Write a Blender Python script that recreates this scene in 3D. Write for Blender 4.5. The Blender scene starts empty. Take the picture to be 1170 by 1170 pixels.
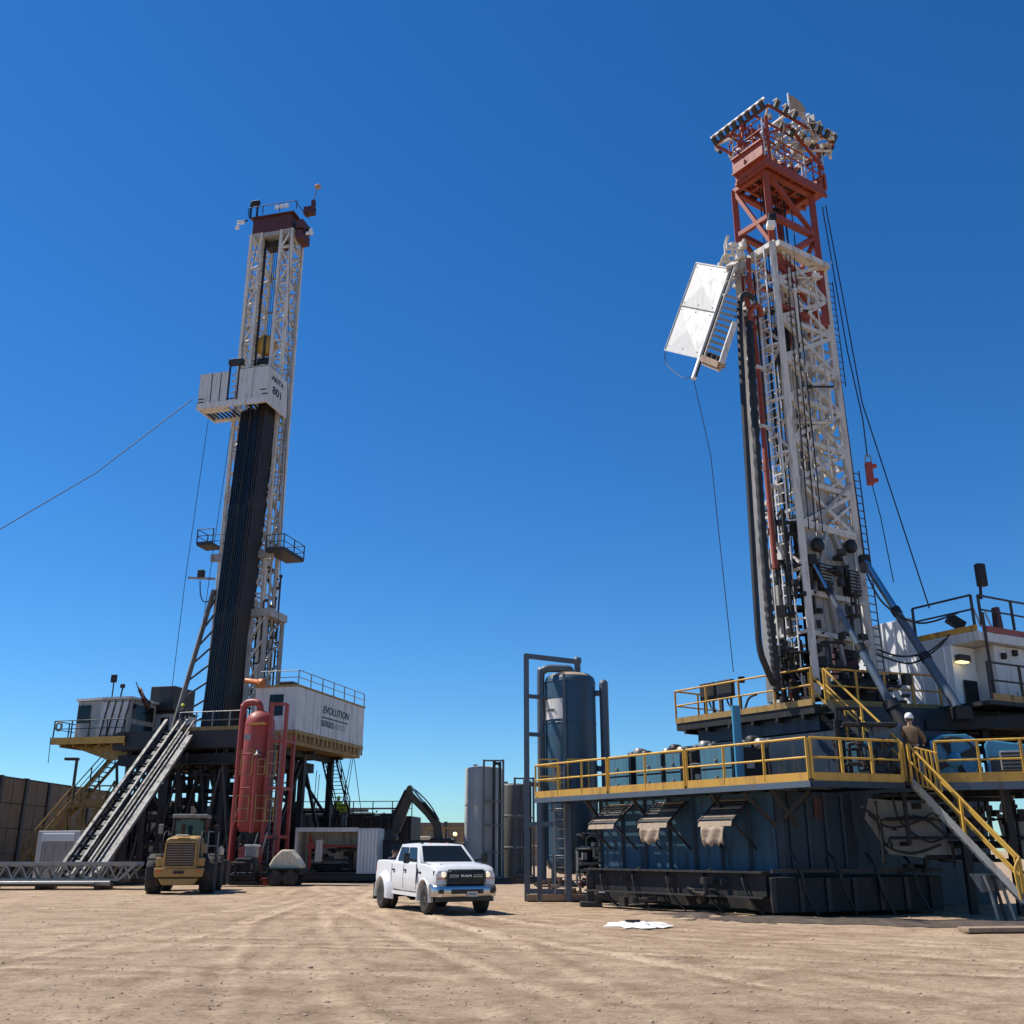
import bpy, bmesh, math, random
import numpy as np
from mathutils import Vector as V, Matrix as M, noise
R = random.Random(11)
rad = math.radians
S = bpy.context.scene
COL = S.collection

# ------------------------------------------------------------------ camera, sky, sun, exposure
FPX = 1150.0; TH = math.atan(387 / FPX); CT, ST, EYE = math.cos(TH), math.sin(TH), 1.7
cam = bpy.data.cameras.new('camera'); cam.sensor_width = 36; cam.lens = 36 * FPX / 1170
cam.clip_start = 0.1; cam.clip_end = 6000
camo = bpy.data.objects.new('camera', cam); COL.objects.link(camo)
camo.location = (0, 0, EYE); camo.rotation_euler = (rad(90) + TH, 0, 0); S.camera = camo

SUN = V((-0.53, 0.16, 0.83)).normalized()
sun_el = math.asin(SUN.z); sun_az = math.atan2(SUN.x, SUN.y)
world = bpy.data.worlds.new('World'); S.world = world; world.use_nodes = True
wn = world.node_tree.nodes; wl = world.node_tree.links
sky = wn.new('ShaderNodeTexSky'); sky.sky_type = 'NISHITA'; sky.sun_disc = False
sky.sun_elevation = sun_el; sky.sun_rotation = sun_az
sky.altitude = 700; sky.air_density = 1.0; sky.dust_density = 0.1; sky.ozone_density = 2.5
hs = wn.new('ShaderNodeHueSaturation'); hs.inputs['Hue'].default_value = .497; hs.inputs['Saturation'].default_value = 1.3; hs.inputs['Value'].default_value = 1.3
tn_ = wn.new('ShaderNodeMix'); tn_.data_type = 'RGBA'; tn_.blend_type = 'MULTIPLY'; tn_.inputs[0].default_value = 1; tn_.inputs[7].default_value = (.62, .93, 1.18, 1)
wl.new(sky.outputs[0], hs.inputs['Color']); wl.new(hs.outputs[0], tn_.inputs[6]); wl.new(tn_.outputs[2], wn['Background'].inputs[0]); wn['Background'].inputs[1].default_value = 0.068
sl = bpy.data.lights.new('sun', 'SUN'); sl.energy = 5.0; sl.angle = rad(0.53); sl.color = (1, 0.95, 0.87)
so = bpy.data.objects.new('sun', sl); COL.objects.link(so)
so.rotation_euler = SUN.to_track_quat('Z', 'Y').to_euler(); so.location = (-30, 8, 60)
S.view_settings.view_transform = 'Standard'; S.view_settings.look = 'None'
S.view_settings.gamma = 1; S.view_settings.exposure = 0.36

def at(px, py, Y):
    v = (585 - py) / FPX; u = (px - 585) / FPX; k = Y / (CT - v * ST)
    return V((u * k, Y, EYE + (ST + v * CT) * k))
def atz(px, py, z):
    v = (585 - py) / FPX; u = (px - 585) / FPX; k = (z - EYE) / (ST + v * CT)
    return V((u * k, (CT - v * ST) * k, z))

# ------------------------------------------------------------------ materials
MATS = {}
def mat(name, rgb, rough=.6, metal=0., var=.14, sc=1.3, dirt=None, amt=.35, bump=0., streak=True, bsc=30, emit=None, trans=0.):
    m = bpy.data.materials.new(name); m.use_nodes = True; MATS[name] = m
    n, l = m.node_tree.nodes, m.node_tree.links; b = n['Principled BSDF']
    b.inputs['Roughness'].default_value = rough; b.inputs['Metallic'].default_value = metal
    g = n.new('ShaderNodeNewGeometry')
    nz = n.new('ShaderNodeTexNoise'); nz.inputs['Scale'].default_value = sc; nz.inputs['Detail'].default_value = 6
    l.new(g.outputs['Position'], nz.inputs['Vector'])
    mx = n.new('ShaderNodeMix'); mx.data_type = 'RGBA'
    mx.inputs[6].default_value = (*[c * (1 - var) for c in rgb], 1)
    mx.inputs[7].default_value = (*[min(1, c * (1 + var)) for c in rgb], 1)
    l.new(nz.outputs[0], mx.inputs[0]); out = mx.outputs[2]
    if dirt:
        mp = n.new('ShaderNodeMapping'); mp.inputs['Scale'].default_value = (3.1, 3.1, .45) if streak else (1.7, 1.7, 1.7)
        l.new(g.outputs['Position'], mp.inputs[0])
        n2 = n.new('ShaderNodeTexNoise'); n2.inputs['Scale'].default_value = 1.6; n2.inputs['Detail'].default_value = 9
        n2.inputs['Roughness'].default_value = .68
        l.new(mp.outputs[0], n2.inputs['Vector'])
        rp = n.new('ShaderNodeValToRGB'); rp.color_ramp.elements[0].position = .50; rp.color_ramp.elements[1].position = .74
        rp.color_ramp.elements[1].color = (amt * 2,) * 3 + (1,)
        l.new(n2.outputs[0], rp.inputs[0])
        m2 = n.new('ShaderNodeMix'); m2.data_type = 'RGBA'; m2.inputs[7].default_value = (*dirt, 1)
        l.new(rp.outputs[0], m2.inputs[0]); l.new(out, m2.inputs[6]); out = m2.outputs[2]
        mr = n.new('ShaderNodeMath'); mr.operation = 'MULTIPLY_ADD'; mr.inputs[1].default_value = .35; mr.inputs[2].default_value = rough
        mr.use_clamp = True
        l.new(rp.outputs[0], mr.inputs[0]); l.new(mr.outputs[0], b.inputs['Roughness'])
    l.new(out, b.inputs['Base Color'])
    if bump:
        nb = n.new('ShaderNodeTexNoise'); nb.inputs['Scale'].default_value = bsc; nb.inputs['Detail'].default_value = 4
        l.new(g.outputs['Position'], nb.inputs['Vector'])
        bp = n.new('ShaderNodeBump'); bp.inputs['Strength'].default_value = bump; bp.inputs['Distance'].default_value = .02
        l.new(nb.outputs[0], bp.inputs['Height']); l.new(bp.outputs[0], b.inputs['Normal'])
    if emit:
        b.inputs['Emission Color'].default_value = (*emit[:3], 1); b.inputs['Emission Strength'].default_value = emit[3]
    if trans: b.inputs['Transmission Weight'].default_value = trans
    return m
RUST = (.13, .06, .03); GRIME = (.05, .045, .04); DUST = (.30, .22, .15)
mat('white', (.58, .575, .555), .5, 0, .07, 1, (.27, .22, .18), .38)
mat('white_clean', (.80, .80, .79), .32, 0, .03, 2)
mat('white_old', (.62, .61, .58), .5, 0, .1, 2, (.16, .11, .07), .42)
mat('mast_white', (.64, .61, .55), .5, 0, .14, 2.5, (.15, .10, .07), .5)
mat('mast_grey', (.36, .345, .32), .5, 0, .18, 1.5, (.10, .08, .06), .5)
mat('yellow', (.62, .36, .05), .5, 0, .15, 2, (.20, .10, .04), .35)
mat('amber', (.56, .31, .05), .5, 0, .15, 1.4, (.16, .09, .05), .45)
mat('yellow_dull', (.34, .21, .06), .6, 0, .2, 1.4, GRIME, .5)
mat('red', (.28, .05, .022), .5, 0, .15, 2, (.14, .06, .04), .35)
mat('vessel_red', (.31, .045, .035), .5, 0, .1, 1, (.20, .07, .05), .4)
mat('crown_red', (.085, .025, .022), .55, 0, .2, 2, (.03, .02, .02), .4)
mat('pipe_brown', (.035, .026, .022), .4, .25, .3, 2, (.07, .05, .035), .3)
mat('pipe', (.016, .018, .024), .28, .35, .3, 2, (.05, .04, .035), .2)
mat('steel_dark', (.032, .030, .029), .55, .2, .25, 2, (.10, .07, .05), .4)
mat('steel_black', (.012, .012, .013), .6, .1, .3, 2, (.055, .04, .03), .45)
mat('steel', (.30, .29, .27), .45, .4, .18, 2, (.14, .10, .07), .4)
mat('galv', (.30, .29, .27), .6, .1, .15, 4, (.30, .26, .20), .4)
mat('cabinet_blue', (.065, .19, .25), .42, 0, .14, 1.6, (.07, .06, .05), .38)
mat('wind_white', (.40, .395, .385), .6, 0, .06, 3, (.4, .36, .3), .25, bump=.15, bsc=5)
mat('ramp_steel', (.13, .125, .118), .6, .1, .2, 3, (.07, .055, .045), .5)
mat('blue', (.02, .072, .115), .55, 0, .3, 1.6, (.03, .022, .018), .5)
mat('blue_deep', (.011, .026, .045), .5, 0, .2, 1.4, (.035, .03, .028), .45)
mat('blue_bright', (.05, .24, .38), .4, 0, .12, 2, (.06, .06, .06), .35)
mat('grey_mid', (.13, .128, .12), .55, .1, .15, 2, (.07, .06, .05), .4)
mat('tank_blue', (.03, .075, .12), .4, 0, .1, .8, (.05, .05, .05), .35)
mat('tank_grey', (.40, .385, .345), .5, 0, .07, .8, (.22, .20, .17), .3)
mat('steel_blue', (.085, .12, .16), .5, .1, .16, 2, (.10, .07, .05), .4)
mat('cat_yellow', (.37, .22, .062), .5, 0, .12, 2, (.30, .2, .11), .5)
mat('cream', (.66, .56, .38), .5, 0, .08, 2, (.35, .26, .16), .4)
mat('canvas', (.36, .27, .19), .85, 0, .15, 4, (.2, .15, .11), .4, bump=.4)
mat('tarp', (.24, .235, .215), .7, 0, .12, 2, (.12, .10, .08), .45, bump=.3, bsc=8)
mat('sound_panel', (.22, .165, .115), .85, 0, .14, 1.1, (.10, .075, .05), .4)
mat('sound_post', (.045, .038, .034), .6, 0, .2, 2)
mat('tan_board', (.42, .34, .24), .8, 0, .15, 1, (.2, .15, .1), .4)
mat('rubber', (.022, .021, .02), .8, 0, .3, 3, (.16, .12, .085), .35, streak=False, bump=.3)
mat('hose', (.016, .016, .017), .55, 0, .3, 4, (.07, .06, .05), .2)
mat('glass', (.010, .013, .016), .12, 0, .1, 1); MATS['glass'].node_tree.nodes['Principled BSDF'].inputs['Specular IOR Level'].default_value = .25
mat('glass_green', (.02, .045, .045), .08, 0, .2, 1)
mat('chrome', (.55, .55, .55), .26, 1, .06, 2, (.4, .36, .32), .15)
mat('black_trim', (.012, .012, .013), .38, 0, .2, 2)
mat('lens', (.75, .75, .72), .15, 0, .1, 3)
mat('head_light', (.9, .85, .7), .2, 0, .05, 3, emit=(1, .86, .55, .5))
mat('lamp_lit', (.9, .8, .5), .3, 0, .05, 3, emit=(1, .78, .32, 1.5))
mat('lamp_white', (.9, .9, .85), .3, 0, .05, 3, emit=(1, .98, .9, .7))
mat('amber_lens', (.6, .12, .02), .2, 0, .1, 3)
mat('ink', (.015, .018, .025), .5, 0, .1, 3)
mat('ink_grey', (.30, .27, .22), .5, 0, .1, 3)
mat('hivis', (.72, .75, .06), .6, 0, .1, 3)
mat('brown_cloth', (.20, .125, .07), .9, 0, .2, 6, bump=.3)
mat('dark_cloth', (.03, .035, .05), .9, 0, .3, 6, bump=.3)
mat('skin', (.42, .25, .17), .6, 0, .1, 5)
mat('boot', (.06, .04, .03), .7, 0, .2, 5)
mat('orange', (.55, .16, .03), .5, 0, .15, 2, GRIME, .3)
mat('wire', (.03, .03, .035), .5, .3, .1, 3)
mat('powder', (.80, .79, .76), .9, 0, .05, 6, bump=.6, bsc=12)
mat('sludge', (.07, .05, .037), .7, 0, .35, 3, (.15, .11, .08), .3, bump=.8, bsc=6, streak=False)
mat('timber', (.30, .21, .14), .8, 0, .2, 2, (.14, .10, .07), .4, bump=.3)
mat('stone', (.36, .26, .185), .9, 0, .35, 3)

# ------------------------------------------------------------------ helpers
WM = {}; F = M.Identity(4)
def setf(loc=(0, 0, 0), rz=0.):
    global F
    F = M.Translation(V(loc)) @ M.Rotation(rz, 4, 'Z')
def place(o, mtx, parent):
    COL.objects.link(o); o.matrix_basis = mtx; WM[o] = mtx
    if parent is not None:
        o.parent = parent; o.matrix_parent_inverse = WM[parent].inverted()
def tag(o, label=None, cat=None, group=None, kind=None):
    if label: o['label'] = label
    if cat: o['category'] = cat
    if group: o['group'] = group
    if kind: o['kind'] = kind
    return o
def thing(name, label, cat, loc=None, group=None):
    o = bpy.data.objects.new(name, None); o.empty_display_size = .3
    m = F @ M.Translation(V(loc)) if loc is not None else F.copy()
    place(o, m, None); return tag(o, label, cat, group)
def copy_tree(o, mtx, parent=None):
    c = o.copy(); COL.objects.link(c)
    if parent is None: c.matrix_basis = mtx; WM[c] = mtx
    else: c.parent = parent; c.matrix_parent_inverse = o.matrix_parent_inverse.copy()
    for ch in [x for x in KIDS.get(o, [])]: copy_tree(ch, None, c)
    return c
KIDS = {}
class MB:
    def __init__(s): s.v = []; s.f = []; s.sm = []
    def add(s, vs, fs, smooth=False):
        k = len(s.v); s.v += [tuple(p) for p in vs]; s.f += [tuple(i + k for i in f) for f in fs]; s.sm += [smooth] * len(fs); return s
    def box(s, c, d, rot=None):
        hx, hy, hz = d[0] / 2, d[1] / 2, d[2] / 2; c = V(c)
        vs = [V((x, y, z)) for z in (-hz, hz) for y in (-hy, hy) for x in (-hx, hx)]
        if rot is not None: vs = [rot @ p for p in vs]
        return s.add([p + c for p in vs], [(0, 2, 3, 1), (4, 5, 7, 6), (0, 1, 5, 4), (2, 6, 7, 3), (0, 4, 6, 2), (1, 3, 7, 5)])
    def lohi(s, a, b): return s.box([(a[i] + b[i]) / 2 for i in range(3)], [abs(b[i] - a[i]) for i in range(3)])
    def bar(s, p, q, w, h=None):
        p, q = V(p), V(q); d = q - p; return s.box((p + q) / 2, (w, h or w, d.length), d.to_track_quat('Z', 'X').to_matrix() if d.length else None)
    def rings(s, rings, closed_ends=True, smooth=True):
        n = len(rings[0]); vs = [p for r in rings for p in r]; fs = []
        for i in range(len(rings) - 1):
            for j in range(n): fs.append((i * n + j, i * n + (j + 1) % n, (i + 1) * n + (j + 1) % n, (i + 1) * n + j))
        s.add(vs, fs, smooth)
        if closed_ends:
            s.add(rings[0], [tuple(reversed(range(n)))]); s.add(rings[-1], [tuple(range(n))])
        return s
    def tube(s, p, q, r, r2=None, n=10):
        p, q = V(p), V(q); m = (q - p).to_track_quat('Z', 'X').to_matrix(); r2 = r if r2 is None else r2
        cs = [(math.cos(2 * math.pi * i / n), math.sin(2 * math.pi * i / n)) for i in range(n)]
        return s.rings([[p + m @ V((a * r, b * r, 0)) for a, b in cs], [q + m @ V((a * r2, b * r2, 0)) for a, b in cs]])
    def path(s, pts, r, n=8):
        pts = [V(p) for p in pts]; cs = [(math.cos(2 * math.pi * i / n), math.sin(2 * math.pi * i / n)) for i in range(n)]
        rg = []; up = None
        for i, p in enumerate(pts):
            t = (pts[min(i + 1, len(pts) - 1)] - pts[max(i - 1, 0)]).normalized()
            if up is None: up = t.orthogonal().normalized()
            up = (up - t * up.dot(t)).normalized(); w = t.cross(up)
            rr = r[i] if isinstance(r, (list, tuple)) else r
            rg.append([p + up * (a * rr) + w * (b * rr) for a, b in cs])
        return s.rings(rg)
    def lathe(s, prof, n=28, c=(0, 0, 0), rot=None):
        c = V(c); rg = []
        for r, z in prof:
            ring = [V((r * math.cos(2 * math.pi * i / n), r * math.sin(2 * math.pi * i / n), z)) for i in range(n)]
            rg.append([c + (rot @ p if rot is not None else p) for p in ring])
        return s.rings(rg)
    def prism(s, pts, d):
        n = len(pts); a = [V(p) for p in pts]; b = [p + V(d) for p in a]
        return s.add(a + b, [tuple(reversed(range(n))), tuple(range(n, 2 * n))] + [(i, (i + 1) % n, n + (i + 1) % n, n + i) for i in range(n)])
    def build(s, name, mt, parent=None, bevel=0, frame=None, mods=None):
        me = bpy.data.meshes.new(name); me.from_pydata(s.v, [], s.f); me.materials.append(MATS[mt])
        me.polygons.foreach_set('use_smooth', s.sm)
        bm = bmesh.new(); bm.from_mesh(me); bmesh.ops.recalc_face_normals(bm, faces=bm.faces); bm.to_mesh(me); bm.free()
        o = bpy.data.objects.new(name, me); place(o, frame if frame is not None else F.copy(), parent)
        if parent is not None: KIDS.setdefault(parent, []).append(o)
        if bevel:
            b = o.modifiers.new('bevel', 'BEVEL'); b.width = bevel; b.segments = 2; b.limit_method = 'ANGLE'; b.angle_limit = rad(40)
        return o
UNIT = {}
def unit(kind, mt):
    k = (kind, mt)
    if k not in UNIT:
        b = MB()
        if kind == 'bar': b.box((0, 0, .5), (1, 1, 1))
        else: b.tube((0, 0, 0), (0, 0, 1), 1, n=10)
        me = bpy.data.meshes.new(kind); me.from_pydata(b.v, [], b.f); me.materials.append(MATS[mt]); me.polygons.foreach_set('use_smooth', b.sm)
        UNIT[k] = me
    return UNIT[k]
def _unit(name, parent, p, q, w, h, mt, kind):
    p, q = V(p), V(q); d = q - p
    rot = d.to_track_quat('Z', 'Y').to_matrix().to_4x4()
    o = bpy.data.objects.new(name, unit(kind, mt))
    place(o, F @ M.Translation(p) @ rot @ M.Diagonal((w, h, d.length, 1)), parent)
    if parent is not None: KIDS.setdefault(parent, []).append(o)
    return o
def bar(name, parent, p, q, w, h, mt): return _unit(name, parent, p, q, w, h, mt, 'bar')
def rod(name, parent, p, q, r, mt): return _unit(name, parent, p, q, r, r, mt, 'rod')
def box(name, parent, a, b, mt, bevel=0): return MB().lohi(a, b).build(name, mt, parent, bevel)
def curve_pts(pts, n=8):
    pts = [V(p) for p in pts]; out = []
    for i in range(len(pts) - 1):
        p0, p1, p2, p3 = pts[max(i - 1, 0)], pts[i], pts[i + 1], pts[min(i + 2, len(pts) - 1)]
        for k in range(n):
            t = k / n
            out.append(.5 * ((2 * p1) + (p2 - p0) * t + (2 * p0 - 5 * p1 + 4 * p2 - p3) * t * t + (3 * p1 - p0 - 3 * p2 + p3) * t ** 3))
    return out + [pts[-1]]
def pipe(name, parent, pts, r, mt, smooth=6, n=8):
    return MB().path(curve_pts(pts, smooth) if smooth else pts, r, n).build(name, mt, parent)
def railing(par, pts, h=1.05, sp=1.5, mt='yellow', r=.032, toe=.2, toe_mt='amber', mid=True, skip=()):
    pts = [V(p) for p in pts]; up = V((0, 0, h))
    for i in range(len(pts) - 1):
        if i in skip: continue
        a, b = pts[i], pts[i + 1]; n = max(1, round((b - a).length / sp))
        for k in range(n + (1 if i == len(pts) - 2 else 0)):
            p = a.lerp(b, k / n); bar('post', par, p, p + up, r * 2, r * 2, mt)
        rod('rail', par, a + up, b + up, r, mt)
        if mid: rod('rail', par, a + up * .52, b + up * .52, r * .85, mt)
        if toe:
            d = (b - a).normalized().cross(V((0, 0, 1))) * .015
            MB().prism([a + d - V((0, 0, .06)), b + d - V((0, 0, .06)), b + d + V((0, 0, toe)), a + d + V((0, 0, toe))], d * 1.2).build('toe_board', toe_mt, par)
def stairs(par, top, bot, wv, n, smt='steel', rmt='yellow', r=.03, h=.95, tmt='steel_dark', sw=.22, sides=(0, 1)):
    top, bot, wv = V(top), V(bot), V(wv); up = V((0, 0, 1))
    for k in (0, 1):
        a, b = top + wv * k, bot + wv * k; dn = V((0, 0, sw / 2)); ed = wv.normalized() * .05 * (1 if k else -1)
        MB().prism([a + dn, b + dn, b - dn, a - dn], ed).build('stringer', smt, par)
        if k in sides:
            rod('handrail', par, a + up * h, b + up * h, r, rmt); rod('handrail', par, a + up * h * .55, b + up * h * .55, r * .8, rmt)
            m = max(2, round((b - a).length / 1.6))
            for j in range(m + 1):
                p = a.lerp(b, j / m); bar('post', par, p, p + up * h, r * 1.8, r * 1.8, rmt)
    run = V((bot.x - top.x, bot.y - top.y, 0)).normalized()
    for k in range(n):
        c = top.lerp(bot, (k + .5) / n); q = run * .12
        MB().prism([c - q, c + q, c + q + wv, c - q + wv], (0, 0, .035)).build('tread', tmt, par)
def lattice(par, A, B, lev, leg, br, mt, faces=((0, 1), (1, 2), (2, 3), (3, 0)), style='x', girt=None, rods=False, first=0., legs=True):
    A = [V(p) for p in A]; B = [V(p) for p in B]
    for a, b in (zip(A, B) if legs else ()): bar('leg', par, a, b, leg, leg, mt)
    for fi, (i, j) in enumerate(faces):
        for k in range(lev + 1):
            t = first + (1 - first) * k / lev; p, q = A[i].lerp(B[i], t), A[j].lerp(B[j], t)
            bar('girt', par, p, q, girt or br, girt or br, mt)
            if k == lev: break
            t2 = first + (1 - first) * (k + 1) / lev; p2, q2 = A[i].lerp(B[i], t2), A[j].lerp(B[j], t2)
            f = rod if rods else (lambda n_, pa, a, b, w, m_: bar(n_, pa, a, b, w, w, m_))
            if style == 'x': f('brace', par, p, q2, br, mt); f('brace', par, q, p2, br, mt)
            elif style == 'z': f('brace', par, p if (k + fi) % 2 else q, q2 if (k + fi) % 2 else p2, br, mt)
            elif style == 'k': m_ = (p2 + q2) / 2; f('brace', par, p, m_, br, mt); f('brace', par, q, m_, br, mt)
def text(name, s, size, loc, xd, zd, mt, parent, bold=.0, width=None, shear=0., align='CENTER'):
    cu = bpy.data.curves.new(name, 'FONT'); cu.body = s; cu.size = size; cu.align_x = align; cu.align_y = 'CENTER'
    cu.extrude = .004; cu.offset = bold; cu.shear = shear
    t = bpy.data.objects.new(name, cu); COL.objects.link(t)
    dg = bpy.context.evaluated_depsgraph_get(); me = bpy.data.meshes.new_from_object(t.evaluated_get(dg)); bpy.data.objects.remove(t)
    me.materials.clear(); me.materials.append(MATS[mt])
    if width:
        w = max(v.co.x for v in me.vertices) - min(v.co.x for v in me.vertices)
        for v in me.vertices: v.co.x *= width / w
    xd, zd = V(xd).normalized(), V(zd).normalized(); nd = xd.cross(zd)
    mtx = M((xd, zd, nd)).transposed().to_4x4(); mtx.translation = V(loc)
    o = bpy.data.objects.new(name, me); place(o, F @ mtx, parent)
    if parent is not None: KIDS.setdefault(parent, []).append(o)
    return o
def clutter(par, lo, hi, n, mt, seed, rmin=.03, rmax=.08, name='pipework', boxes=.25, bs=.6):
    q = random.Random(seed); b = MB(); lo, hi = V(lo), V(hi); d = hi - lo
    rp = lambda: V([lo[i] + d[i] * q.random() for i in range(3)])
    for _ in range(n):
        p = rp(); u = q.random()
        if u < boxes: b.box(p, (q.uniform(.12, .5) * bs, q.uniform(.12, .5) * bs, q.uniform(.12, .6) * bs), M.Rotation(q.uniform(0, 3), 3, 'Z'))
        else:
            pts = [p]; ax = q.randrange(3)
            for _k in range(q.randint(1, 3)):
                t = pts[-1].copy(); t[ax] = lo[ax] + d[ax] * q.random(); pts.append(t); ax = (ax + q.randint(1, 2)) % 3
            r = q.uniform(rmin, rmax)
            for a, c in zip(pts, pts[1:]):
                if (c - a).length > .05: b.tube(a, c, r, n=7)
            b.tube(pts[0] - V((0, 0, r * 1.2)), pts[0] + V((0, 0, r * 1.2)), r * 2, n=8)
    return tag(b.build(name, mt, par), kind='stuff')
def cable(name, pts, r, label, cat, mt='wire', sag=0., group=None):
    pts = [V(p) for p in pts]
    if sag and len(pts) == 2:
        a, b = pts; pts = [a.lerp(b, t / 14) - V((0, 0, sag * 4 * (t / 14) * (1 - t / 14))) for t in range(15)]
    f = M.Translation(pts[-1]); o = MB().path([p - pts[-1] for p in pts], r, 6).build(name, mt, None, frame=f)
    return tag(o, label, cat, group)

# ------------------------------------------------------------------ ground
def ground():
    xs = np.concatenate([[-3000, -1200, -500, -250, -130, -80, -50, -35], np.arange(-26, -13, .18), np.arange(-13, 13, .1), np.arange(13, 20, .18), [24, 35, 50, 80, 130, 250, 500, 1200, 3000]])
    ys = np.concatenate([[-600, -200, -60, -20, 0, 6], np.arange(9, 22, .09), np.arange(22, 40, .16), np.arange(40, 70, 1.), [75, 85, 100, 130, 180, 260, 400, 700, 1300, 3500]])
    X, Y = np.meshgrid(xs, ys); Z = np.zeros_like(X); rng = np.random.RandomState(3)
    for k in range(70):
        wl = rng.uniform(.6, 9); a = rng.uniform(0, math.pi); ph = rng.uniform(0, 6.28)
        Z += (.0005 * wl ** .5) * np.sin((X * math.cos(a) + Y * math.sin(a)) * 6.283 / wl + ph + .6 * np.sin(X * .4 + k) + .6 * np.sin(Y * .37 + 2 * k))
    def rut(d, w, dep): return dep * (-np.exp(-(d / w) ** 2) + .75 * np.exp(-((np.abs(d) - 1.6 * w) / (.5 * w)) ** 2))
    T = np.zeros_like(X); sub = (np.abs(X) < 26) & (Y > 8) & (Y < 60); xs_, ys_ = X[sub], Y[sub]
    paths = []
    for k in range(15):
        p0 = (rng.uniform(-11, -3.5), rng.uniform(46, 54)); p2 = (-9 + 1.75 * k + rng.uniform(-1, 1), rng.uniform(7, 10) + max(0, k - 9) * 1.5)
        paths.append((p0, (rng.uniform(-9, -4) + .45 * k, rng.uniform(16, 32)), p2))
    for k in range(9): paths.append(((-14 + rng.uniform(-6, 2), 15 + 2.4 * k + rng.uniform(-1, 1)), (0, 17 + 1.9 * k), (18, 9 + 1.9 * k + rng.uniform(-2, 1))))
    for k, (p0, p1, p2) in enumerate(paths):
        tt = np.linspace(0, 1, 60)[:, None]; P = (1 - tt) ** 2 * np.array(p0) + 2 * tt * (1 - tt) * np.array(p1) + tt ** 2 * np.array(p2)
        best = np.full(xs_.shape, 1e9); sgn = np.zeros_like(best); arc = np.zeros_like(best); acc = 0.
        for s in range(59):
            ax_, ay_ = P[s]; dx, dy = P[s + 1] - P[s]; L2 = dx * dx + dy * dy; u = np.clip(((xs_ - ax_) * dx + (ys_ - ay_) * dy) / L2, 0, 1)
            ex_, ey_ = xs_ - ax_ - u * dx, ys_ - ay_ - u * dy; dist = np.hypot(ex_, ey_); m_ = dist < best
            best[m_] = dist[m_]; sgn[m_] = np.sign(dx * ey_ - dy * ex_)[m_]; arc[m_] = (acc + u * math.sqrt(L2))[m_]; acc += math.sqrt(L2)
        dd = best * sgn; amp = rng.uniform(.25, 1.); w_ = rng.uniform(.12, .2)
        for off in (-.9, .9):
            e = dd - off + .05 * np.sin(arc * .9 + k); fade = .55 + .45 * np.sin(arc * .23 + k * 2 + off)
            T[sub] += amp * fade * (np.exp(-(e / (w_ * 1.3)) ** 2) - .55 * np.exp(-((np.abs(e) - w_ * 2.2) / (w_ * .9)) ** 2))
            Z[sub] += rut(e, w_, 0.016 * amp) * (1 + .5 * np.sign(np.sin(arc * 6.283 / .34)) * (np.abs(e) < w_)) * fade
    near = np.clip((62 - Y) / 14, 0, 1) * np.clip((Y + 10) / 12, 0, 1) * np.clip((34 - np.abs(X)) / 8, 0, 1)
    Z *= near
    Z += near * np.clip(.035 * np.exp(-((Y - (29.6 - .35 * (X - 4))) / .8) ** 2) * np.clip((X - 1.5) / 2, 0, 1), 0, 1) * (1 + .5 * np.sin(X * 2.1) * np.sin(X * 5.3) + .6 * np.sin(X * 9.1 + Y * 4) * np.sin(Y * 8.3))
    h, w = X.shape; vs = np.stack([X, Y, Z], -1).reshape(-1, 3)
    idx = np.arange(h * w).reshape(h, w); fs = np.stack([idx[:-1, :-1], idx[:-1, 1:], idx[1:, 1:], idx[1:, :-1]], -1).reshape(-1, 4)
    me = bpy.data.meshes.new('ground'); me.from_pydata(vs.tolist(), [], fs.tolist()); me.polygons.foreach_set('use_smooth', [True] * len(fs))
    at_ = me.attributes.new('track', 'FLOAT', 'POINT'); at_.data.foreach_set('value', (np.clip(.5 + .4 * T, 0, 1) * near + .5 * (1 - near)).reshape(-1).astype(np.float32))
    m = bpy.data.materials.new('dirt'); m.use_nodes = True; n, l = m.node_tree.nodes, m.node_tree.links; b = n['Principled BSDF']
    b.inputs['Roughness'].default_value = .95; b.inputs['Specular IOR Level'].default_value = .15
    g = n.new('ShaderNodeNewGeometry')
    def nz(sc, det=6, rough=.6, scale=(1, 1, 1), rot=0):
        mp = n.new('ShaderNodeMapping'); mp.inputs['Scale'].default_value = scale; mp.inputs['Rotation'].default_value = (0, 0, rot)
        l.new(g.outputs['Position'], mp.inputs[0]); t = n.new('ShaderNodeTexNoise'); t.inputs['Scale'].default_value = sc
        t.inputs['Detail'].default_value = det; t.inputs['Roughness'].default_value = rough; l.new(mp.outputs[0], t.inputs[0]); return t.outputs[0]
    def ramp(src, stops):
        r = n.new('ShaderNodeValToRGB'); e = r.color_ramp.elements
        while len(e) < len(stops): e.new(.5)
        for q, (p, c) in zip(e, stops): q.position = p; q.color = (*c, 1)
        l.new(src, r.inputs[0]); return r.outputs[0]
    def mixc(fac, a, bb, mode='MIX'):
        k = n.new('ShaderNodeMix'); k.data_type = 'RGBA'; k.blend_type = mode
        (l.new(fac, k.inputs[0]) if not isinstance(fac, float) else setattr(k.inputs[0], 'default_value', fac))
        l.new(a, k.inputs[6]); l.new(bb, k.inputs[7]); return k.outputs[2]
    base = ramp(nz(.16, 8, .65), [(.28, (.32, .205, .125)), (.5, (.43, .305, .20)), (.70, (.53, .40, .275))])
    grey = ramp(nz(.3, 8, .65), [(.33, (.37, .275, .19)), (.67, (.51, .385, .26))])
    c1 = mixc(.5, base, grey)
    blot = ramp(nz(.8, 10, .75), [(.45, (0, 0, 0)), (.62, (.7, .7, .7))])
    dk = n.new('ShaderNodeRGB'); dk.outputs[0].default_value = (.225, .145, .088, 1)
    c2 = mixc(blot, c1, dk.outputs[0])
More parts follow.
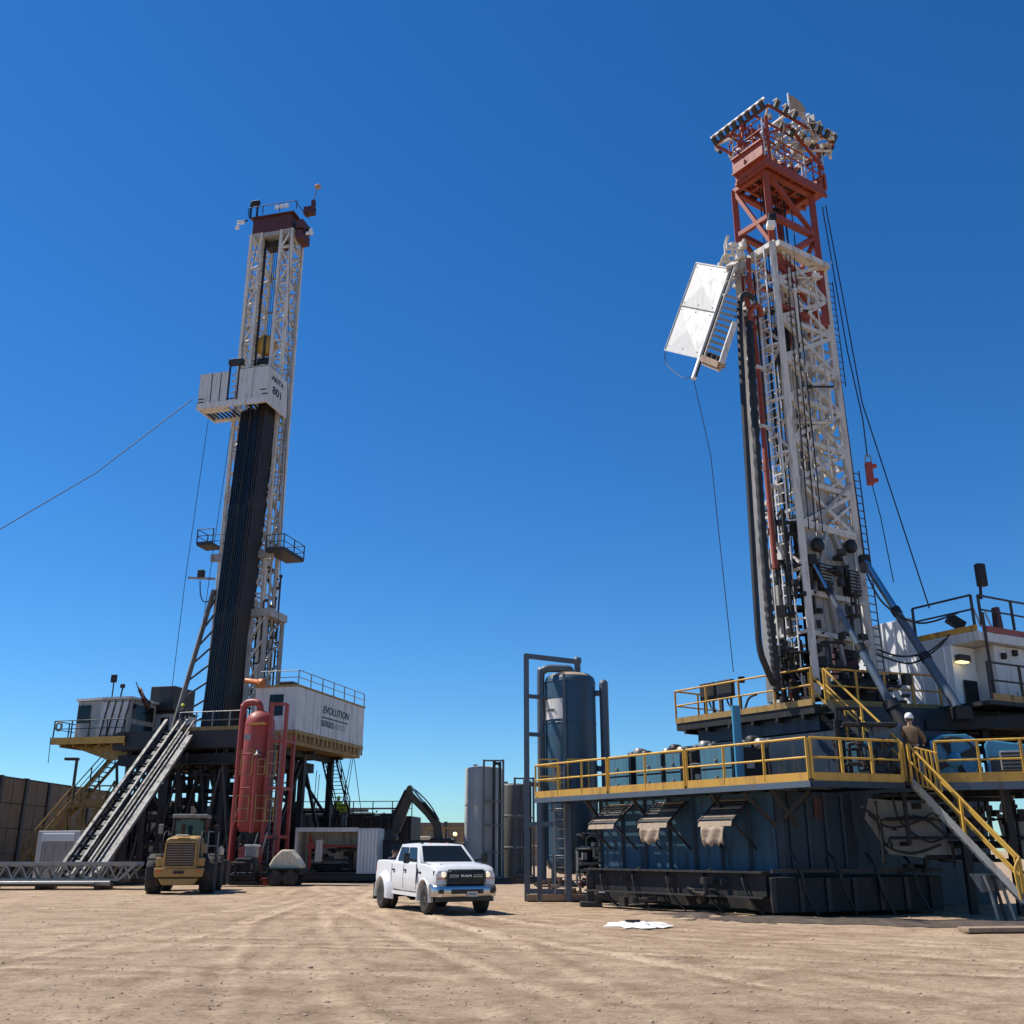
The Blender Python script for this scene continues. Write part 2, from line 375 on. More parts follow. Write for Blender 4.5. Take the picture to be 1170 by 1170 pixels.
    st = ramp(nz(1.7, 9, .75), [(.5, (0, 0, 0)), (.7, (.5, .5, .5))])
    lt = n.new('ShaderNodeRGB'); lt.outputs[0].default_value = (.54, .41, .275, 1)
    c3 = mixc(st, c2, lt.outputs[0])
    ta = n.new('ShaderNodeAttribute'); ta.attribute_name = 'track'
    tn = n.new('ShaderNodeMath'); tn.operation = 'MULTIPLY_ADD'; tn.inputs[1].default_value = 1.1; tn.inputs[2].default_value = -.55; l.new(nz(2.6, 9, .8), tn.inputs[0])
    tm = n.new('ShaderNodeMath'); tm.operation = 'ADD'; l.new(ta.outputs['Fac'], tm.inputs[0]); l.new(tn.outputs[0], tm.inputs[1])
    tint = ramp(tm.outputs[0], [(.12, (.66, .62, .59)), (.5, (.97, .96, .95)), (.9, (1.22, 1.24, 1.25))])
    c3 = mixc(1.0, c3, tint, 'MULTIPLY')
    fine = ramp(nz(9, 8, .8), [(.28, (.50, .47, .45)), (.5, (1, 1, 1)), (.75, (1.3, 1.28, 1.26))])
    peb = ramp(nz(26, 5, .7), [(.36, (.55, .5, .47)), (.46, (1, 1, 1)), (.62, (1, 1, 1)), (.72, (1.35, 1.33, 1.3))])
    c3 = mixc(.45, c3, peb, 'MULTIPLY')
    c4 = mixc(1.0, c3, fine, 'MULTIPLY'); l.new(c4, b.inputs['Base Color'])
    b1 = n.new('ShaderNodeBump'); b1.inputs['Strength'].default_value = .9; b1.inputs['Distance'].default_value = .045; l.new(nz(7, 9, .8), b1.inputs['Height'])
    b2 = n.new('ShaderNodeBump'); b2.inputs['Strength'].default_value = .7; b2.inputs['Distance'].default_value = .018; l.new(nz(38, 6, .8), b2.inputs['Height'])
    l.new(b1.outputs[0], b2.inputs['Normal']); l.new(b2.outputs[0], b.inputs['Normal'])
    me.materials.append(m); o = bpy.data.objects.new('ground', me); COL.objects.link(o); tag(o, kind='structure')
    # loose stones and clods
    bm_ = bmesh.new(); bmesh.ops.create_icosphere(bm_, subdivisions=1, radius=1); base_v = [v.co.copy() for v in bm_.verts]; base_f = [[v.index for v in f.verts] for f in bm_.faces]; bm_.free()
    mb = MB(); q = random.Random(5)
    from bisect import bisect
    def zat(x, y):
        i = min(max(bisect(ys.tolist(), y) - 1, 0), h - 2); j = min(max(bisect(xs.tolist(), x) - 1, 0), w - 2); return Z[i, j]
    ysl = ys.tolist(); xsl = xs.tolist()
    for k in range(9000):
        y = 10 + 32 * q.random() ** 1.4; x = q.uniform(-.56, .56) * y
        s = .007 + .022 * q.random() ** 4 + (.02 if q.random() < .008 else 0)
        i = min(max(bisect(ysl, y) - 1, 0), h - 2); j = min(max(bisect(xsl, x) - 1, 0), w - 2)
        z0 = Z[i, j]; e = V((q.uniform(.7, 1.5), q.uniform(.7, 1.4), q.uniform(.45, .9))) * s
        mb.add([(x + p.x * e.x * q.uniform(.8, 1.2), y + p.y * e.y * q.uniform(.8, 1.2), z0 + p.z * e.z * q.uniform(.8, 1.2)) for p in base_v], base_f)
    st_ = mb.build('loose_stones', 'stone'); tag(st_, 'small loose stones and clods scattered over the dirt yard', 'stones', kind='stuff')
setf(); ground()

# ================================================================== LEFT DRILLING RIG
LO = V((-17.85, 66, 0)); LR = -math.atan2(.25, .97)
def setL(): setf(LO, LR)
def toL(p): return M.Rotation(-LR, 3, 'Z') @ (V(p) - LO)
FZ = 8.6
setL()
# --- substructure
t = thing('rig_substructure', 'dark steel substructure columns and braces under the rig floor with ramp', 'substructure')
mat('leg_dark', (.085, .08, .075), .55, .1, .2, 2, (.05, .04, .03), .4)
cols = [(x, y) for y in (-4.1, 0.2, 4.4) for x in (-4.6, -1.9, 1.9, 4.8)]
for x, y in cols: bar('column', t, (x, y, 0), (x, y, 7.5), .36, .36, 'steel_dark')
for y in (-4.1, 0.2, 4.4):
    bar('base_beam', t, (-6, y, .3), (6, y, .3), .5, .55, 'steel_black')
    bar('floor_beam', t, (-5.2, y, 7.75), (5.6, y, 7.75), .35, .6, 'steel_dark')
    bar('middle_beam', t, (-4.6, y, 3.6), (4.8, y, 3.6), .22, .25, 'steel_dark')
    for a, b in ((-4.6, -1.9), (1.9, 4.8)):
        bar('brace', t, (a, y, .6), (b, y, 3.5), .16, .16, 'steel_dark'); bar('brace', t, (b, y, 3.7), (a, y, 7.4), .16, .16, 'steel_dark')
        bar('brace', t, (b, y, .6), (a, y, 3.5), .13, .13, 'steel_dark')
for x in (-4.6, -1.9, 1.9, 4.8):
    bar('floor_beam', t, (x, -4.3, 7.4), (x, 4.6, 7.4), .28, .35, 'steel_black')
    bar('brace', t, (x, -4.1, .6), (x, .2, 7.2), .17, .17, 'steel_dark'); bar('brace', t, (x, 4.4, .6), (x, .2, 7.2), .17, .17, 'steel_dark')
MB().lohi((-5.4, -4.6, 8.06), (3.6, 5.0, FZ)).build('floor_deck', 'steel_dark', t)
MB().lohi((-5.5, -4.75, 7.5), (3.7, -4.62, 8.5)).build('floor_edge_beam', 'steel_dark', t)
railing(t, [(-1.2, -4.6, FZ), (3.3, -4.6, FZ)], 1.05, 1.1, 'steel', .03, .16, 'yellow_dull')
for k, (z0, r) in enumerate(((.6, .45), (1.6, .62), (2.4, .5), (3.2, .66), (4.1, .48), (5.0, .38))):
    MB().lathe([(r * .7, z0), (r, z0 + .05), (r, z0 + .7), (r * .7, z0 + .78)], 18, (.3, -.4, 0)).build('preventer_ring', 'steel_black', t)
for x, y in ((-3.3, -3.9), (-.9, -3.2), (.9, -3.2), (3.3, -3.9), (-3.2, 2.4), (3.2, 2.4), (-.6, 4.2), (1.2, 4.2)): bar('column', t, (x, y, 0), (x, y, 7.5), .26, .26, 'steel_black')
for x, y in ((-3.3, -3.9), (3.3, -3.9)): bar('knee_brace', t, (x, y, 5.4), (x + 1.3, y, 7.3), .2, .2, 'steel_dark'); bar('knee_brace', t, (x, y, 5.4), (x - 1.3, y, 7.3), .2, .2, 'steel_dark')
for k in range(12):
    x = -4.4 + k * .72; bar('brace', t, (x, -4.35, .5 + .3 * (k % 3)), (x + (1.1 if k % 2 else -1.0), -4.3, 6.8 - .5 * (k % 2)), .12 + .05 * (k % 3), .12, ('steel_dark', 'leg_dark', 'steel_dark')[k % 3])
MB().lohi((-5.2, -4.5, 6.6), (3.6, 4.4, 7.2)).build('under_floor', 'steel_black', t)
MB().lohi((-4.4, 1.6, .3), (4.4, 3.8, 3.9)).build('tank_block', 'steel_black', t)
clutter(t, (-5, -4.3, .4), (4.6, -3.4, 6.6), 46, 'steel_black', 101, .05, .13, boxes=.35, bs=1.2)
clutter(t, (-4.6, -3.6, .4), (-1.6, 3, 4.2), 46, 'steel_dark', 1, .04, .12, bs=1.3)
clutter(t, (1.2, -3.6, .4), (4.7, 3, 3.6), 26, 'steel_black', 2, .04, .12)
clutter(t, (-4.6, -3.9, 4.4), (4.6, 3, 7.4), 18, 'steel_dark', 3, .04, .09, boxes=.1)
clutter(t, (-1.6, -4.7, 6.3), (3.4, -4.4, 8.3), 12, 'steel_dark', 4, .04, .07, boxes=.3)

# --- mast
mat('leg_grey', (.20, .19, .178), .5, .1, .18, 2, (.08, .06, .05), .5)
t = thing('drilling_mast', 'tall white lattice mast with open front, racked black pipe and dark red crown', 'mast', (0, 0, FZ))
ZT = 45.9
for sx in (-1, 1):
    for (za, zb, n) in ((FZ, 21.5, 7), (21.5, 33.5, 7), (33.5, ZT, 8)):
        x0, x1 = .82 * sx, 1.68 * sx
        A = [(x0, -.9, za), (x1, -.9, za), (x1, .8, za), (x0, .8, za)]; B = [(p[0], p[1], zb) for p in A]
        lattice(t, A, B, n, .22, .12, 'mast_white', style='z', girt=.12)
for k in range(13):
    z = 11 + k * 2.9; bar('girt', t, (-.75, .8, z), (.75, .8, z), .12, .14, 'mast_grey')
    if k < 12: bar('brace', t, (-.75 if k % 2 else .75, .8, z), (.75 if k % 2 else -.75, .8, z + 2.9), .09, .09, 'mast_white')
for sx in (-1, 1): bar('guide_rail', t, (.66 * sx, -.5, FZ), (.66 * sx, -.5, ZT), .13, .16, 'steel_dark')
for sx in (-.22, -.08, .08, .22): rod('drill_line', t, (sx, 0, 30), (sx, 0, ZT), .022, 'wire')
for sx in (-1, 1):   # outer pipes and cable tray on the mast
    rod('standpipe', t, (1.98 * sx, -.6, FZ), (1.98 * sx, -.6, 34), .07, 'mast_grey')
    bar('cable_tray', t, (1.9 * sx, .2, FZ), (1.9 * sx, .2, ZT - 3), .06, .3, 'mast_grey')
# raising legs beside the mast foot
for (xa, ya, xb, yb, w) in ((-3.0, -2.5, -1.85, -1.1, .26), (-3.45, -1.9, -1.95, -.9, .24), (-3.4, 3.0, -1.85, 1.0, .3)):
    bar('raising_leg', t, (xa, ya, FZ), (xb, yb, 18.2), w, w, 'leg_grey')
for k in range(9):
    f = k / 9; bar('rung', t, V((-3.0, -2.5, FZ)).lerp(V((-1.85, -1.1, 18.2)), f), V((-3.45, -1.9, FZ)).lerp(V((-1.95, -.9, 18.2)), f + .05), .1, .1, 'leg_grey')
for x_, y_ in ((1.1, -1.25), (2.1, -1.2), (2.2, .9)): bar('lower_leg', t, (x_ + .1, y_, FZ), (x_, y_ + .2, 16.3), .3, .3, 'mast_grey')
for k in range(5): bar('brace', t, (1.2, -1.2, 9 + k * 1.45), (2.15, -1.15, 10.4 + k * 1.45), .1, .1, 'mast_white'); bar('brace', t, (2.15, -1.1, 9 + k * 1.45), (2.2, .9, 10.4 + k * 1.45), .12, .12, 'mast_grey')
for k in range(4): bar('brace', t, (1.85, -.95, 16.7 + k * 1.2), (.75, -.95, 17.9 + k * 1.2), .14, .14, 'mast_white')
for k in range(8):
    f = k / 8.5; bar('brace', t, V((-3.0, -2.5, FZ)).lerp(V((-1.85, -1.1, 18.2)), f), (-1.7, -.9, FZ + 9.6 * f + 1.3), .12, .12, 'leg_grey')
for k in range(0):
    f = k / 6.; bar('brace', t, V((4.0, 2.6, FZ)).lerp(V((1.95, .9, 19.5)), f), (1.85, -.9, FZ + 9.6 * f + 1.3), .1, .1, 'mast_grey')
MB().lohi((1.1, -1.3, 16.2), (2.5, 1.2, 16.7)).build('collar_beam', 'mast_grey', t)
MB().lohi((-2.3, -1.2, 20.2), (2.3, -.95, 20.7)).build('collar_beam', 'mast_grey', t)
clutter(t, (1.0, -1.1, 9), (2.1, 1.3, 20), 34, 'steel_dark', 5, .03, .07, boxes=.3)
clutter(t, (.8, -.7, 21), (1.8, .7, 33), 22, 'mast_grey', 6, .02, .05, boxes=.3)
clutter(t, (.8, -.8, 34), (1.8, .7, 45), 20, 'mast_white', 7, .02, .05, boxes=.35)
clutter(t, (-1.8, -.8, 34), (-.8, .7, 45), 12, 'mast_white', 8, .02, .05, boxes=.3)
# crown block
cr = MB().prism([(-1.62, -1.0, ZT), (1.6, -1.0, ZT), (1.6, .9, ZT), (-1.62, .9, ZT)], (0, 0, 1.3)).build('crown', 'crown_red', t, .03)
MB().lohi((-1.8, -1.15, ZT + 1.3), (1.8, 1.05, ZT + 1.4)).build('walkway', 'crown_red', cr)
MB().lohi((-1.6, -.95, ZT - .35), (1.6, .8, ZT - .02)).build('beam', 'mast_grey', cr)
MB().lohi((-.8, -.3, ZT - .9), (.8, .5, ZT - .37)).build('beam', 'steel_dark', cr)
for a, b in (((-1.9, -1.3), (1.9, -1.3)), ((1.9, -1.3), (1.9, 1.15))):
    rod('rail', cr, (*a, ZT + 2.15), (*b, ZT + 2.15), .03, 'steel_dark')
for x in (-1.9, -.7, .7, 2.1): bar('post', cr, (x, -1.3, ZT + 1.4), (x, -1.3, ZT + 2.15), .05, .05, 'steel_dark')
for x, z in ((-1.9, 2.0), (-1.35, 2.0)): bar('post', cr, (x, -1.0, ZT + z - .6), (x, -1.0, ZT + 2.9), .12, .12, 'steel_black')
MB().lohi((-1.9, -1.15, ZT + 2.55), (-1.2, -.85, ZT + 2.9)).build('camera_box', 'steel_black', cr, .05)
for i, x in enumerate((.6, 1.0, 1.4)):
    MB().box((x, -1.55, ZT + 1.62), (.3, .12, .3)).build('flood_lamp', 'lens', cr, .02)
for i, (x, z) in enumerate(((-2.75, .6), (-2.35, 1.0), (-2.65, 1.05))):
    MB().box((x, -1.25, ZT + z), (.3, .14, .3)).build('flood_lamp', 'lens', cr, .02)
bar('lamp_arm', cr, (-2.0, -1.1, ZT + 1.2), (-2.8, -1.2, ZT + 1.1), .08, .08, 'steel_black')
bar('lamp_arm', cr, (1.95, -.4, ZT + .1), (2.9, -.4, ZT - .3), .07, .07, 'steel_black')
for (dx, dz) in ((0, 0), (.3, -.1), (.05, -.32), (.35, -.35)): MB().box((2.75 + dx, -.6, ZT - .1 + dz), (.26, .14, .24)).build('flood_lamp', 'lens' if dz else 'steel_black', cr, .02)
for z0 in (0., .9): MB().lohi((1.95, -.9, ZT + z0 - .9), (2.5, .4, ZT + z0 - .2)).build('side_bracket', 'crown_red', cr)
MB().lohi((2.3, -.6, ZT + 1.4), (3.1, -.1, ZT + 2.0)).build('side_bracket', 'crown_red', cr)
MB().lohi((2.85, -.5, ZT + 1.7), (3.1, -.2, ZT + 2.6)).build('side_bracket', 'crown_red', cr)
rod('antenna_mast', cr, (2.95, -.3, ZT + 2.5), (3.1, -.3, ZT + 3.6), .03, 'steel_dark')
MB().lathe([(.03, -.14), (.2, -.07), (.23, .07), (.13, .22), (.03, .25)], 16, (3.2, -.3, ZT + 3.8)).build('beacon', 'canvas', cr)
MB().lathe([(.22, .0), (.25, .02), (.25, .06), (.22, .08)], 16, (3.2, -.3, ZT + 3.8)).build('beacon_ring', 'orange', cr)
# racking board cabin
rb = toL(at(304.4, 459, 62)); zb = rb.z; xr, yf = rb.x, rb.y
H = 2.72
fr = MB().lohi((xr - 5.25, yf, zb + .45), (xr - 3.0, yf + .1, zb + H - .05)).build('board_wall', 'white', t)
fr2 = MB().lohi((xr - 2.25, yf, zb + .45), (xr, yf + .1, zb + H)).build('board_wall', 'white', t)
for x in (xr - 4.3, xr - 3.62): bar('wall_seam', t, (x, yf - .012, zb + .45), (x, yf - .012, zb + H - .1), .05, .03, 'steel_dark')
bar('wall_seam', t, (xr - 1.15, yf - .012, zb + .1), (xr - 1.15, yf - .012, zb + H - .05), .04, .03, 'mast_grey')
MB().lohi((xr - 5.3, yf - .05, zb), (xr, yf + .12, zb + .43)).build('board_sill', 'white_old', t)
MB().lohi((xr - .1, yf + .11, zb + .02), (xr + .02, yf + 2.9, zb + H - .02)).build('board_wall', 'white', t)
MB().lohi((xr - 5.28, yf + .11, zb + .02), (xr - 5.18, yf + 2.5, zb + H - .1)).build('board_wall', 'white', t)
MB().lohi((xr - 5.15, yf + .15, zb + .05), (xr - 3.1, yf + .9, zb + .2)).build('board_floor', 'white_old', t)
MB().lohi((xr - 5.15, yf + 2.1, zb + .05), (xr - 2.6, yf + 2.5, zb + .2)).build('board_floor', 'white_old', t)
for k in range(7): bar('finger', t, (xr - 5.1 + k * .32, yf + .9, zb + .2), (xr - 5.1 + k * .32, yf + 2.1, zb + .2), .1, .1, 'steel_dark')
for k in range(6): bar('finger', t, (xr - 2.1 + k * .36, yf + .2, zb + .6), (xr - 2.1 + k * .36, yf + 2.6, zb + .6), .1, .1, 'steel_dark')
for x in (xr - 3.0, xr - 2.28): bar('post', t, (x, yf + .02, zb + .3), (x, yf + .02, zb + H + .75), .1, .1, 'steel_dark')
MB().lohi((xr - 3.15, yf - .06, zb + H + .45), (xr - 2.1, yf + .35, zb + H + .85)).build('winch_box', 'steel_dark', t, .03)
for k in range(5): bar('brace', t, (xr - 2.95, yf + .3, zb + .6 + k * .45), (xr - 2.32, yf + .3, zb + 1.0 + k * .45), .07, .07, 'white')
MB().lohi((xr - 2.4, yf + .4, zb + H - .3), (xr - .3, yf + 2.2, zb + H + .32)).build('board_roof_gear', 'steel_black', t, .04)
for x, z in ((xr - 5.2, .5), (xr - 5.2, .75), (xr - 2.9, .55), (xr - .35, .62), (xr - .5, .95)): bar('hinge', t, (x, yf - .03, zb + z), (x + .4, yf - .03, zb + z), .07, .05, 'ink')
setl = (xr + .035)
text('lettering', 'AKITA', .52, (setl, yf + 1.3, zb + 2.05), (0, 1, 0), (0, 0, 1), 'ink', t, .012, 1.75)
text('lettering', '801', .78, (setl, yf + 1.35, zb + 1.2), (0, 1, 0), (0, 0, 1), 'ink', t, .014, 1.25)
# travelling block
tb = MB().lathe([(.02, -.22), (.78, -.2), (.82, 0), (.78, .2), (.02, .22)], 24, (0, -.3, 36.6), M.Rotation(rad(90), 3, 'X')).build('travelling_block', 'amber', t)
bar('side_plate', tb, (0, -.57, 35.2), (0, -.57, 37.3), .16, .06, 'steel_dark')
MB().lohi((-.5, -.6, 34.9), (.5, .1, 35.5)).build('top_drive', 'steel_black', t, .05)
MB().lohi((-.42, -.7, 33.6), (.42, .1, 34.9)).build('top_drive', 'steel_black', t, .05)
# mid mast platforms
for (xa, xb, ya, yb, z) in ((-3.2, -2.0, -1.6, -.3, 21.4), (2.0, 3.3, -1.6, 1.4, 20.6)):
    MB().lohi((xa, ya, z - .15), (xb, yb, z)).build('mast_platform', 'steel_dark', t)
    railing(t, [(xa if xa > 0 else xb, ya, z), (xb if xa > 0 else xa, ya, z), (xb if xa > 0 else xa, yb, z), (xa if xa > 0 else xb, yb, z)], 1.0, 1.2, 'steel_dark', .03, .12, 'steel_dark')
bar('camera_boom', t, (-1.9, -1.0, 19.0), (-3.7, -1.4, 19.1), .14, .14, 'mast_grey'); MB().lohi((-3.0, -1.5, 19.1), (-2.6, -1.1, 19.6)).build('camera_head', 'steel_dark', t, .05)
pipe('hose_loop', t, [(-2.9, -1.2, 18.9), (-2.75, -1.2, 17.9), (-2.4, -1.2, 17.4), (-1.95, -1.1, 17.6)], .04, 'hose')

# --- racked drill pipe, each stand a thing
pb, pt = toL((-18.45, 63.4, 0)), toL((-17.75, 63.6, 0))
done = 0
PM = MB(); PM.tube((0, 0, 0), (0, 0, 1), 1, n=10)
pts_ = []
for i in range(12):
    for j in range(12):
        if j < 3 or i >= 9: pts_.append((i, j))
first = None
for (i, j) in pts_:
    a = V((pb.x - .92 + i * .152 + R.uniform(-.012, .012), pb.y + j * .155 + R.uniform(-.01, .01), FZ + .02))
    b = V((pt.x - 1.0 + i * .17 + R.uniform(-.012, .012), pt.y + j * .135, zb - .02 + R.uniform(-.2, .35) + (1.2 if i > 7 else 0)))
    b.z = min(b.z, zb + 1.4)
    if first is None:
        mb = MB(); pr = []
        for k in range(3):
            z0, z1 = k / 3, (k + 1) / 3
            pr += [(.084, z0), (.084, z0 + .012), (.063, z0 + .02), (.063, z1 - .02), (.084, z1 - .012)]
        mb.rings([[V((r * math.cos(6.2832 * q / 9), r * math.sin(6.2832 * q / 9), z)) for q in range(9)] for r, z in pr + [(.08, 1.)]])
        first = []
        for pm in ('pipe', 'pipe_brown'):
            me = bpy.data.meshes.new('drill_pipe'); me.from_pydata(mb.v, [], mb.f); me.materials.append(MATS[pm]); me.polygons.foreach_set('use_smooth', mb.sm); first.append(me)
    kind_ = 1 if (i >= 9 or R.random() < .12) else 0
    o = bpy.data.objects.new('drill_pipe', first[kind_])
    d = b - a
    place(o, F @ M.Translation(a) @ d.to_track_quat('Z', 'Y').to_matrix().to_4x4() @ M.Diagonal((1, 1, d.length, 1)), None)
    tag(o, ('black drill pipe stand racked upright in the bundle below the white racking board', 'brownish drill pipe stand racked upright in the bundle below the white racking board')[kind_], 'drill pipe', ('racked black drill pipe stands', 'racked brownish drill pipe stands')[kind_])

# --- doghouse with lettering
dx0, dx1, dy0, dy1, dz0, dz1 = 3.75, 6.5, -4.55, 5.7, 8.42, 10.98
t = thing('doghouse', 'white steel doghouse cabin lettered EVOLUTION with railing on its roof', 'cabin', (dx1, dy0, dz0 - .8))
MB().lohi((dx0, dy0, dz0), (dx1, dy1, dz1)).build('wall', 'white', t, .03)
MB().lohi((dx0 - .04, dy0 - .05, dz1), (dx1 + .05, dy1 + .05, dz1 + .1)).build('roof', 'yellow_dull', t)
for y0 in [dy0 + .15 + k * .62 for k in range(17)]:
    if y0 < dy1 - .1: bar('rib', t, (dx1 - .02, y0, dz0 - .62), (dx1 - .02, y0, dz0 - .02), .07, .2, 'yellow_dull')
MB().lohi((dx0 - .2, dy0 - .02, dz0 - .2), (dx1 + .02, dy1, dz0 - .02)).build('base_frame', 'yellow_dull', t)
MB().lohi((dx0 - .2, dy0 + .1, dz0 - .8), (dx1 - .15, dy1 - .1, dz0 - .21)).build('base_frame', 'yellow_dull', t)
MB().lohi((dx0 + .95, dy0 - .03, dz0 + .85), (dx0 + 1.85, dy0 + .05, dz0 + 2.1)).build('window', 'glass', t)
railing(t, [(dx0 + .2, dy0 + .05, dz1 + .1), (dx1 - .03, dy0 + .05, dz1 + .1), (dx1 - .03, dy1 - .05, dz1 + .1)], .85, 1.7, 'steel', .028, 0)
MB().lohi((dx0 + 1.2, dy0 + .5, dz1 + .1), (dx0 + 2.1, dy0 + 1.3, dz1 + .4)).build('roof_vent', 'steel_dark', t, .05)
for k in range(1, 9): bar('wall_seam', t, (dx1 + .002, dy0 + k * 1.14, dz0 + .03), (dx1 + .002, dy0 + k * 1.14, dz1 - .03), .022, .012, 'mast_grey')
yc = dy0 + 5.6
text('lettering', 'EVOLUTION', .62, (dx1 + .012, yc, dz0 + 1.62), (0, 1, 0), (0, 0, 1), 'ink', t, .016, 4.1, .18)
MB().lohi((dx1 + .004, yc - 2.1, dz0 + 1.12), (dx1 + .014, yc + 1.85, dz0 + 1.21)).build('lettering_bar', 'ink', t)
text('lettering', 'SERIES', .52, (dx1 + .012, yc - 1.25, dz0 + .78), (0, 1, 0), (0, 0, 1), 'ink', t, .012, 1.9, .1)
text('lettering', 'BOOST', .52, (dx1 + .012, yc + .75, dz0 + .78), (0, 1, 0), (0, 0, 1), 'ink_grey', t, 0, 1.75, .1)
tc = MB().lathe([(.16, -.5), (.16, .45), (.24, .5), (.24, .8)], 14, (dx0 + .1, dy0 - .7, dz1 + .25), M.Rotation(rad(100), 3, 'Y') @ M.Rotation(rad(10), 3, 'X')).build('crane_head', 'orange', None)
tag(tc, 'orange tilted hoist arm end beside the white doghouse roof corner', 'hoist')

# --- driller cabin platform, left
t = thing('cabin_platform', 'cantilevered yellow edged platform with railings carrying the grey cabin', 'platform', (-8.9, -4.4, 7.6))
PX = [(-9.7, -5.0), (-4.6, -4.9), (-4.6, 1.5), (-9.7, .6)]
MB().prism([(x, y, 7.95) for x, y in PX], (0, 0, .35)).build('deck', 'steel_dark', t)
MB().prism([(-9.72, -5.08, 7.9), (-4.6, -4.98, 7.9), (-4.6, -4.98, 8.32), (-9.72, -5.08, 8.32)], (0, .06, 0)).build('edge_board', 'amber', t)
MB().prism([(-9.0, -4.2, 7.9), (-4.6, -4.2, 7.9), (-4.6, -4.2, 7.0), (-6.2, -4.2, 7.0)], (0, .3, 0)).build('bracket', 'yellow_dull', t)
MB().prism([(-9.0, .2, 7.9), (-4.6, .2, 7.9), (-4.6, .2, 7.0), (-6.2, .2, 7.0)], (0, .3, 0)).build('bracket', 'yellow_dull', t)
for k in range(6): bar('joist', t, (-9.2 + k * .9, -4.8, 7.85), (-9.2 + k * .9, .5, 7.85), .12, .2, 'yellow_dull')
railing(t, [(-9.65, .5, 8.3), (-9.65, -5.0, 8.3), (-4.7, -4.92, 8.3)], 1.05, 1.25, 'steel_dark', .03, 0)
t = thing('driller_cabin', 'weathered grey driller cabin with floodlight posts on its roof', 'cabin', (-7, -3, 8.3))
MB().prism([(-9.0, -3.9, 8.32), (-7.0, -4.2, 8.32), (-5.0, -4.2, 8.32), (-5.0, -1.4, 8.32), (-9.0, -1.4, 8.32)], (0, 0, 2.35)).build('wall', 'mast_grey', t, .04)
MB().prism([(-9.1, -4.0, 10.68), (-7.0, -4.3, 10.68), (-4.9, -4.3, 10.68), (-4.9, -1.3, 10.68), (-9.1, -1.3, 10.68)], (0, 0, .15)).build('roof', 'white_old', t)
MB().lohi((-7.0, -4.23, 8.5), (-5.1, -4.19, 10.5)).build('panel', 'white_old', t)
MB().lohi((-5.02, -3.9, 9.5), (-4.97, -1.7, 10.4)).build('window', 'glass', t); MB().lohi((-5.02, -3.9, 8.5), (-4.97, -1.7, 9.2)).build('window', 'glass', t)
MB().prism([(-8.9, -3.95, 9.3), (-7.9, -4.1, 9.3), (-7.9, -4.1, 10.4), (-8.9, -3.95, 10.4)], (0, -.03, 0)).build('window', 'glass', t)
for k in range(4): bar('pipe', t, (-6.9 + k * .5, -4.28, 8.4), (-6.5 + k * .5, -4.28, 10.6), .07, .05, 'steel_dark')
rod('light_post', t, (-6.9, -3.5, 10.8), (-6.9, -3.5, 12.0), .04, 'steel_black'); MB().box((-6.85, -3.6, 12.1), (.36, .2, .5)).build('flood_light', 'steel_black', t, .03)
rod('light_post', t, (-6.3, -3.5, 10.8), (-6.2, -3.5, 11.5), .05, 'steel_black'); MB().box((-6.15, -3.6, 11.6), (.25, .2, .25)).build('flood_light', 'steel_black', t, .03)
ring = MB()
ring.path([V((-9.3, -5.05, 9.0)) + V((.2 * math.cos(a * .5236), 0, .24 * math.sin(a * .5236))) for a in range(13)], .07)
tag(ring.build('life_ring', 'tarp', None), 'pale coiled ring hung on the railing of the yellow edged platform', 'ring')
t = thing('floor_hut', 'low white hut on the rig floor below a dark grey box', 'cabin', (-4, -1, 8.3))
MB().lohi((-6.7, -.9, 8.3), (-3.8, 1.4, 10.15)).build('wall', 'white', t, .03); MB().lohi((-6.75, -1.0, 10.17), (-3.7, 1.45, 10.3)).build('roof', 'steel_dark', t)
MB().lohi((-4.9, -.95, 8.5), (-4.3, -.91, 9.9)).build('door', 'steel_black', t)
b_ = MB().lohi((-5.7, -1.2, 10.32), (-3.95, 1.3, 11.9)).build('equipment_box', 'steel_dark', None, .03)
tag(b_, 'dark grey equipment box on top of the low white hut', 'box')
t = thing('flag', 'dark drooping flag on a slanted pole between grey cabin and hut', 'flag', (-5.0, -3.2, 10.2))
rod('flag_pole', t, (-4.6, -3.2, 10.2), (-5.5, -3.2, 11.9), .03, 'steel_dark')
fb = MB(); rg = []
for i in range(7):
    x = -5.3 + i * .17; rg.append([V((x, -3.2 + .08 * math.sin(i * 1.4), 11.6 - i * .16 + .1 * math.sin(i))), V((x, -3.2 + .08 * math.sin(i * 1.4 + .6), 11.3 - i * .12 - .12 * i * (1 if i < 6 else .6)))])
vs = [p for r_ in rg for p in r_]; fb.add(vs, [(2 * i, 2 * i + 1, 2 * i + 3, 2 * i + 2) for i in range(6)], True); fo = fb.build('cloth', 'crown_red', t)
fo.modifiers.new('s', 'SOLIDIFY').thickness = .015
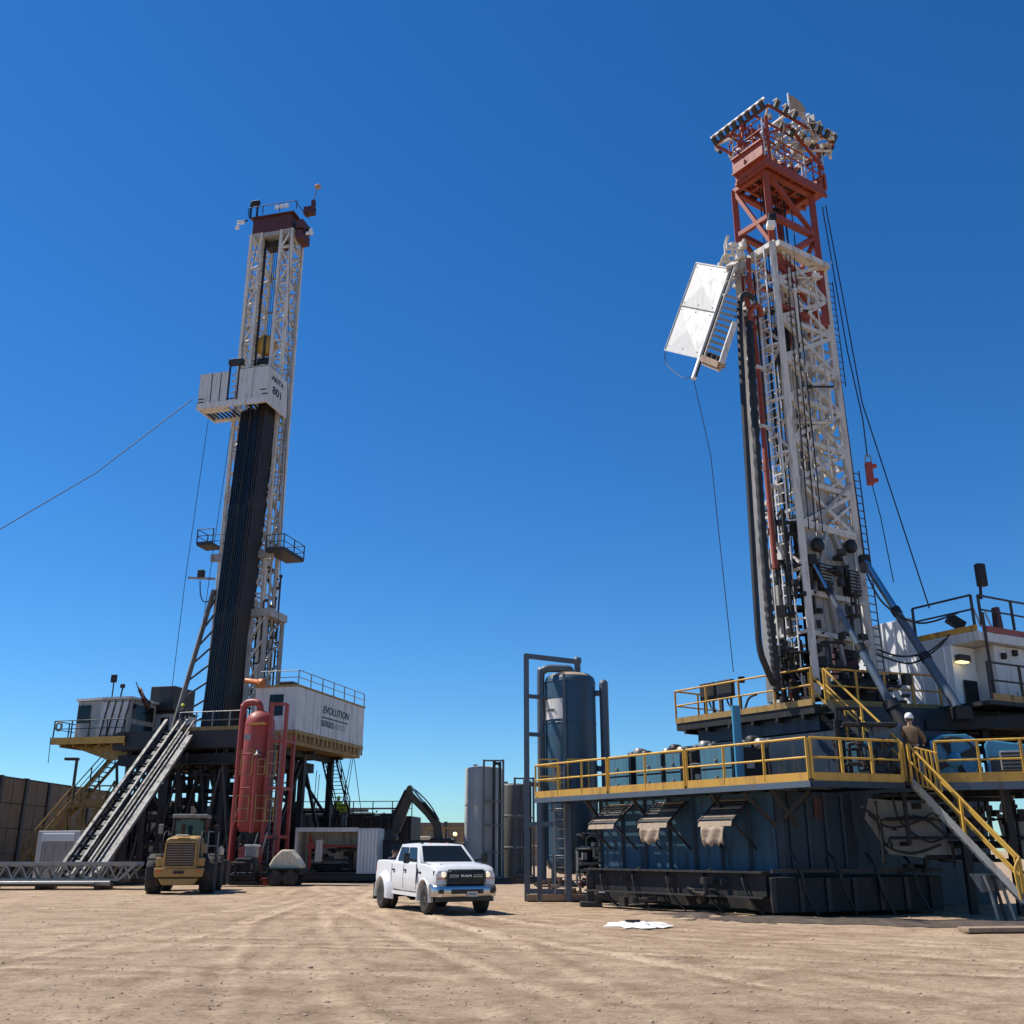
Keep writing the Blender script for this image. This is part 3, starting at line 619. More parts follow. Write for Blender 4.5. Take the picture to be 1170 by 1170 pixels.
# --- left yellow stairs
setf()
st0, st1 = at(140, 853, 65.5), at(24, 984, 64.5)
t = thing('rear_staircase', 'dull yellow staircase climbing behind the white crate to the grey cabin platform', 'stairs', (st1.x, st1.y, 0))
stm = st0.lerp(st1, .5)
stairs(t, st0, stm, (.1, 1.1, 0), 12, 'yellow_dull', 'steel_dark', .035, 1.0, 'steel_dark', .3)
stairs(t, stm + V((-.1, 0, 0)), st1, (.1, 1.1, 0), 12, 'yellow_dull', 'yellow_dull', .05, 1.0, 'yellow_dull', .34)
stairs(t, stm + V((1.9, 1.4, .4)), st1 + V((2.6, 1.4, 0)), (.1, 1.1, 0), 11, 'yellow_dull', 'yellow_dull', .05, 1.0, 'yellow_dull', .34)
MB().prism([stm + V((-.4, 0, -.25)), stm + V((3.4, 0, -.25)), stm + V((3.4, 2.6, -.25)), stm + V((-.4, 2.6, -.25))], (0, 0, .2)).build('landing', 'yellow_dull', t)
railing(t, [stm + V((.6, 0, -.05)), stm + V((3.4, 0, -.05))], 1.05, .8, 'yellow_dull', .045, .25, 'yellow_dull')
for k in range(5):
    x = stm.x - .3 + k * .9; bar('leg', t, (x, stm.y + .05, 0), (x, stm.y + .05, stm.z - .2), .16, .16, 'yellow_dull')
    if k < 4: bar('brace', t, (x, stm.y, .2), (x + .9, stm.y, stm.z - .3), .12, .12, 'yellow_dull'); bar('brace', t, (x + .9, stm.y + .1, .4), (x, stm.y + .1, stm.z - .4), .12, .12, 'yellow_dull')
wb = atz(40, 985, 0.6)
setf(V((-24.9, 59.5, 0)), LR)
t = thing('equipment_crate', 'white steel equipment box with a recessed shutter beside the pipe ramp', 'box')
MB().lohi((-1.35, -.9, .2), (1.35, .9, 2.75)).build('body', 'white', t, .03)
MB().lohi((-1.0, -.94, .3), (1.05, -.91, 2.15)).build('shutter', 'mast_grey', t); MB().lohi((-1.0, -.98, 2.2), (1.05, -.91, 2.6)).build('shutter_box', 'white_clean', t, .02)
for x in (-1.1, .95): bar('skid', t, (x, -1, .1), (x, 1, .1), .2, .2, 'steel_dark')

setL()
# --- pipe ramp
mat('chute_steel', (.21, .20, .185), .65, .1, .25, 4, (.10, .08, .065), .5)
t = thing('pipe_ramp', 'sloping steel pipe ramp of bright worn beams up to the rig floor', 'ramp', (-1, -12.6, 0))
T0, T1 = (-4.75, 8.9), (-12.7, .55)
def rp(x, f, dz=0): return V((x, T0[0] + (T1[0] - T0[0]) * f, T0[1] + (T1[1] - T0[1]) * f + dz))
for x, w, m_ in ((-2.15, .2, 'ramp_steel'), (-1.25, .14, 'ramp_steel'), (-.75, .12, 'ramp_steel')):
    bar('ramp_beam', t, rp(x, -.04), rp(x, 1), w, w, m_)
MB().prism([rp(-.1, 0.1, -.1), rp(.38, 0.1, -.1), rp(.38, 1, -.1), rp(-.1, 1, -.1)], (0, 0, .22)).build('slide_chute', 'chute_steel', t)
MB().prism([rp(-.15, 0, .13), rp(-.07, 0, .13), rp(-.07, 1, .13), rp(-.15, 1, .13)], (0, 0, .12)).build('chute_lip', 'ramp_steel', t)
MB().prism([rp(-2.0, .02, -.3), rp(-1.3, .02, -.3), rp(-1.3, .98, -.3), rp(-2.0, .98, -.3)], (0, 0, .05)).build('ramp_plate', 'steel_black', t)
MB().prism([rp(-1.2, .02, -.32), rp(-.2, .02, -.32), rp(-.2, .98, -.32), rp(-1.2, .98, -.32)], (0, 0, .05)).build('ramp_plate', 'steel_black', t)
for k in range(16): bar('rung', t, rp(-2.1, .04 + k * .06, -.12), rp(-1.25, .04 + k * .06, -.12), .1, .12, 'steel_dark')
for k in range(4): bar('ramp_leg', t, rp(-1.8, .2 + k * .2, -.3), V((-1.8, rp(0, .2 + k * .2).y + .3, .1)), .16, .16, 'steel_dark'); bar('ramp_leg', t, rp(.2, .2 + k * .2, -.3), V((.2, rp(0, .2 + k * .2).y + .3, .1)), .16, .16, 'steel_dark')
for x in (-2.0, .2): bar('ramp_skid', t, (x, -12.9, .15), (x, -5, .15), .25, .3, 'steel_dark')

# --- foreground pipe rack truss
setf(V((-20.9, 50.2, 0)), rad(5))
t = thing('catwalk_truss', 'long low grey steel truss catwalk lying on the dirt before the ramp', 'truss')
for y in (-.7, .7):
    bar('top_chord', t, (-7, y, 1.13), (3.3, y, 1.13), .16, .13, 'galv'); bar('bottom_chord', t, (-7, y, .42), (2.6, y, .42), .13, .12, 'steel')
    for k in range(15):
        xa = -6.8 + k * .66; bar('web', t, (xa, y, .45), (xa + .33, y, 1.08), .07, .07, 'steel'); bar('web', t, (xa + .33, y, 1.08), (xa + .66, y, .45), .07, .07, 'steel')
    bar('web', t, (2.6, y, .42), (3.25, y, 1.1), .1, .1, 'steel')
MB().lohi((-6.9, -.6, 1.0), (3.1, .6, 1.06)).build('deck_plate', 'steel', t)
for k in range(9): bar('cross_beam', t, (-6.5 + k * 1.15, -.7, .35), (-6.5 + k * 1.15, .7, .35), .12, .12, 'steel_dark')
for k in range(4): bar('cross_beam', t, (-6 + k * 2.6, -1.3, .12), (-6 + k * 2.6, 1.0, .12), .24, .2, 'steel_dark')
setf(V((-20.6, 48.9, 0)), rad(5))
for k, (y, z, r) in enumerate(((0, .19, .11), (.28, .17, .09), (-.3, .15, .08))):
    f_ = F @ M.Translation((-5 + k * .5, y, z + .1))
    o = MB().tube((-1.5, 0, 0), (7.2 - k * .8, 0, 0), r).build('casing_pipe', ('steel', 'galv', 'steel_dark')[k], None, frame=f_)
    tag(o, ('thick grey casing pipe lying along the low truss', 'bright thin casing pipe lying along the low truss', 'dark thin casing pipe lying along the low truss')[k], 'pipe')

# --- red separator vessel
setf(V((-14.05, 57, 0)), LR)
t = thing('separator_vessel', 'tall red upright separator vessel with red frame and yellow cages', 'vessel')
MB().lathe([(.02, 9.15), (.35, 9.08), (.62, 8.9), (.78, 8.62), (.82, 8.35), (.82, 3.0), (.70, 2.7), (.3, 2.5)], 30).build('shell', 'vessel_red', t)
for z in (3.15, 4.9, 6.7, 8.3): MB().lathe([(.80, z), (.835, z + .01), (.835, z + .05), (.80, z + .06)], 30).build('weld_ring', 'vessel_red', t)
MB().box((-.25, -.83, 7.6), (.4, .03, .3)).build('name_plate', 'steel', t)
MB().lathe([(.62, 2.85), (.62, .2)], 24).build('skirt', 'steel_black', t)
pipe('inlet_pipe', t, [(-1.05, -.1, .3), (-1.05, -.1, 5), (-1.05, -.1, 9.1), (-.98, -.1, 9.45), (-.75, -.1, 9.6), (-.3, -.1, 9.6), (-.08, -.1, 9.45), (0, 0, 9.0)], .19, 'vessel_red', 6, 12)
for z in (3.4, 5.2, 7.0): bar('pipe_clamp', t, (-1.05, -.1, z), (-.7, 0, z), .1, .12, 'vessel_red')
pipe('side_pipe', t, [(-.88, -.5, .3), (-.88, -.5, 2.6), (-.75, -.5, 3.3), (-.6, -.5, 3.8)], .07, 'vessel_red')
pipe('drain_pipe', t, [(.45, -.85, 2.6), (.45, -.85, 6.4), (.45, -.85, 6.6)], .13, 'vessel_red', 3, 10)
MB().lathe([(.2, 6.6), (.2, 6.68), (.12, 6.7), (.1, 6.9)], 12, (.45, -.85, 0)).build('flange', 'steel', t)
for (x, y, zt) in ((.95, -.55, 9.5), (1.75, -.35, 9.4), (.95, .75, 7.8), (1.75, .75, 7.8)): bar('frame_post', t, (x, y, .2), (x, y, zt), .17, .17, 'vessel_red')
for z in (9.4,): bar('frame_beam', t, (.95, -.55, z), (1.75, -.35, z), .12, .14, 'vessel_red')
for z in (7.4, 4.9, 2.4): bar('frame_beam', t, (.85, -.6, z), (1.85, -.4, z), .14, .16, 'vessel_red'); bar('frame_beam', t, (1.75, -.4, z), (1.75, .8, z), .14, .16, 'vessel_red')
for x in (1.2, 1.5): rod('ladder_rail', t, (x, -.3, .5), (x, -.3, 8.2), .03, 'steel')
for k in range(24): rod('rung', t, (1.2, -.3, .7 + k * .31), (1.5, -.3, .7 + k * .31), .018, 'steel')
for (xa, xb, za, zb_) in ((-.45, .25, 5.6, 6.9), (.6, 1.0, 5.6, 6.4), (1.15, 1.65, 5.5, 6.8), (-.55, .2, 3.2, 4.5), (.62, 1.25, 3.2, 4.5), (1.2, 1.7, 3.2, 4.3)):
    y = -.98
    for p, q in (((xa, za), (xb, za)), ((xa, zb_), (xb, zb_)), ((xa, za), (xa, zb_)), ((xb, za), (xb, zb_)), ((xa, (za + zb_) / 2), (xb, (za + zb_) / 2))):
        bar('cage_bar', t, (p[0], y, p[1]), (q[0], y, q[1]), .045, .045, 'yellow_dull')
MB().lohi((-.15, -1.0, 8.25), (.8, -.8, 8.36)).build('top_bracket', 'amber', t)
MB().lohi((-.9, -1.2, .05), (2.0, 1.2, .3)).build('skid_base', 'vessel_red', t)
for x in (.0, .55): bar('strut', t, (x + .3, -1.0, .3), (x + .9, -1.0, 2.6), .06, .06, 'galv')
for (x0, w_) in ((.0, .3), (.85, .35)): MB().lohi((x0 - .1, -1.1, .35), (x0 + w_, -.9, 1.9)).build('panel', 'vessel_red', t)
clutter(t, (-.9, -1.0, .3), (1.9, -.4, 2.4), 16, 'steel_dark', 12, .03, .07)

# --- open white container
setf(V((-9.95, 60, 0)), rad(-2))
t = thing('open_container', 'open fronted white steel container with dark pump gear inside', 'container')
MB().lohi((-2.35, 0, .45), (2.35, .06 + 2.2, .55)).build('floor', 'steel_dark', t)
MB().lohi((-2.35, 0, 2.75), (2.35, 2.3, 2.92)).build('roof', 'white', t)
MB().lohi((-2.35, 2.2, .56), (2.35, 2.3, 2.74)).build('back_wall', 'white_old', t)
for x in (-2.33, 2.23): MB().lohi((x, .12, .56), (x + .1, 2.19, 2.74)).build('side_wall', 'white', t)
bar('corner_post', t, (-2.28, .03, .45), (-2.28, .03, 2.75), .16, .16, 'white')
MB().lohi((1.22, -.05, .48), (2.36, .04, 2.86)).build('door_leaf', 'white', t)
for k in range(6): bar('rib', t, (1.32 + k * .19, -.07, .55), (1.32 + k * .19, -.07, 2.8), .05, .04, 'white_clean')
MB().lohi((-2.36, -.06, 2.72), (1.2, .05, 2.95)).build('header', 'white', t)
MB().lohi((-2.5, -.1, .12), (2.5, 2.3, .43)).build('skid', 'steel_dark', t)
rod('fire_main', t, (-1.5, .6, 1.95), (1.2, .6, 1.95), .07, 'vessel_red'); rod('fire_main', t, (-1.6, .6, .7), (-1.6, .6, 2.5), .09, 'vessel_red')
MB().box((-1.55, .5, 2.0), (.4, .3, .4)).build('valve', 'vessel_red', t, .05)
clutter(t, (-2.0, .6, .6), (1.1, 1.9, 1.9), 30, 'steel_dark', 14, .03, .09, boxes=.5)
MB().lohi((-1.3, .5, 1.1), (-.9, .9, 2.3)).build('cabinet', 'white_old', t, .02)

# --- small trailer with tank and pump
setf(V((-11.85, 54.6, 0)), rad(-3))
t = thing('tank_trailer', 'two axle trailer with a cream plastic tank before the open container', 'trailer')
MB().lohi((-2.6, -.6, .55), (1.15, .6, .66)).build('frame', 'steel_black', t)
pr = [(-.75, .75), (-.82, 1.0), (-.62, 1.35), (-.35, 1.62), (-.22, 1.75), (.22, 1.75), (.3, 1.64), (.62, 1.32), (.85, 1.0), (.8, .75)]
MB().prism([(x + .35, -.55, z) for x, z in pr], (0, 1.1, 0)).build('tank', 'cream', t, .09)
MB().lohi((-.5, -.56, .66), (1.2, .56, .86)).build('cradle', 'steel_black', t)
for x in (-.05, .72):
    for y in (-.72, .72):
        w = MB().lathe([(.2, -.11), (.36, -.11), (.4, -.07), (.4, .07), (.36, .11), (.2, .11)], 22, (x, y, .4), M.Rotation(rad(90), 3, 'X')).build('wheel', 'rubber', t)
        MB().lathe([(.02, -.1), (.2, -.09), (.2, .09), (.02, .1)], 14, (x, y, .4), M.Rotation(rad(90), 3, 'X')).build('rim', 'steel', w)
MB().lohi((-.5, -.85, .8), (1.2, -.6, .87)).build('mudguard', 'steel_black', t)
bar('drawbar', t, (-2.6, 0, .5), (-4.4, 0, .45), .1, .1, 'steel')
setf(V((-13.5, 54.3, 0)), rad(-3))
t = thing('engine_pump', 'dark skid mounted engine pump with a pale box on top beside cream tank', 'pump')
MB().lohi((-1.0, -.5, .1), (.75, .5, .25)).build('skid', 'steel_dark', t)
MB().prism([(-.75, -.45, .25), (.6, -.45, .25), (.6, -.45, 1.0), (.35, -.45, 1.35), (-.4, -.45, 1.35), (-.75, -.45, 1.0)], (0, .9, 0)).build('engine_block', 'steel_black', t, .06)
MB().lohi((-.1, -.2, 1.38), (.5, .3, 1.95)).build('air_box', 'tarp', t, .06); MB().lohi((-.14, -.24, 1.9), (.54, .34, 2.0)).build('air_box_lid', 'white_old', t, .02)
clutter(t, (-1.6, -.8, .15), (.6, -.4, 1.2), 18, 'steel_black', 15, .03, .07)
clutter(t, (-2.3, -.4, .1), (-1, .4, 1.0), 10, 'yellow_dull', 16, .04, .08)

# --- stairs at right under doghouse, with mud tanks behind
setL()
t = thing('floor_staircase', 'steep dark open tread stairs hanging below the white doghouse', 'stairs', (4.6, 5.2, 4))
sa, sb = toL(at(366, 858, 70)), toL(at(383, 932, 66.5))
stairs(t, sa, sb, (.95, .0, 0), 17, 'steel_black', 'steel_dark', .035, .95, 'steel_dark', .25)
for i, (a, b) in enumerate((((402, 862, 69), (391, 918, 70)), ((404, 862, 69), (395, 918, 69)), ((404, 862, 69), (413, 930, 69)), ((362, 880, 69), (358, 930, 70)), ((365, 885, 69), (361, 930, 69)))):
    cable('sling_line', [at(*a), at(*b)], .025, ['slack dark line hanging from the doghouse base to the stair rail', 'second slack dark line hanging close beside the stair rail', 'single dark line slanting away from the doghouse corner to the tanks', 'dark line hanging left of the steep stairs', 'dark line hanging close against the steep stairs'][i], 'line')
setf(V((-12.2, 74, 0)), rad(-6))
t = thing('mud_tanks', 'long dark ribbed mud tank unit with roof railing behind the white container', 'tank')
MB().lohi((-6, 0, .3), (5.2, 3.5, 4.0)).build('tank_body', 'steel_black', t, .04)
for k in range(18): bar('rib', t, (-5.8 + k * .63, -.05, .3), (-5.8 + k * .63, -.05, 4.0), .16, .12, 'steel_dark')
railing(t, [(-6, .1, 4.0), (5.2, .1, 4.0)], 1.0, 1.4, 'steel_dark', .03, 0)
clutter(t, (-5, .3, 4.0), (4.6, 3, 4.7), 22, 'steel_black', 17, .04, .1, boxes=.4)

# ================================================================== SOUND WALLS, POLES
setf(V((-31.3, 50, 0)))
t = thing('sound_wall', 'tall brown panelled sound wall with dark posts along the left yard edge', 'wall')
for k in range(34):
    y = k * 3.4; hgt = 6.0 + .04 * math.sin(k * 1.7)
    bar('post', t, (0, y, 0), (0, y, hgt + .08), .3, .34, 'sound_post')
    for j in range(4):
        MB().lohi((-.06 - .02 * ((k + j) % 2), y + .17, j * 1.5 + .02), (.02, y + 1.66, j * 1.5 + 1.48)).build('panel', 'sound_panel', t)
        MB().lohi((-.06, y + 1.72, j * 1.5 + .02), (.02 + .015 * ((k * 3 + j) % 2), y + 3.22, j * 1.5 + 1.48)).build('panel', 'sound_panel', t)
    MB().lohi((-.16, y + .15, 0), (-.1, y + 3.25, 5.98)).build('backing', 'sound_post', t)
    bar('cap_rail', t, (0, y + .17, 6.03), (0, y + 3.22, 6.03), .12, .08, 'sound_post')
setf(V((-31.3, 164, 0)))
t = thing('far_sound_wall', 'distant low brown sound wall with dark posts closing the yard behind', 'wall')
for k in range(20):
    x = k * 4.2; bar('post', t, (x, 0, 0), (x, 0, 6.0), .5, .4, 'sound_post')
    MB().lohi((x + .27, -.03, .02), (x + 3.93, .05, 5.85)).build('panel', 'tan_board' if k > 8 else 'sound_panel', t)
setf()
for i, (px, py, Y, lab) in enumerate(((88, 868, 74, 'dark pole lamp with flat head above the brown sound wall'), (447, 931, 120, 'small distant pole lamp beside the excavator arm'))):
    p = at(px, py, Y); setf((p.x, p.y, 0))
    t = thing('pole_lamp', lab, 'lamp'); s = 1 + i * .3
    bar('pole', t, (0, 0, 0), (0, 0, p.z), .16 * s, .16 * s, 'steel_dark'); MB().lohi((-.85 * s, -.2, p.z - .05), (.12, .2, p.z + .14)).build('lamp_head', 'steel_black', t, .03)

# distant yard things behind the truck
setf(V((-4.6, 118, 0)))
t = thing('yellow_scaffold', 'distant yellow railed scaffold frame standing before the far wall', 'scaffold')
for k in range(8):
    bar('post', t, (-5 + k * 2, 0, 0), (-5 + k * 2, 0, 4.2), .18, .18, 'yellow_dull')
for z in (1.4, 2.6, 4.1): bar('rail', t, (-5, 0, z), (9, 0, z), .18, .2, 'yellow_dull')
for k in range(7): bar('brace', t, (-5 + k * 2, .1, 1.4), (-3 + k * 2, .1, 4.1), .12, .12, 'yellow_dull')
MB().lohi((-5, .5, .1), (9, 2.5, 2.3)).build('tank_block', 'tan_board', t, .1)
setf(V((-9.2, 100, 0))); t = thing('distant_trailer', 'distant cream box trailer beyond the dark bin', 'trailer')
MB().lohi((-2.2, 0, .8), (1.4, 2.2, 3.0)).build('body', 'cream', t, .08); MB().lohi((-1.9, -.03, 1.7), (-.6, .02, 2.5)).build('window', 'glass', t)
for x in (-1.2, .6): MB().lathe([(.02, -.1), (.42, -.1), (.42, .1), (.02, .1)], 16, (x, .1, .42), M.Rotation(rad(90), 3, 'X')).build('wheel', 'rubber', t)
p = at(520, 953, 100); setf((p.x, p.y, 0)); t = thing('work_light', 'small lit yellow work light on a stand near the grey tank', 'light')
rod('stand', t, (0, 0, 0), (0, 0, p.z - .25), .07, 'steel_dark'); MB().lathe([(.02, -.18), (.16, -.12), (.2, 0), (.16, .12), (.02, .18)], 14, (0, -.1, p.z)).build('lamp', 'lamp_lit', t)
for s_ in (-.5, .5): bar('stand_leg', t, (0, 0, p.z - .9), (s_, -.3, 0), .07, .07, 'steel_dark')

# dark bin behind the truck
setf(V((-6.6, 62, 0)), rad(-4)); t = thing('waste_bin', 'dark blue steel bin behind the white pickup truck', 'bin')
MB().prism([(-1.6, 0, .25), (3.0, 0, .25), (3.2, 0, 2.2), (-1.8, 0, 2.2)], (0, 2.4, 0)).build('body', 'blue_deep', t, .03)
for k in range(7): bar('rib', t, (-1.5 + k * .75, -.06, .3), (-1.5 + k * .75, -.06, 2.15), .14, .12, 'blue_deep')
bar('top_rim', t, (-1.85, -.06, 2.22), (3.25, -.06, 2.22), .16, .16, 'steel_black')

# ================================================================== EXCAVATOR
setf(V((-3.7, 68, 0)), rad(0)); t = thing('excavator', 'brown excavator with raised folded boom behind the pickup truck', 'excavator')
def ex(px, py): q = at(px, py, 68); return V((q.x + 3.7, 0, q.z))
def armplate(name, pts, w=.42): return MB().prism([ex(*p) + V((0, -w / 2, 0)) for p in pts], (0, w, 0)).build(name, 'arm_brown', t, .03)
mat('arm_brown', (.12, .085, .05), .55, 0, .15, 2, (.06, .045, .03), .4)
armplate('boom', [(497, 972), (495, 944), (486, 932), (466.5, 912), (468, 903), (472, 906), (490, 925), (504, 940), (508, 972)])
armplate('stick', [(470, 897), (466, 898), (450, 930), (447, 958), (457, 950), (470, 917), (472, 906)], .36)
armplate('bucket', [(440, 950), (449, 948), (455, 958), (447, 968), (437, 966)], 1.1)
rod('ram', t, ex(471, 900) + V((0, -.3, 0)), ex(485, 918) + V((0, -.3, 0)), .07, 'chrome'); rod('ram', t, ex(484, 917) + V((0, -.3, 0)), ex(500, 936) + V((0, -.3, 0)), .12, 'steel_black')
rod('ram', t, ex(464, 903) + V((0, -.3, 0)), ex(449, 934) + V((0, -.3, 0)), .08, 'steel_black')
pipe('hydraulic_line', t, [ex(472, 901) + V((0, -.28, 0)), ex(480, 909) + V((0, -.28, .1)), ex(492, 923) + V((0, -.28, .15)), ex(502, 937) + V((0, -.28, 0))], .04, 'hose')
MB().lohi((-1.6, -1.3, 1.1), (2.2, 1.3, 2.2)).build('house', 'arm_brown', t, .1); MB().lohi((-1.5, -1.25, 1.3), (-.1, -.2, 2.45)).build('cab', 'glass', t, .08)
for y in (-1.2, 1.2):
    MB().prism([(-2.0, y - .3, .4), (-1.7, y - .3, 0.02), (1.7, y - .3, .02), (2.0, y - .3, .4), (1.7, y - .3, .85), (-1.7, y - .3, .85)], (0, .6, 0)).build('track', 'steel_black', t, .05)
MB().lathe([(.8, .8), (.8, 1.1)], 20).build('slew_ring', 'steel_black', t)

# ================================================================== WHEEL LOADER (seen from behind)
setf(V((-13.95, 45.2, 0)), rad(10)); t = thing('wheel_loader', 'dusty yellow wheel loader seen from behind with square radiator grille', 'loader')
def tyre(par, x, y, r, w, rimmt='cat_yellow', axis='X', nm='wheel', lugs=0):
    rot = M.Rotation(rad(90), 3, 'Y') if axis == 'X' else M.Rotation(rad(90), 3, 'X')
    wh = MB().lathe([(r * .5, -w * .42), (r * .62, -w * .5), (r * .92, -w * .47), (r, -w * .36), (r, w * .36), (r * .92, w * .47), (r * .62, w * .5), (r * .5, w * .42)], 32, (x, y, r), rot)
    if lugs:
        for k in range(lugs):
            a = 6.2832 * k / lugs; s = 1 if k % 2 else -1
            c = V((x, y, r)) + (V((s * w * .22, math.cos(a) * r, math.sin(a) * r)) if axis == 'X' else V((math.cos(a) * r, s * w * .22, math.sin(a) * r)))
            wh.box(c, (w * .5, .05, .07) if axis == 'X' else (.05, w * .5, .07), M.Rotation(a, 3, 'X') if axis == 'X' else M.Rotation(-a, 3, 'Y'))
    o = wh.build(nm, 'rubber', par)
    MB().lathe([(.02, -w * .3), (r * .2, -w * .34), (r * .45, -w * .2), (r * .55, -w * .44), (r * .55, w * .44), (r * .45, w * .2), (r * .2, w * .34), (.02, w * .3)], 24, (x, y, r), rot).build('rim', rimmt, o)
    return o
for x in (-1.08, 1.08):
    for y in (0, 3.0): tyre(t, x, y, .79, .62, lugs=22)
MB().prism([(-.72, -1.05, 1.0), (.72, -1.05, 1.0), (.66, -1.0, 2.1), (.55, -.9, 2.22), (-.55, -.9, 2.22), (-.66, -1.0, 2.1)], (0, 1.9, .12)).build('engine_hood', 'cat_yellow', t, .06)
MB().lohi((-.57, -1.12, 1.12), (.57, -1.02, 2.0)).build('radiator_grille', 'steel_dark', t, .02)
for k in range(9): bar('grille_slat', t, (-.54, -1.135, 1.18 + k * .095), (.54, -1.135, 1.18 + k * .095), .02, .03, 'timber')
for x in (-.6, .6): bar('grille_frame', t, (x, -1.13, 1.06), (x, -1.13, 2.04), .06, .05, 'cat_yellow')
for z in (1.06, 2.04): bar('grille_frame', t, (-.63, -1.13, z), (.63, -1.13, z), .05, .06, 'cat_yellow')
MB().prism([(-.95, -1.15, .66), (.95, -1.15, .66), (1.0, -1.15, 1.03), (-1.0, -1.15, 1.03)], (0, .7, 0)).build('counterweight', 'cat_yellow', t, .06)
MB().prism([(-.62, -1.2, .36), (.62, -1.2, .36), (.8, -1.2, .62), (-.8, -1.2, .62)], (0, .8, 0)).build('hitch_block', 'cat_yellow', t, .04)
MB().lohi((-.2, -1.23, .8), (.2, -1.16, .9)).build('hitch_slot', 'steel_black', t)
for x in (-.78, .78):
    MB().box((x, -1.17, .9), (.16, .04, .1)).build('tail_lamp', 'amber_lens', t, .01); MB().box((x * 1.05, -.7, 1.25), (.3, .5, .36)).build('side_step', 'cat_yellow', t, .05)
    pipe('hand_rail', t, [(x * .98, -.9, 1.3), (x * .98, -.9, 2.25), (x * .95, -.3, 2.5), (x * .95, .6, 2.5)], .025, 'steel_black', 4)
MB().box((0, -1.0, 2.3), (.5, .3, .08)).build('hood_cap', 'cream', t, .03)
for x in (-.5, .5): MB().box((x, .95, 3.0), (.16, .14, .14)).build('roof_lamp', 'steel_black', t, .02)
MB().lohi((-.7, .85, 1.2), (.7, 2.5, 2.0)).build('cab_base', 'cat_yellow', t, .05)
for x in (-.68, .68):
    for y in (.95, 2.4): bar('cab_pillar', t, (x, y, 2.0), (x * .93, y + .03, 3.05), .09, .09, 'steel_black')
MB().lohi((-.64, .98, 2.02), (.64, 1.02, 3.0)).build('rear_window', 'glass_green', t)
for x in (-.66, .66): MB().lohi((x - .02, 1.0, 2.05), (x + .02, 2.35, 3.0)).build('side_window', 'glass_green', t)
MB().lohi((-.74, .85, 3.06), (.74, 2.55, 3.22)).build('cab_roof', 'tarp', t, .05)
MB().lathe([(.09, 0), (.09, .3), (.12, .32), (.1, .5)], 12, (-.1, -.2, 2.28)).build('exhaust', 'steel_black', t)
bar('mirror_arm', t, (-.7, 1.2, 2.6), (-1.15, 1.1, 2.75), .05, .05, 'steel_black'); MB().box((-1.2, 1.1, 2.6), (.2, .1, .4)).build('mirror', 'tarp', t, .03)
bar('mirror_arm', t, (.7, 1.2, 2.6), (1.1, 1.1, 2.75), .05, .05, 'steel_black'); MB().box((1.15, 1.1, 2.6), (.2, .1, .35)).build('mirror', 'steel_black', t, .03)
for z in (1.4, 1.9, 2.5): bar('ladder_step', t, (.8, 1.2, z), (1.25, 1.2, z), .05, .05, 'steel')
for x in (.82, 1.24): bar('ladder_rail', t, (x, 1.2, 1.2), (x, 1.2, 2.5), .05, .05, 'steel')
MB().lohi((-1.5, 4.0, .2), (1.5, 4.9, 1.3)).build('bucket', 'steel_dark', t, .06)
for x in (-.45, .45): bar('lift_arm', t, (x, 2.6, 1.6), (x, 4.1, .8), .16, .3, 'cat_yellow')
MB().lathe([(.12, -.2), (.15, 0), (.05, .15)], 12, (1.45, .6, 1.75)).build('work_lamp', 'cream', t); bar('lamp_arm', t, (1.05, .6, 1.5), (1.45, .6, 1.6), .06, .06, 'cat_yellow')

# ================================================================== GREY TANKS
def cyl_tank(loc, r, h, label, rz=0, fr=True, mt='tank_grey'):
    setf(loc, rz); t = thing('storage_tank', label, 'tank', group=None)
    MB().lathe([(.02, h + .12), (r * .6, h + .09), (r * .97, h), (r, h - .06), (r, .3), (r * .98, .05)], 40).build('shell', mt, t)
    for z in (h * .33, h * .66): MB().lathe([(r + .012, z), (r + .02, z + .02), (r + .02, z + .08), (r + .012, z + .1)], 40).build('hoop', 'tank_grey', t)
    xs_ = (.05, 1.2)
    for x in xs_:
        for y in (-r - .3,): bar('frame_post', t, (x, y, 0), (x, y, h + .4), .13, .12, 'grey_mid')
    for z in (.3, 1.6, 3.1, h - 2.0, h + .34): bar('frame_beam', t, (xs_[0], -r - .3, z), (xs_[1], -r - .3, z), .1, .09, 'grey_mid')
    pipe('vent_pipe', t, [(.65, -r - .15, .3), (.65, -r - .15, h - .2), (.7, -r - .1, h + .15), (.85, -r + .1, h + .2), (.98, -r - .1, h + .1), (1.0, -r - .15, h - .3), (1.0, -r - .15, .3)], .09, 'steel_dark', 5)
    MB().lohi((-r, -r - .5, .02), (1.5, r, .2)).build('skid', 'steel_dark', t)
    MB().box((-.5, -.2, h + .16), (.25, .25, .12)).build('hatch', 'steel', t, .03)
cyl_tank((-1.72, 63, 0), 1.12, 6.45, 'tall pale grey cylindrical tank with dark pipe frame, nearest the excavator')
cyl_tank((.12, 65.5, 0), .9, 5.6, 'shorter darker grey tank squeezed beside the taller grey tank', mt='grey_mid')

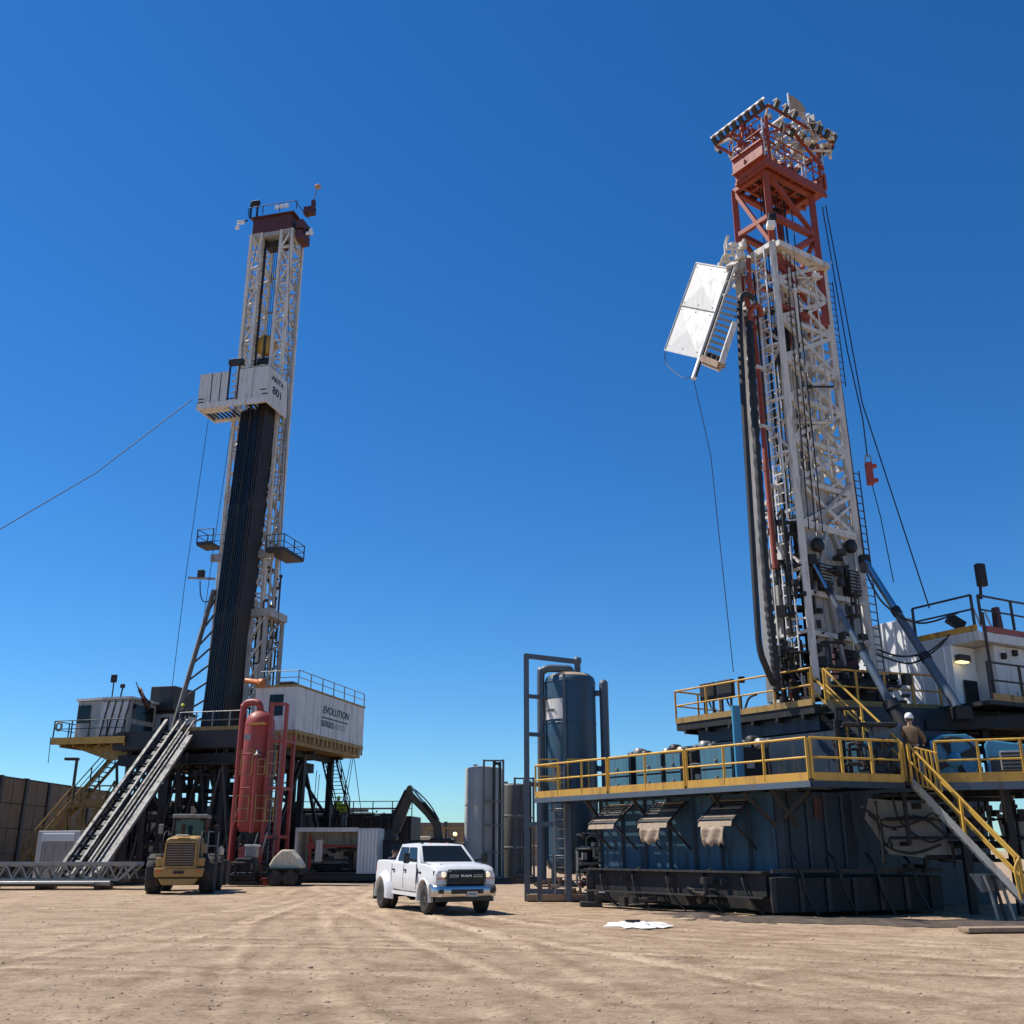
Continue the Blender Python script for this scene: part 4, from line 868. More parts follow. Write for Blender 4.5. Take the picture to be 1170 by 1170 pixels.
# ================================================================== PICKUP TRUCK
def boolean_cut(me, cutters):
    o = bpy.data.objects.new('work', me); COL.objects.link(o); tmp = [o]
    for v, f in cutters:
        cm = bpy.data.meshes.new('cutter'); cm.from_pydata(v, [], f)
        bm_ = bmesh.new(); bm_.from_mesh(cm); bmesh.ops.recalc_face_normals(bm_, faces=bm_.faces); bm_.to_mesh(cm); bm_.free()
        co = bpy.data.objects.new('cutter', cm); COL.objects.link(co); tmp.append(co)
        m_ = o.modifiers.new('cut', 'BOOLEAN'); m_.operation = 'DIFFERENCE'; m_.object = co; m_.solver = 'EXACT'
    bpy.context.view_layer.update(); dg = bpy.context.evaluated_depsgraph_get(); out = bpy.data.meshes.new_from_object(o.evaluated_get(dg))
    for q in tmp: bpy.data.objects.remove(q)
    return out
mat('truck_paint', (.66, .66, .655), .28, 0, .03, 2, (.50, .46, .40), .22)
h_ = V((.405, -.914, 0)).normalized(); fa = V((-1.62, 30.85, 0)); WB = 3.85
ctr = fa - h_ * (WB / 2); setf(ctr, math.atan2(h_.y, h_.x)); F = F @ M.Scale(.97, 4)
t = thing('pickup_truck', 'white heavy duty crew cab pickup truck with chrome bumper parked on dirt', 'pickup truck')
FX, RX = WB / 2, -WB / 2
# lower body: lofted cross sections, wheel arches and bed cut out
ST_ = [(RX - 1.10, .93, .72, 1.40, .0), (RX - 1.06, .97, .64, 1.46, .0), (RX - .6, .985, .60, 1.475, .0), (FX - 3.17, .99, .56, 1.465, .0), (FX - 3.13, .99, .56, 1.42, .0), (FX - 1.9, .995, .54, 1.41, .0), (FX - .6, .995, .54, 1.40, .015),
       (FX - .2, .995, .55, 1.385, .04), (FX + .3, .99, .56, 1.355, .055), (FX + .62, .975, .58, 1.31, .05), (FX + .78, .95, .62, 1.26, .03), (FX + .86, .91, .70, 1.20, .01)]
rg = []
for x, w, zb2, zt, cr_ in ST_:
    hp_ = [(.78 * w, zb2), (.955 * w, zb2 + .06), (.99 * w, zb2 + .16), (w, .92), (.995 * w, 1.06), (.975 * w, 1.13), (.972 * w, zt - .1), (.955 * w, zt - .03), (.915 * w, zt), (.72 * w, zt + cr_ * .4), (.6 * w, zt + cr_), (.25 * w, zt + cr_ * 1.15)]
    rg.append([V((x, -y, z)) for y, z in hp_] + [V((x, y, z)) for y, z in reversed(hp_)])
bd = MB().rings(rg, True, True); me = bpy.data.meshes.new('body'); me.from_pydata(bd.v, [], bd.f)
bm_ = bmesh.new(); bm_.from_mesh(me); bmesh.ops.remove_doubles(bm_, verts=bm_.verts, dist=1e-4); bmesh.ops.recalc_face_normals(bm_, faces=bm_.faces); bm_.to_mesh(me); bm_.free()
cut = []
for cx in (FX, RX):
    for s in (-1, 1):
        b_ = MB().tube((cx, .45 * s, .42), (cx, 1.4 * s, .42), .51, n=32); cut.append((b_.v, [list(f) for f in b_.f]))
b_ = MB().lohi((RX - 1.0, -.84, .9), (FX - 3.22, .84, 2.0)); cut.append((b_.v, [list(f) for f in b_.f]))
me = boolean_cut(me, cut); me.name = 'body'; me.materials.clear(); me.materials.append(MATS['truck_paint'])
for p in me.polygons: p.use_smooth = True
bo = bpy.data.objects.new('body', me); place(bo, F.copy(), t); KIDS.setdefault(t, []).append(bo)
sm_ = bo.modifiers.new('edge', 'EDGE_SPLIT'); sm_.split_angle = rad(32)
MB().lohi((RX - .99, -.83, .86), (FX - 3.23, .83, .91)).build('bed_floor', 'steel_black', t)
for s in (-1, 1):
    # wheel arch lips and dual wheel flare
    for cx, y0, yo, r0, r1 in ((FX, .97, 1.015, .515, .60), (RX, .95, 1.15, .525, .86)):
        n_ = 22; pr = []
        for k in range(n_ + 1):
            a_ = rad(-8) + rad(196) * k / n_; ca, sa_ = math.cos(a_), math.sin(a_); flat = 1.0 if cx == FX else (.86 if sa_ > .6 else 1.0)
            pr.append([V((cx + r * ca, y * s, .42 + r * sa_ * (flat if r > .6 else 1))) for r, y in ((r0, y0 - .1), (r0, yo), (r0 + .05, yo + .005), (r0 + (r1 - r0) * .55, yo - (yo - y0) * .25), (r1, y0))])
        m_ = len(pr[0]); fl_ = MB().add([p for q in pr for p in q], [(k * m_ + j, k * m_ + j + 1, (k + 1) * m_ + j + 1, (k + 1) * m_ + j) for k in range(n_) for j in range(m_ - 1)], True)
        fl_.build('wheel_arch' if cx == FX else 'rear_fender', 'truck_paint', t)
    for cx in (FX, RX): MB().prism([V((cx + .505 * math.cos(rad(8 + 164 * k / 14)), .44 * s, .42 + .505 * math.sin(rad(8 + 164 * k / 14)))) for k in range(15)], (0, .05 * s, 0)).build('wheel_well', 'black_trim', t)
    for x in (FX - .70, FX - 1.93, FX - 3.15):
        MB().path([V((x, .985 * s, .66)), V((x, .998 * s, .92)), V((x, .99 * s, 1.08)), V((x, .974 * s, 1.36))], .007, 5).build('door_seam', 'black_trim', t)
    for x in (FX - 1.78, FX - 2.95): MB().box((x, .995 * s, 1.19), (.2, .05, .05)).build('door_handle', 'black_trim', t, .012)
    bar('sill', t, (FX - .62, .94 * s, .50), (RX + .62, .94 * s, .52), .1, .1, 'truck_paint')
    MB().prism([(FX - .64, 1.0 * s, .84), (FX - .55, .998 * s, 1.22), (FX - .66, .985 * s, 1.30), (FX - .70, 1.0 * s, .84)], (0, .01 * s, 0)).build('fender_vent', 'black_trim', t)
    MB().box((FX - .36, .99 * s, 1.14), (.16, .02, .05)).build('badge', 'black_trim', t)
    bar('mirror_arm', t, (FX - .84, .93 * s, 1.46), (FX - .80, 1.2 * s, 1.5), .05, .07, 'black_trim')
    MB().box((FX - .80, 1.27 * s, 1.54), (.12, .2, .3)).build('mirror', 'black_trim', t, .05)
    MB().prism([(FX + .885, .56 * s, .99), (FX + .80, .945 * s, .98), (FX + .74, .955 * s, 1.2), (FX + .83, .6 * s, 1.215)], (-.06, 0, 0)).build('headlight', 'glass', t, .02)
    MB().lathe([(.02, .03), (.075, .02), (.08, -.03), (.02, -.04)], 14, (FX + .88, .68 * s, 1.1), M.Rotation(rad(90), 3, 'Y')).build('headlight', 'head_light', t)
    MB().lathe([(.02, .03), (.07, .02), (.075, -.03), (.02, -.04)], 14, (FX + .835, .85 * s, 1.09), M.Rotation(rad(90), 3, 'Y')).build('headlight', 'lens', t)
    MB().box((FX + .86, .76 * s, .985), (.04, .28, .025)).build('indicator', 'amber_lens', t, .01)
    MB().box((RX - 1.07, .9 * s, 1.15), (.06, .1, .42)).build('tail_light', 'amber_lens', t, .02)
    tyre(t, FX, .83 * s, .42, .27, 'steel', 'Y')
    for d in (.74, 1.01): tyre(t, RX, d * s, .42, .24, 'steel', 'Y')
    MB().lohi((RX - .8, .8 * s, .25), (RX - .76, 1.12 * s, .75)).build('mud_flap', 'black_trim', t)
    for k in range(8):
        a_ = 6.2832 * k / 8
        for cx, yy in ((FX, .945), (RX, 1.105)): MB().tube((cx + .15 * math.cos(a_), yy * s, .42 + .15 * math.sin(a_)), (cx + .15 * math.cos(a_), (yy + .012) * s, .42 + .15 * math.sin(a_)), .035, n=8).build('rim_hole', 'black_trim', t)
MB().lohi((RX - .95, -.7, .5), (FX + .6, .7, .68)).build('chassis', 'black_trim', t)
MB().prism([(FX - .64, -.72, 1.415), (FX - .2, -.7, 1.402), (FX + .5, -.66, 1.372), (FX + .5, .66, 1.372), (FX - .2, .7, 1.402), (FX - .64, .72, 1.415)], (0, 0, .02)).build('hood_bulge', 'truck_paint', t, .02)
for s in (-1, 1): MB().path([V((FX - .6, .9 * s, 1.412)), V((FX + .2, .89 * s, 1.372)), V((FX + .7, .84 * s, 1.29))], .007, 5).build('hood_seam', 'black_trim', t)
# cab with pillars and panes
cb = [(FX - .58, .905, 1.38), (FX - 1.32, .74, 1.93), (FX - 2.85, .74, 1.95), (FX - 3.12, .90, 1.41)]
L_ = [V((x, -y, z)) for x, y, z in cb]; R_ = [V((x, y, z)) for x, y, z in cb]
cab = MB(); rows = []
for u in np.linspace(0, 1, 9):
    y_ = -1 + 2 * u; crown = .045 * (1 - y_ * y_)
    rows.append([V((x, y * y_, z + (crown if i in (1, 2) else 0))) for i, (x, y, z) in enumerate(cb)])
cab.rings(rows, True, False); co = cab.build('cab', 'truck_paint', t, .07)
for p in co.data.polygons: p.use_smooth = True
def pane(name, a, b, c, d, off=.012):
    a, b, c, d = V(a), V(b), V(c), V(d); n = (b - a).cross(d - a).normalized() * off
    return MB().prism([a + n, b + n, c + n, d + n], n * .6).build(name, 'glass', t, .02 if False else 0)
w0 = .06
def quad(P0, P1, Q0, Q1, u, v): return P0.lerp(P1, u).lerp(Q0.lerp(Q1, u), v)
pane('windscreen', *[quad(L_[0], R_[0], L_[1], R_[1], u, v) for u, v in ((w0, .08), (1 - w0, .08), (1 - w0 - .015, .90), (w0 + .015, .90))], off=.02)
pane('rear_window', *[quad(R_[3], L_[3], R_[2], L_[2], u, v) for u, v in ((.12, .25), (.88, .25), (.88, .85), (.12, .85))])
for P, flip in ((L_, False), (R_, True)):
    def q(u, v): return P[0].lerp(P[3], u).lerp(P[1].lerp(P[2], u), v)
    for pts in ([q(.10, .1), q(.455, .1), q(.43, .84), q(.04, .84)], [q(.51, .1), q(.87, .1), q(.93, .84), q(.49, .84)]):
        if flip: pts = pts[::-1]
        pane('side_window', *[pts[i] for i in (3, 2, 1, 0)], off=.014)
for k in range(5): MB().box((FX - 1.44 - .03 * (abs(k - 2)), (k - 2) * .27, 1.99 - .012 * abs(k - 2)), (.1, .07, .035)).build('roof_lamp', 'amber_lens' if k % 2 else 'black_trim', t, .01)
MB().lohi((RX - 1.12, -.8, .78), (RX - 1.085, .8, 1.42)).build('tailgate', 'truck_paint', t, .02)
bar('rear_bumper', t, (RX - 1.2, -.95, .66), (RX - 1.2, .95, .66), .12, .2, 'chrome')
# grille and bumper
MB().prism([(FX + .88, -.58, .84), (FX + .88, .58, .84), (FX + .9, .58, 1.16), (FX + .85, .52, 1.225), (FX + .85, -.52, 1.225), (FX + .9, -.58, 1.16)], (-.08, 0, 0)).build('grille', 'black_trim', t, .01)
MB().path([V((FX + .9, -.60, .86)), V((FX + .91, -.60, 1.15)), V((FX + .87, -.54, 1.225)), V((FX + .87, .54, 1.225)), V((FX + .91, .60, 1.15)), V((FX + .9, .60, .86))], .02, 6).build('grille_surround', 'grey_mid', t)
for k in range(7): bar('grille_slat', t, (FX + .903, -.56, .88 + k * .045), (FX + .903, .56, .88 + k * .045), .008, .012, 'steel_black')
text('lettering', 'RAM', .085, (FX + .915, 0, 1.06), (0, 1, 0), (0, 0, 1), 'chrome', t, .003, .32)
for s in (-1, 1):
    for z in (1.035, 1.085): bar('grille_bar', t, (FX + .91, .24 * s, z), (FX + .91, .52 * s, z), .012, .012, 'chrome')
    bar('grille_bar', t, (FX + .91, .24 * s, 1.03), (FX + .91, .24 * s, 1.09), .012, .012, 'chrome')
bp = [(FX + .98, .50), (FX + 1.03, .60), (FX + 1.03, .70), (FX + 1.0, .78), (FX + .88, .84), (FX + .8, .82), (FX + .8, .5)]
rg = []
for y, dx in ((-1.0, -.30), (-.97, -.18), (-.88, -.08), (-.7, -.02), (-.4, 0), (.4, 0), (.7, -.02), (.88, -.08), (.97, -.18), (1.0, -.30)): rg.append([V((x + dx, y, z)) for x, z in bp])
fb_ = MB().rings(rg, True, True).build('front_bumper', 'chrome', t); fb_.modifiers.new('e', 'EDGE_SPLIT').split_angle = rad(35)
MB().lohi((FX + 1.0, -.5, .58), (FX + 1.04, .5, .70)).build('bumper_intake', 'black_trim', t, .01)
for s in (-1, 1): MB().box((FX + .97, .76 * s, .645), (.09, .22, .12), M.Rotation(-.2 * s, 3, 'Z')).build('fog_lamp', 'black_trim', t, .02)
MB().lohi((FX + 1.04, -.02, .50), (FX + 1.06, .3, .64)).build('licence_plate', 'white_old', t); text('lettering', '7R 341', .075, (FX + 1.066, .14, .57), (0, 1, 0), (0, 0, 1), 'ink', t, 0)
MB().lohi((FX + .6, -.85, .36), (FX + .9, .85, .5)).build('air_dam', 'black_trim', t, .02)
bar('axle', t, (FX, -.7, .42), (FX, .7, .42), .14, .14, 'steel_black'); bar('axle', t, (RX, -.7, .42), (RX, .7, .42), .16, .16, 'steel_black')
MB().lathe([(.05, -.2), (.22, -.1), (.22, .1), (.05, .2)], 14, (RX, 0, .42)).build('differential', 'steel_black', t)

# ================================================================== PEOPLE
def person(name, loc, rz, label, shirt='brown_cloth', legs='dark_cloth', hat='white_clean', vest=None, pose=0, lean=0.):
    setf(loc, rz); t = thing(name, label, 'person')
    def skin(nm, verts, edges, radii, mt, par, lev=1):
        me = bpy.data.meshes.new(nm); me.from_pydata(verts, edges, []); me.materials.append(MATS[mt])
        o = bpy.data.objects.new(nm, me); place(o, F.copy(), par); KIDS.setdefault(par, []).append(o)
        m_ = o.modifiers.new('skin', 'SKIN'); m_.use_smooth_shade = True
        sv = me.skin_vertices[0].data if me.skin_vertices else None
        if sv is None:
            bm_ = bmesh.new(); bm_.from_mesh(me); bm_.verts.layers.skin.verify(); bm_.to_mesh(me); bm_.free(); sv = me.skin_vertices[0].data
        for i, r in enumerate(radii): sv[i].radius = r if isinstance(r, tuple) else (r, r)
        sv[0].use_root = True
        sb = o.modifiers.new('sub', 'SUBSURF'); sb.levels = 1; sb.render_levels = 2
        return o
    ax = .05 * lean
    hands = ((-.30, -.28, 1.02), (.30, -.30, 1.02)) if pose else ((-.30, -.06, .80), (.30, -.06, .80))
    elb = ((-.33, -.02, 1.15), (.33, -.02, 1.15)) if pose else ((-.31, .03, 1.10), (.31, .03, 1.10))
    # body (skin): pelvis root, spine, neck, head, arms and legs
    v = [(0, 0, .95), (0, -.01, 1.15), (0, -.01, 1.38), (0, -.01, 1.50), (0, -.02, 1.58), (0, -.03, 1.70),
         (-.17, 0, 1.42), elb[0], hands[0], (.17, 0, 1.42), elb[1], hands[1],
         (-.10, 0, .88), (-.12, -.02, .48), (-.12, .01, .09), (-.12, -.12, .05), (.10, 0, .88), (.12, -.02, .48), (.12, .01, .09), (.12, -.12, .05)]
    e = [(0, 1), (1, 2), (2, 3), (3, 4), (4, 5), (2, 6), (6, 7), (7, 8), (2, 9), (9, 10), (10, 11), (0, 12), (12, 13), (13, 14), (14, 15), (0, 16), (16, 17), (17, 18), (18, 19)]
    r = [(.14, .10), (.13, .09), (.14, .1), .055, (.078, .09), (.07, .085), .055, .042, .035, .055, .042, .035, .085, .055, .04, .035, .085, .055, .04, .035]
    skin('body', v, e, r, 'skin', t)
    k = 1.16
    jk = skin('jacket', [v[i] for i in (0, 1, 2, 3, 6, 7, 9, 10)] + [tuple(V(v[7]).lerp(V(v[8]), .88)), tuple(V(v[10]).lerp(V(v[11]), .88))], [(0, 1), (1, 2), (2, 3), (2, 4), (4, 5), (5, 8), (2, 6), (6, 7), (7, 9)],
         [(.19, .15), (.185, .145), (.19, .145), .075, .095, .075, .095, .075, .055, .055], shirt, t)
    skin('trousers', [(0, 0, .93), v[12], v[13], (-.12, .01, .14), v[16], v[17], (.12, .01, .14)], [(0, 1), (1, 2), (2, 3), (0, 4), (4, 5), (5, 6)], [(.15, .12), .105, .08, .07, .105, .08, .07], legs, t)
    for s in (-1, 1): skin('boot', [(.12 * s, .03, .06), (.12 * s, -.08, .055), (.12 * s, -.17, .045), (.12 * s, .02, .16)], [(0, 1), (1, 2), (0, 3)], [.06, .055, .045, .055], 'boot', t)
    for s in (-1, 1):   # five fingers to a hand
        hv = V(hands[0 if s < 0 else 1])
        for j in range(5):
            off = V(((j - 2) * .018 if j else -.04 * s, -.02 if j else -.03, -.03))
            tip = off + V((0, -.035, -.05 - .01 * (2 - abs(j - 2))))
            MB().path([hv + off, hv + off.lerp(tip, .5) + V((0, -.008, 0)), hv + tip], [.011, .01, .008], 6).build('finger', 'skin', t)
    fc = MB().lathe([(.004, -.02), (.014, -.008), (.012, .012), (.005, .022)], 8, (0, -.128, 1.655)).build('nose', 'skin', t)
    for s in (-1, 1):
        MB().lathe([(.002, -.012), (.011, 0), (.002, .012)], 8, (.032 * s, -.113, 1.685), M.Rotation(rad(90), 3, 'X')).build('eye', 'ink', t)
        MB().lathe([(.004, -.03), (.016, -.02), (.018, .02), (.004, .03)], 8, (.088 * s, -.02, 1.66)).build('ear', 'skin', t)
    bar('mouth', t, (-.026, -.117, 1.612), (.026, -.117, 1.612), .008, .008, 'crown_red')
    MB().lathe([(.088, -.05), (.094, -.01), (.09, .03)], 16, (0, -.012, 1.69)).build('hair', 'boot', t)
    if hat:
        hh = MB().lathe([(.02, .165), (.06, .155), (.10, .115), (.118, .05), (.12, .0), (.112, -.005)], 20, (0, -.02, 1.71)).build('hard_hat', hat, t)
        MB().prism([(-.10, -.10, 1.705), (.10, -.10, 1.705), (.07, -.185, 1.695), (-.07, -.185, 1.695)], (0, 0, .012)).build('brim', hat, hh)
    if vest:
        MB().lathe([(.205, 0.98), (.215, 1.1), (.215, 1.3), (.20, 1.42), (.14, 1.5)], 16, (0, 0, 0), M.Diagonal((1.0, .78, 1))).build('vest', vest, t)
    return t

# ================================================================== BLUE TANK AT THE WALKWAY END
setf(V((2.22, 38.7, 0)))
t = thing('blue_tank', 'tall dark blue cylindrical tank with white label inside a pipe frame', 'tank')
MB().lathe([(.02, 8.2), (.4, 8.17), (.75, 8.08), (.93, 7.95), (.97, 7.8), (.97, 1.4), (.9, 1.1), (.5, .9)], 40).build('shell', 'tank_blue', t)
MB().lathe([(.02, 8.212), (.4, 8.182), (.75, 8.094), (.9, 7.99)], 40).build('dome_cap', 'canvas', t)
for z in (1.5, 3.1, 4.7, 6.2, 7.75): MB().lathe([(.95, z), (.985, z + .01), (.985, z + .045), (.95, z + .055)], 40).build('weld_ring', 'tank_blue', t)
def arcplate(name, a0, a1, z0, z1, r, mt):
    b = MB(); n = 12; ps = [(r * math.cos(a0 + (a1 - a0) * k / n), r * math.sin(a0 + (a1 - a0) * k / n)) for k in range(n + 1)]
    vs = [(x, y, z) for x, y in ps for z in (z0, z1)]; b.add(vs, [(2 * k, 2 * k + 2, 2 * k + 3, 2 * k + 1) for k in range(n)], True); return b.build(name, mt, t)
arcplate('label_plate', rad(178), rad(250), 6.35, 7.1, .99, 'white_old')
text('lettering', 'SYSTEMS', .12, (-.78, -.62, 6.68), (.62, -.78, 0), (0, 0, 1), 'ink', t, .002)
bar('seam_pipe', t, (-.27, -.98, 1.3), (-.27, -.98, 8.0), .09, .07, 'steel_blue')
rod('right_pipe', t, (1.28, -.1, 1.0), (1.28, -.1, 7.75), .17, 'steel_blue')
MB().lathe([(.17, 0), (.15, .1), (.08, .16), (.01, .18)], 14, (1.28, -.1, 7.74)).build('pipe_cap', 'steel_blue', t)
for z in (7.4, 4.6): bar('pipe_clamp', t, (.9, 0, z), (1.3, -.1, z), .16, .2, 'steel_blue')
pipe('feed_pipe', t, [(-1.12, -.15, .5), (-1.12, -.15, 4), (-1.12, -.15, 7.95), (-1.06, -.15, 8.2), (-.85, -.15, 8.33), (-.3, -.12, 8.33), (-.02, -.1, 8.3), (.06, -.08, 8.1)], .15, 'steel_blue', 5, 12)
pl = at(602, 748, 38); pr_ = at(660, 752, 38.4)
bar('frame_post', t, (-1.68, -.75, 0), (-1.68, -.75, 8.75), .2, .2, 'steel_blue')
bar('frame_post', t, (-1.68, .9, 0), (-1.68, .9, 8.4), .16, .16, 'steel_blue')
bar('frame_beam', t, (-1.75, -.72, 8.72), (.32, -.35, 8.55), .17, .17, 'steel_blue'); rod('frame_drop', t, (.28, -.33, 8.65), (.28, -.33, 8.0), .12, 'steel_blue')
MB().lathe([(.02, -.16), (.15, -.1), (.17, 0), (.15, .1), (.02, .16)], 14, (.28, -.33, 8.6)).build('elbow', 'steel_blue', t)
for z in (4.0, 5.8, 7.2): bar('frame_beam', t, (-1.68, -.7, z), (-.9, -.3, z), .14, .14, 'steel_blue')
for z in (.35, 2.6): bar('frame_beam', t, (-1.68, -.75, z), (-.2, -1.15, z), .14, .16, 'steel_blue')
bar('frame_post', t, (-.22, -1.2, 0), (-.22, -1.2, 3.4), .2, .2, 'steel_blue')
for x in (-.72, -.36): bar('ladder_rail', t, (x, -1.3, .3), (x, -1.3, 4.6), .05, .04, 'steel')
for k in range(13): rod('rung', t, (-.72, -1.3, .5 + k * .32), (-.36, -1.3, .5 + k * .32), .018, 'steel')
MB().lohi((-1.7, -1.2, .05), (2.0, 1.2, .25)).build('skid', 'timber', t)
for x, y in ((-.7, -.6), (.7, -.6), (.7, .7), (-.7, .7)): bar('tank_leg', t, (x, y, .2), (x, y, 1.6), .14, .14, 'steel_blue')
for x, y0 in ((-1.25, -1.1), (-.55, -1.1), (-.2, -1.15), (.55, -1.15)): bar('cage_post', t, (x, y0, 3.6), (x, y0, 4.85), .05, .05, 'yellow')
for z in (4.25, 4.85): bar('cage_rail', t, (-1.25, -1.1, z), (-.55, -1.1, z), .05, .05, 'yellow'); bar('cage_rail', t, (-.2, -1.15, z), (.55, -1.15, z), .05, .05, 'yellow')
clutter(t, (.2, -1.3, .3), (2.4, -.3, 2.6), 44, 'steel_dark', 21, .03, .08, boxes=.3)
clutter(t, (.0, -2.0, .3), (1.5, -1.25, 2.3), 40, 'steel', 23, .02, .06, boxes=.3, bs=.5)
clutter(t, (.1, -1.9, .3), (1.4, -1.3, 1.2), 16, 'crown_red', 24, .03, .06, boxes=.3, bs=.5)
clutter(t, (-1.4, -1.0, .3), (.2, -.5, .8), 10, 'timber', 22, .04, .07, boxes=.4)
for (x, z, mt_) in ((.75, 1.1, 'steel'), (1.1, .75, 'crown_red'), (1.5, .8, 'crown_red'), (.6, 2.0, 'steel')):
    wv_ = MB(); wv_.path([V((x, -1.4, z)) + V((.22 * math.cos(a * .5236), 0, .22 * math.sin(a * .5236))) for a in range(13)], .025, 6); wv_.build('valve_wheel', mt_, t)

# ================================================================== RIGHT RIG
E1 = V((.57, -.82, 0)).normalized(); E2 = V((.82, .57, 0)).normalized(); UP = V((0, 0, 1))
DZ = 3.5
A, B, C = V((.83, 36.6, DZ)), V((7.83, 27.2, DZ)), V((10.6, 28.15, DZ))
ab = (B - A).normalized(); nin = V((-ab.y, ab.x, 0)); nin = nin if nin.x > 0 else -nin
bc = (C - B).normalized(); nbc = V((-bc.y, bc.x, 0)); nbc = nbc if nbc.y > 0 else -nbc
setf()
# --- lower walkway
t = thing('lower_walkway', 'blue steel walkway with yellow railings and amber toe boards around the rig base', 'walkway', (7.8, 27.3, 0))
for k in range(9):
    o_ = nin * (.06 + k * .125); bar('grating_bar', t, A + o_ + UP * -.02, A + o_ + ab * 5.2 + UP * -.02, .06, .04, 'steel')
MB().prism([A + ab * 5.25 + nin * .03 - UP * .05, B + nin * .03 - UP * .05, B + nin * 1.25 + bc * .3 - UP * .05, A + ab * 5.25 + nin * 1.25 - UP * .05], UP * .04).build('deck_plate', 'steel_dark', t)
for k in range(9):
    o_ = nbc * (.06 + k * .125); bar('grating_bar', t, B + o_ + bc * .08 * k + UP * -.02, C + o_ + UP * -.02, .07, .04, 'steel')
bar('edge_beam', t, A - UP * .14, B - UP * .14, .12, .16, 'steel_blue'); bar('edge_beam', t, B - UP * .14, C - UP * .14, .12, .16, 'blue_deep')
bar('edge_beam', t, A + nin * 1.2 - UP * .14, B + nin * 1.2 - UP * .14, .12, .16, 'blue_deep')
L_ab = (B - A).length
for k in range(11):
    p = A + ab * (.3 + k * (L_ab - .6) / 10); bar('cross_beam', t, p - UP * .18, p + nin * 1.2 - UP * .18, .08, .1, 'steel_blue')
    if k in (2, 4, 7, 9): bar('bracket', t, p - UP * .2 + nin * .1, p + nin * 1.1 - UP * 1.15, .08, .08, 'steel_dark')
railing(t, [A + nin * 1.1, A, A + ab * 3.75], 1.05, 1.45, 'yellow', .034, .16, 'amber')
railing(t, [A + ab * 3.85, A + ab * 7.2], 1.05, 1.5, 'yellow', .034, .16, 'amber')
railing(t, [A + ab * 7.3, B - ab * .06], 1.05, 1.5, 'yellow', .034, .16, 'amber')
railing(t, [B + bc * .06, C], 1.05, .95, 'yellow', .034, .16, 'amber')
bar('post', t, A + ab * .1 + nin * .05, A + ab * .1 + nin * .05 - UP * 3.45, .14, .14, 'steel_blue')

# --- base house under the walkway
W0 = V((3.0, 35.35, 0)); W1 = V((7.45, 29.4, 0)); wd = (W1 - W0).normalized(); W2 = W1 + V((.93, .37, 0)) * 2.55
WH = V((.93, .37, 0))
setf()
t = thing('rig_base_house', 'dark blue steel house wall and skid under the yellow railed walkway', 'rig base', (W1.x, W1.y, 0))
n_p = 7
for k in range(n_p):
    a, b = W0.lerp(W1, k / n_p), W0.lerp(W1, (k + 1) / n_p); g_ = wd * .015
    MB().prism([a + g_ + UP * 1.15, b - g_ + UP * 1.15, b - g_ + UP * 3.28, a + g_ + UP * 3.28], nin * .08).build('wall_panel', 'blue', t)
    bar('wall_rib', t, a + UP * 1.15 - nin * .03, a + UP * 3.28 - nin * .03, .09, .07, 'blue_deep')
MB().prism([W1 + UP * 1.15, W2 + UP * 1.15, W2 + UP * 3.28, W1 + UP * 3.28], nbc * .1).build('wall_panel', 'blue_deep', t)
bar('corner_post', t, W1 + UP * .5, W1 + UP * 3.3, .2, .2, 'blue_deep')
for k in range(4): a = W1.lerp(W2, (k + .6) / 4.2); bar('wall_rib', t, a + UP * 1.15 - nbc * .03, a + UP * 3.28 - nbc * .03, .08, .06, 'blue_deep')
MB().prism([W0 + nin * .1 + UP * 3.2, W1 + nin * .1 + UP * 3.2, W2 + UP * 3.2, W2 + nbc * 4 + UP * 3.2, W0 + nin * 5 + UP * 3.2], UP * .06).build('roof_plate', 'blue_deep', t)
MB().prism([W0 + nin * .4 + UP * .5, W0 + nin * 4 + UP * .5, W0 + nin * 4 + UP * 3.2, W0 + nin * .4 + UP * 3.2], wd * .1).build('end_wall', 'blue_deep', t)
S0, S1 = W0 - nin * .85 + wd * .25, W1 - nin * .85 + wd * .1
MB().prism([S0 + UP * .52, S1 + UP * .52, S1 + UP * 1.12, S0 + UP * 1.12], nin * .3).build('skid_beam', 'steel_black', t, .02)
for k in range(3): bar('lift_eye', t, S0.lerp(S1, .25 + .28 * k) + UP * .8 - nin * .04, S0.lerp(S1, .25 + .28 * k) + UP * .95 - nin * .04, .3, .12, 'steel_black')
bar('skid_flange', t, S0 + UP * 1.14, S1 + UP * 1.14, .36, .05, 'steel_dark'); bar('skid_flange', t, S0 + UP * .5, S1 + UP * .5, .36, .05, 'steel_dark')
MB().prism([S0 + nin * .9 + UP * .15, S1 + nin * .9 + UP * .15, S1 + nin * .9 + UP * 1.1, S0 + nin * .9 + UP * 1.1], nin * 2.5).build('base_block', 'steel_black', t)
bar('jack_leg', t, S0 + ab * .1 + UP * .1, S0 + ab * .1 + UP * 1.0, .24, .24, 'steel_dark'); MB().box(S0 + ab * .1 + UP * .08, (.7, .6, .16)).build('jack_foot', 'steel_dark', t, .03)
Q0 = S1 + V((.1, -.25, 0)); Q1 = Q0 + WH * 5.8
MB().prism([Q0 + UP * .12, Q1 + UP * .12, Q1 + UP * 1.02, Q0 + UP * 1.02], V((-.3, 2.4, 0))).build('base_block', 'steel_black', t, .03)
bar('base_rail', t, Q0 + UP * 1.18 - nbc * .02, Q1 + UP * 1.18 - nbc * .02, .09, .09, 'steel_dark')
for k in range(7): bar('base_rib', t, Q0.lerp(Q1, k / 6.5) + UP * .15 - nbc * .04, Q0.lerp(Q1, k / 6.5) + UP * 1.0 - nbc * .04, .12, .08, 'steel_dark')
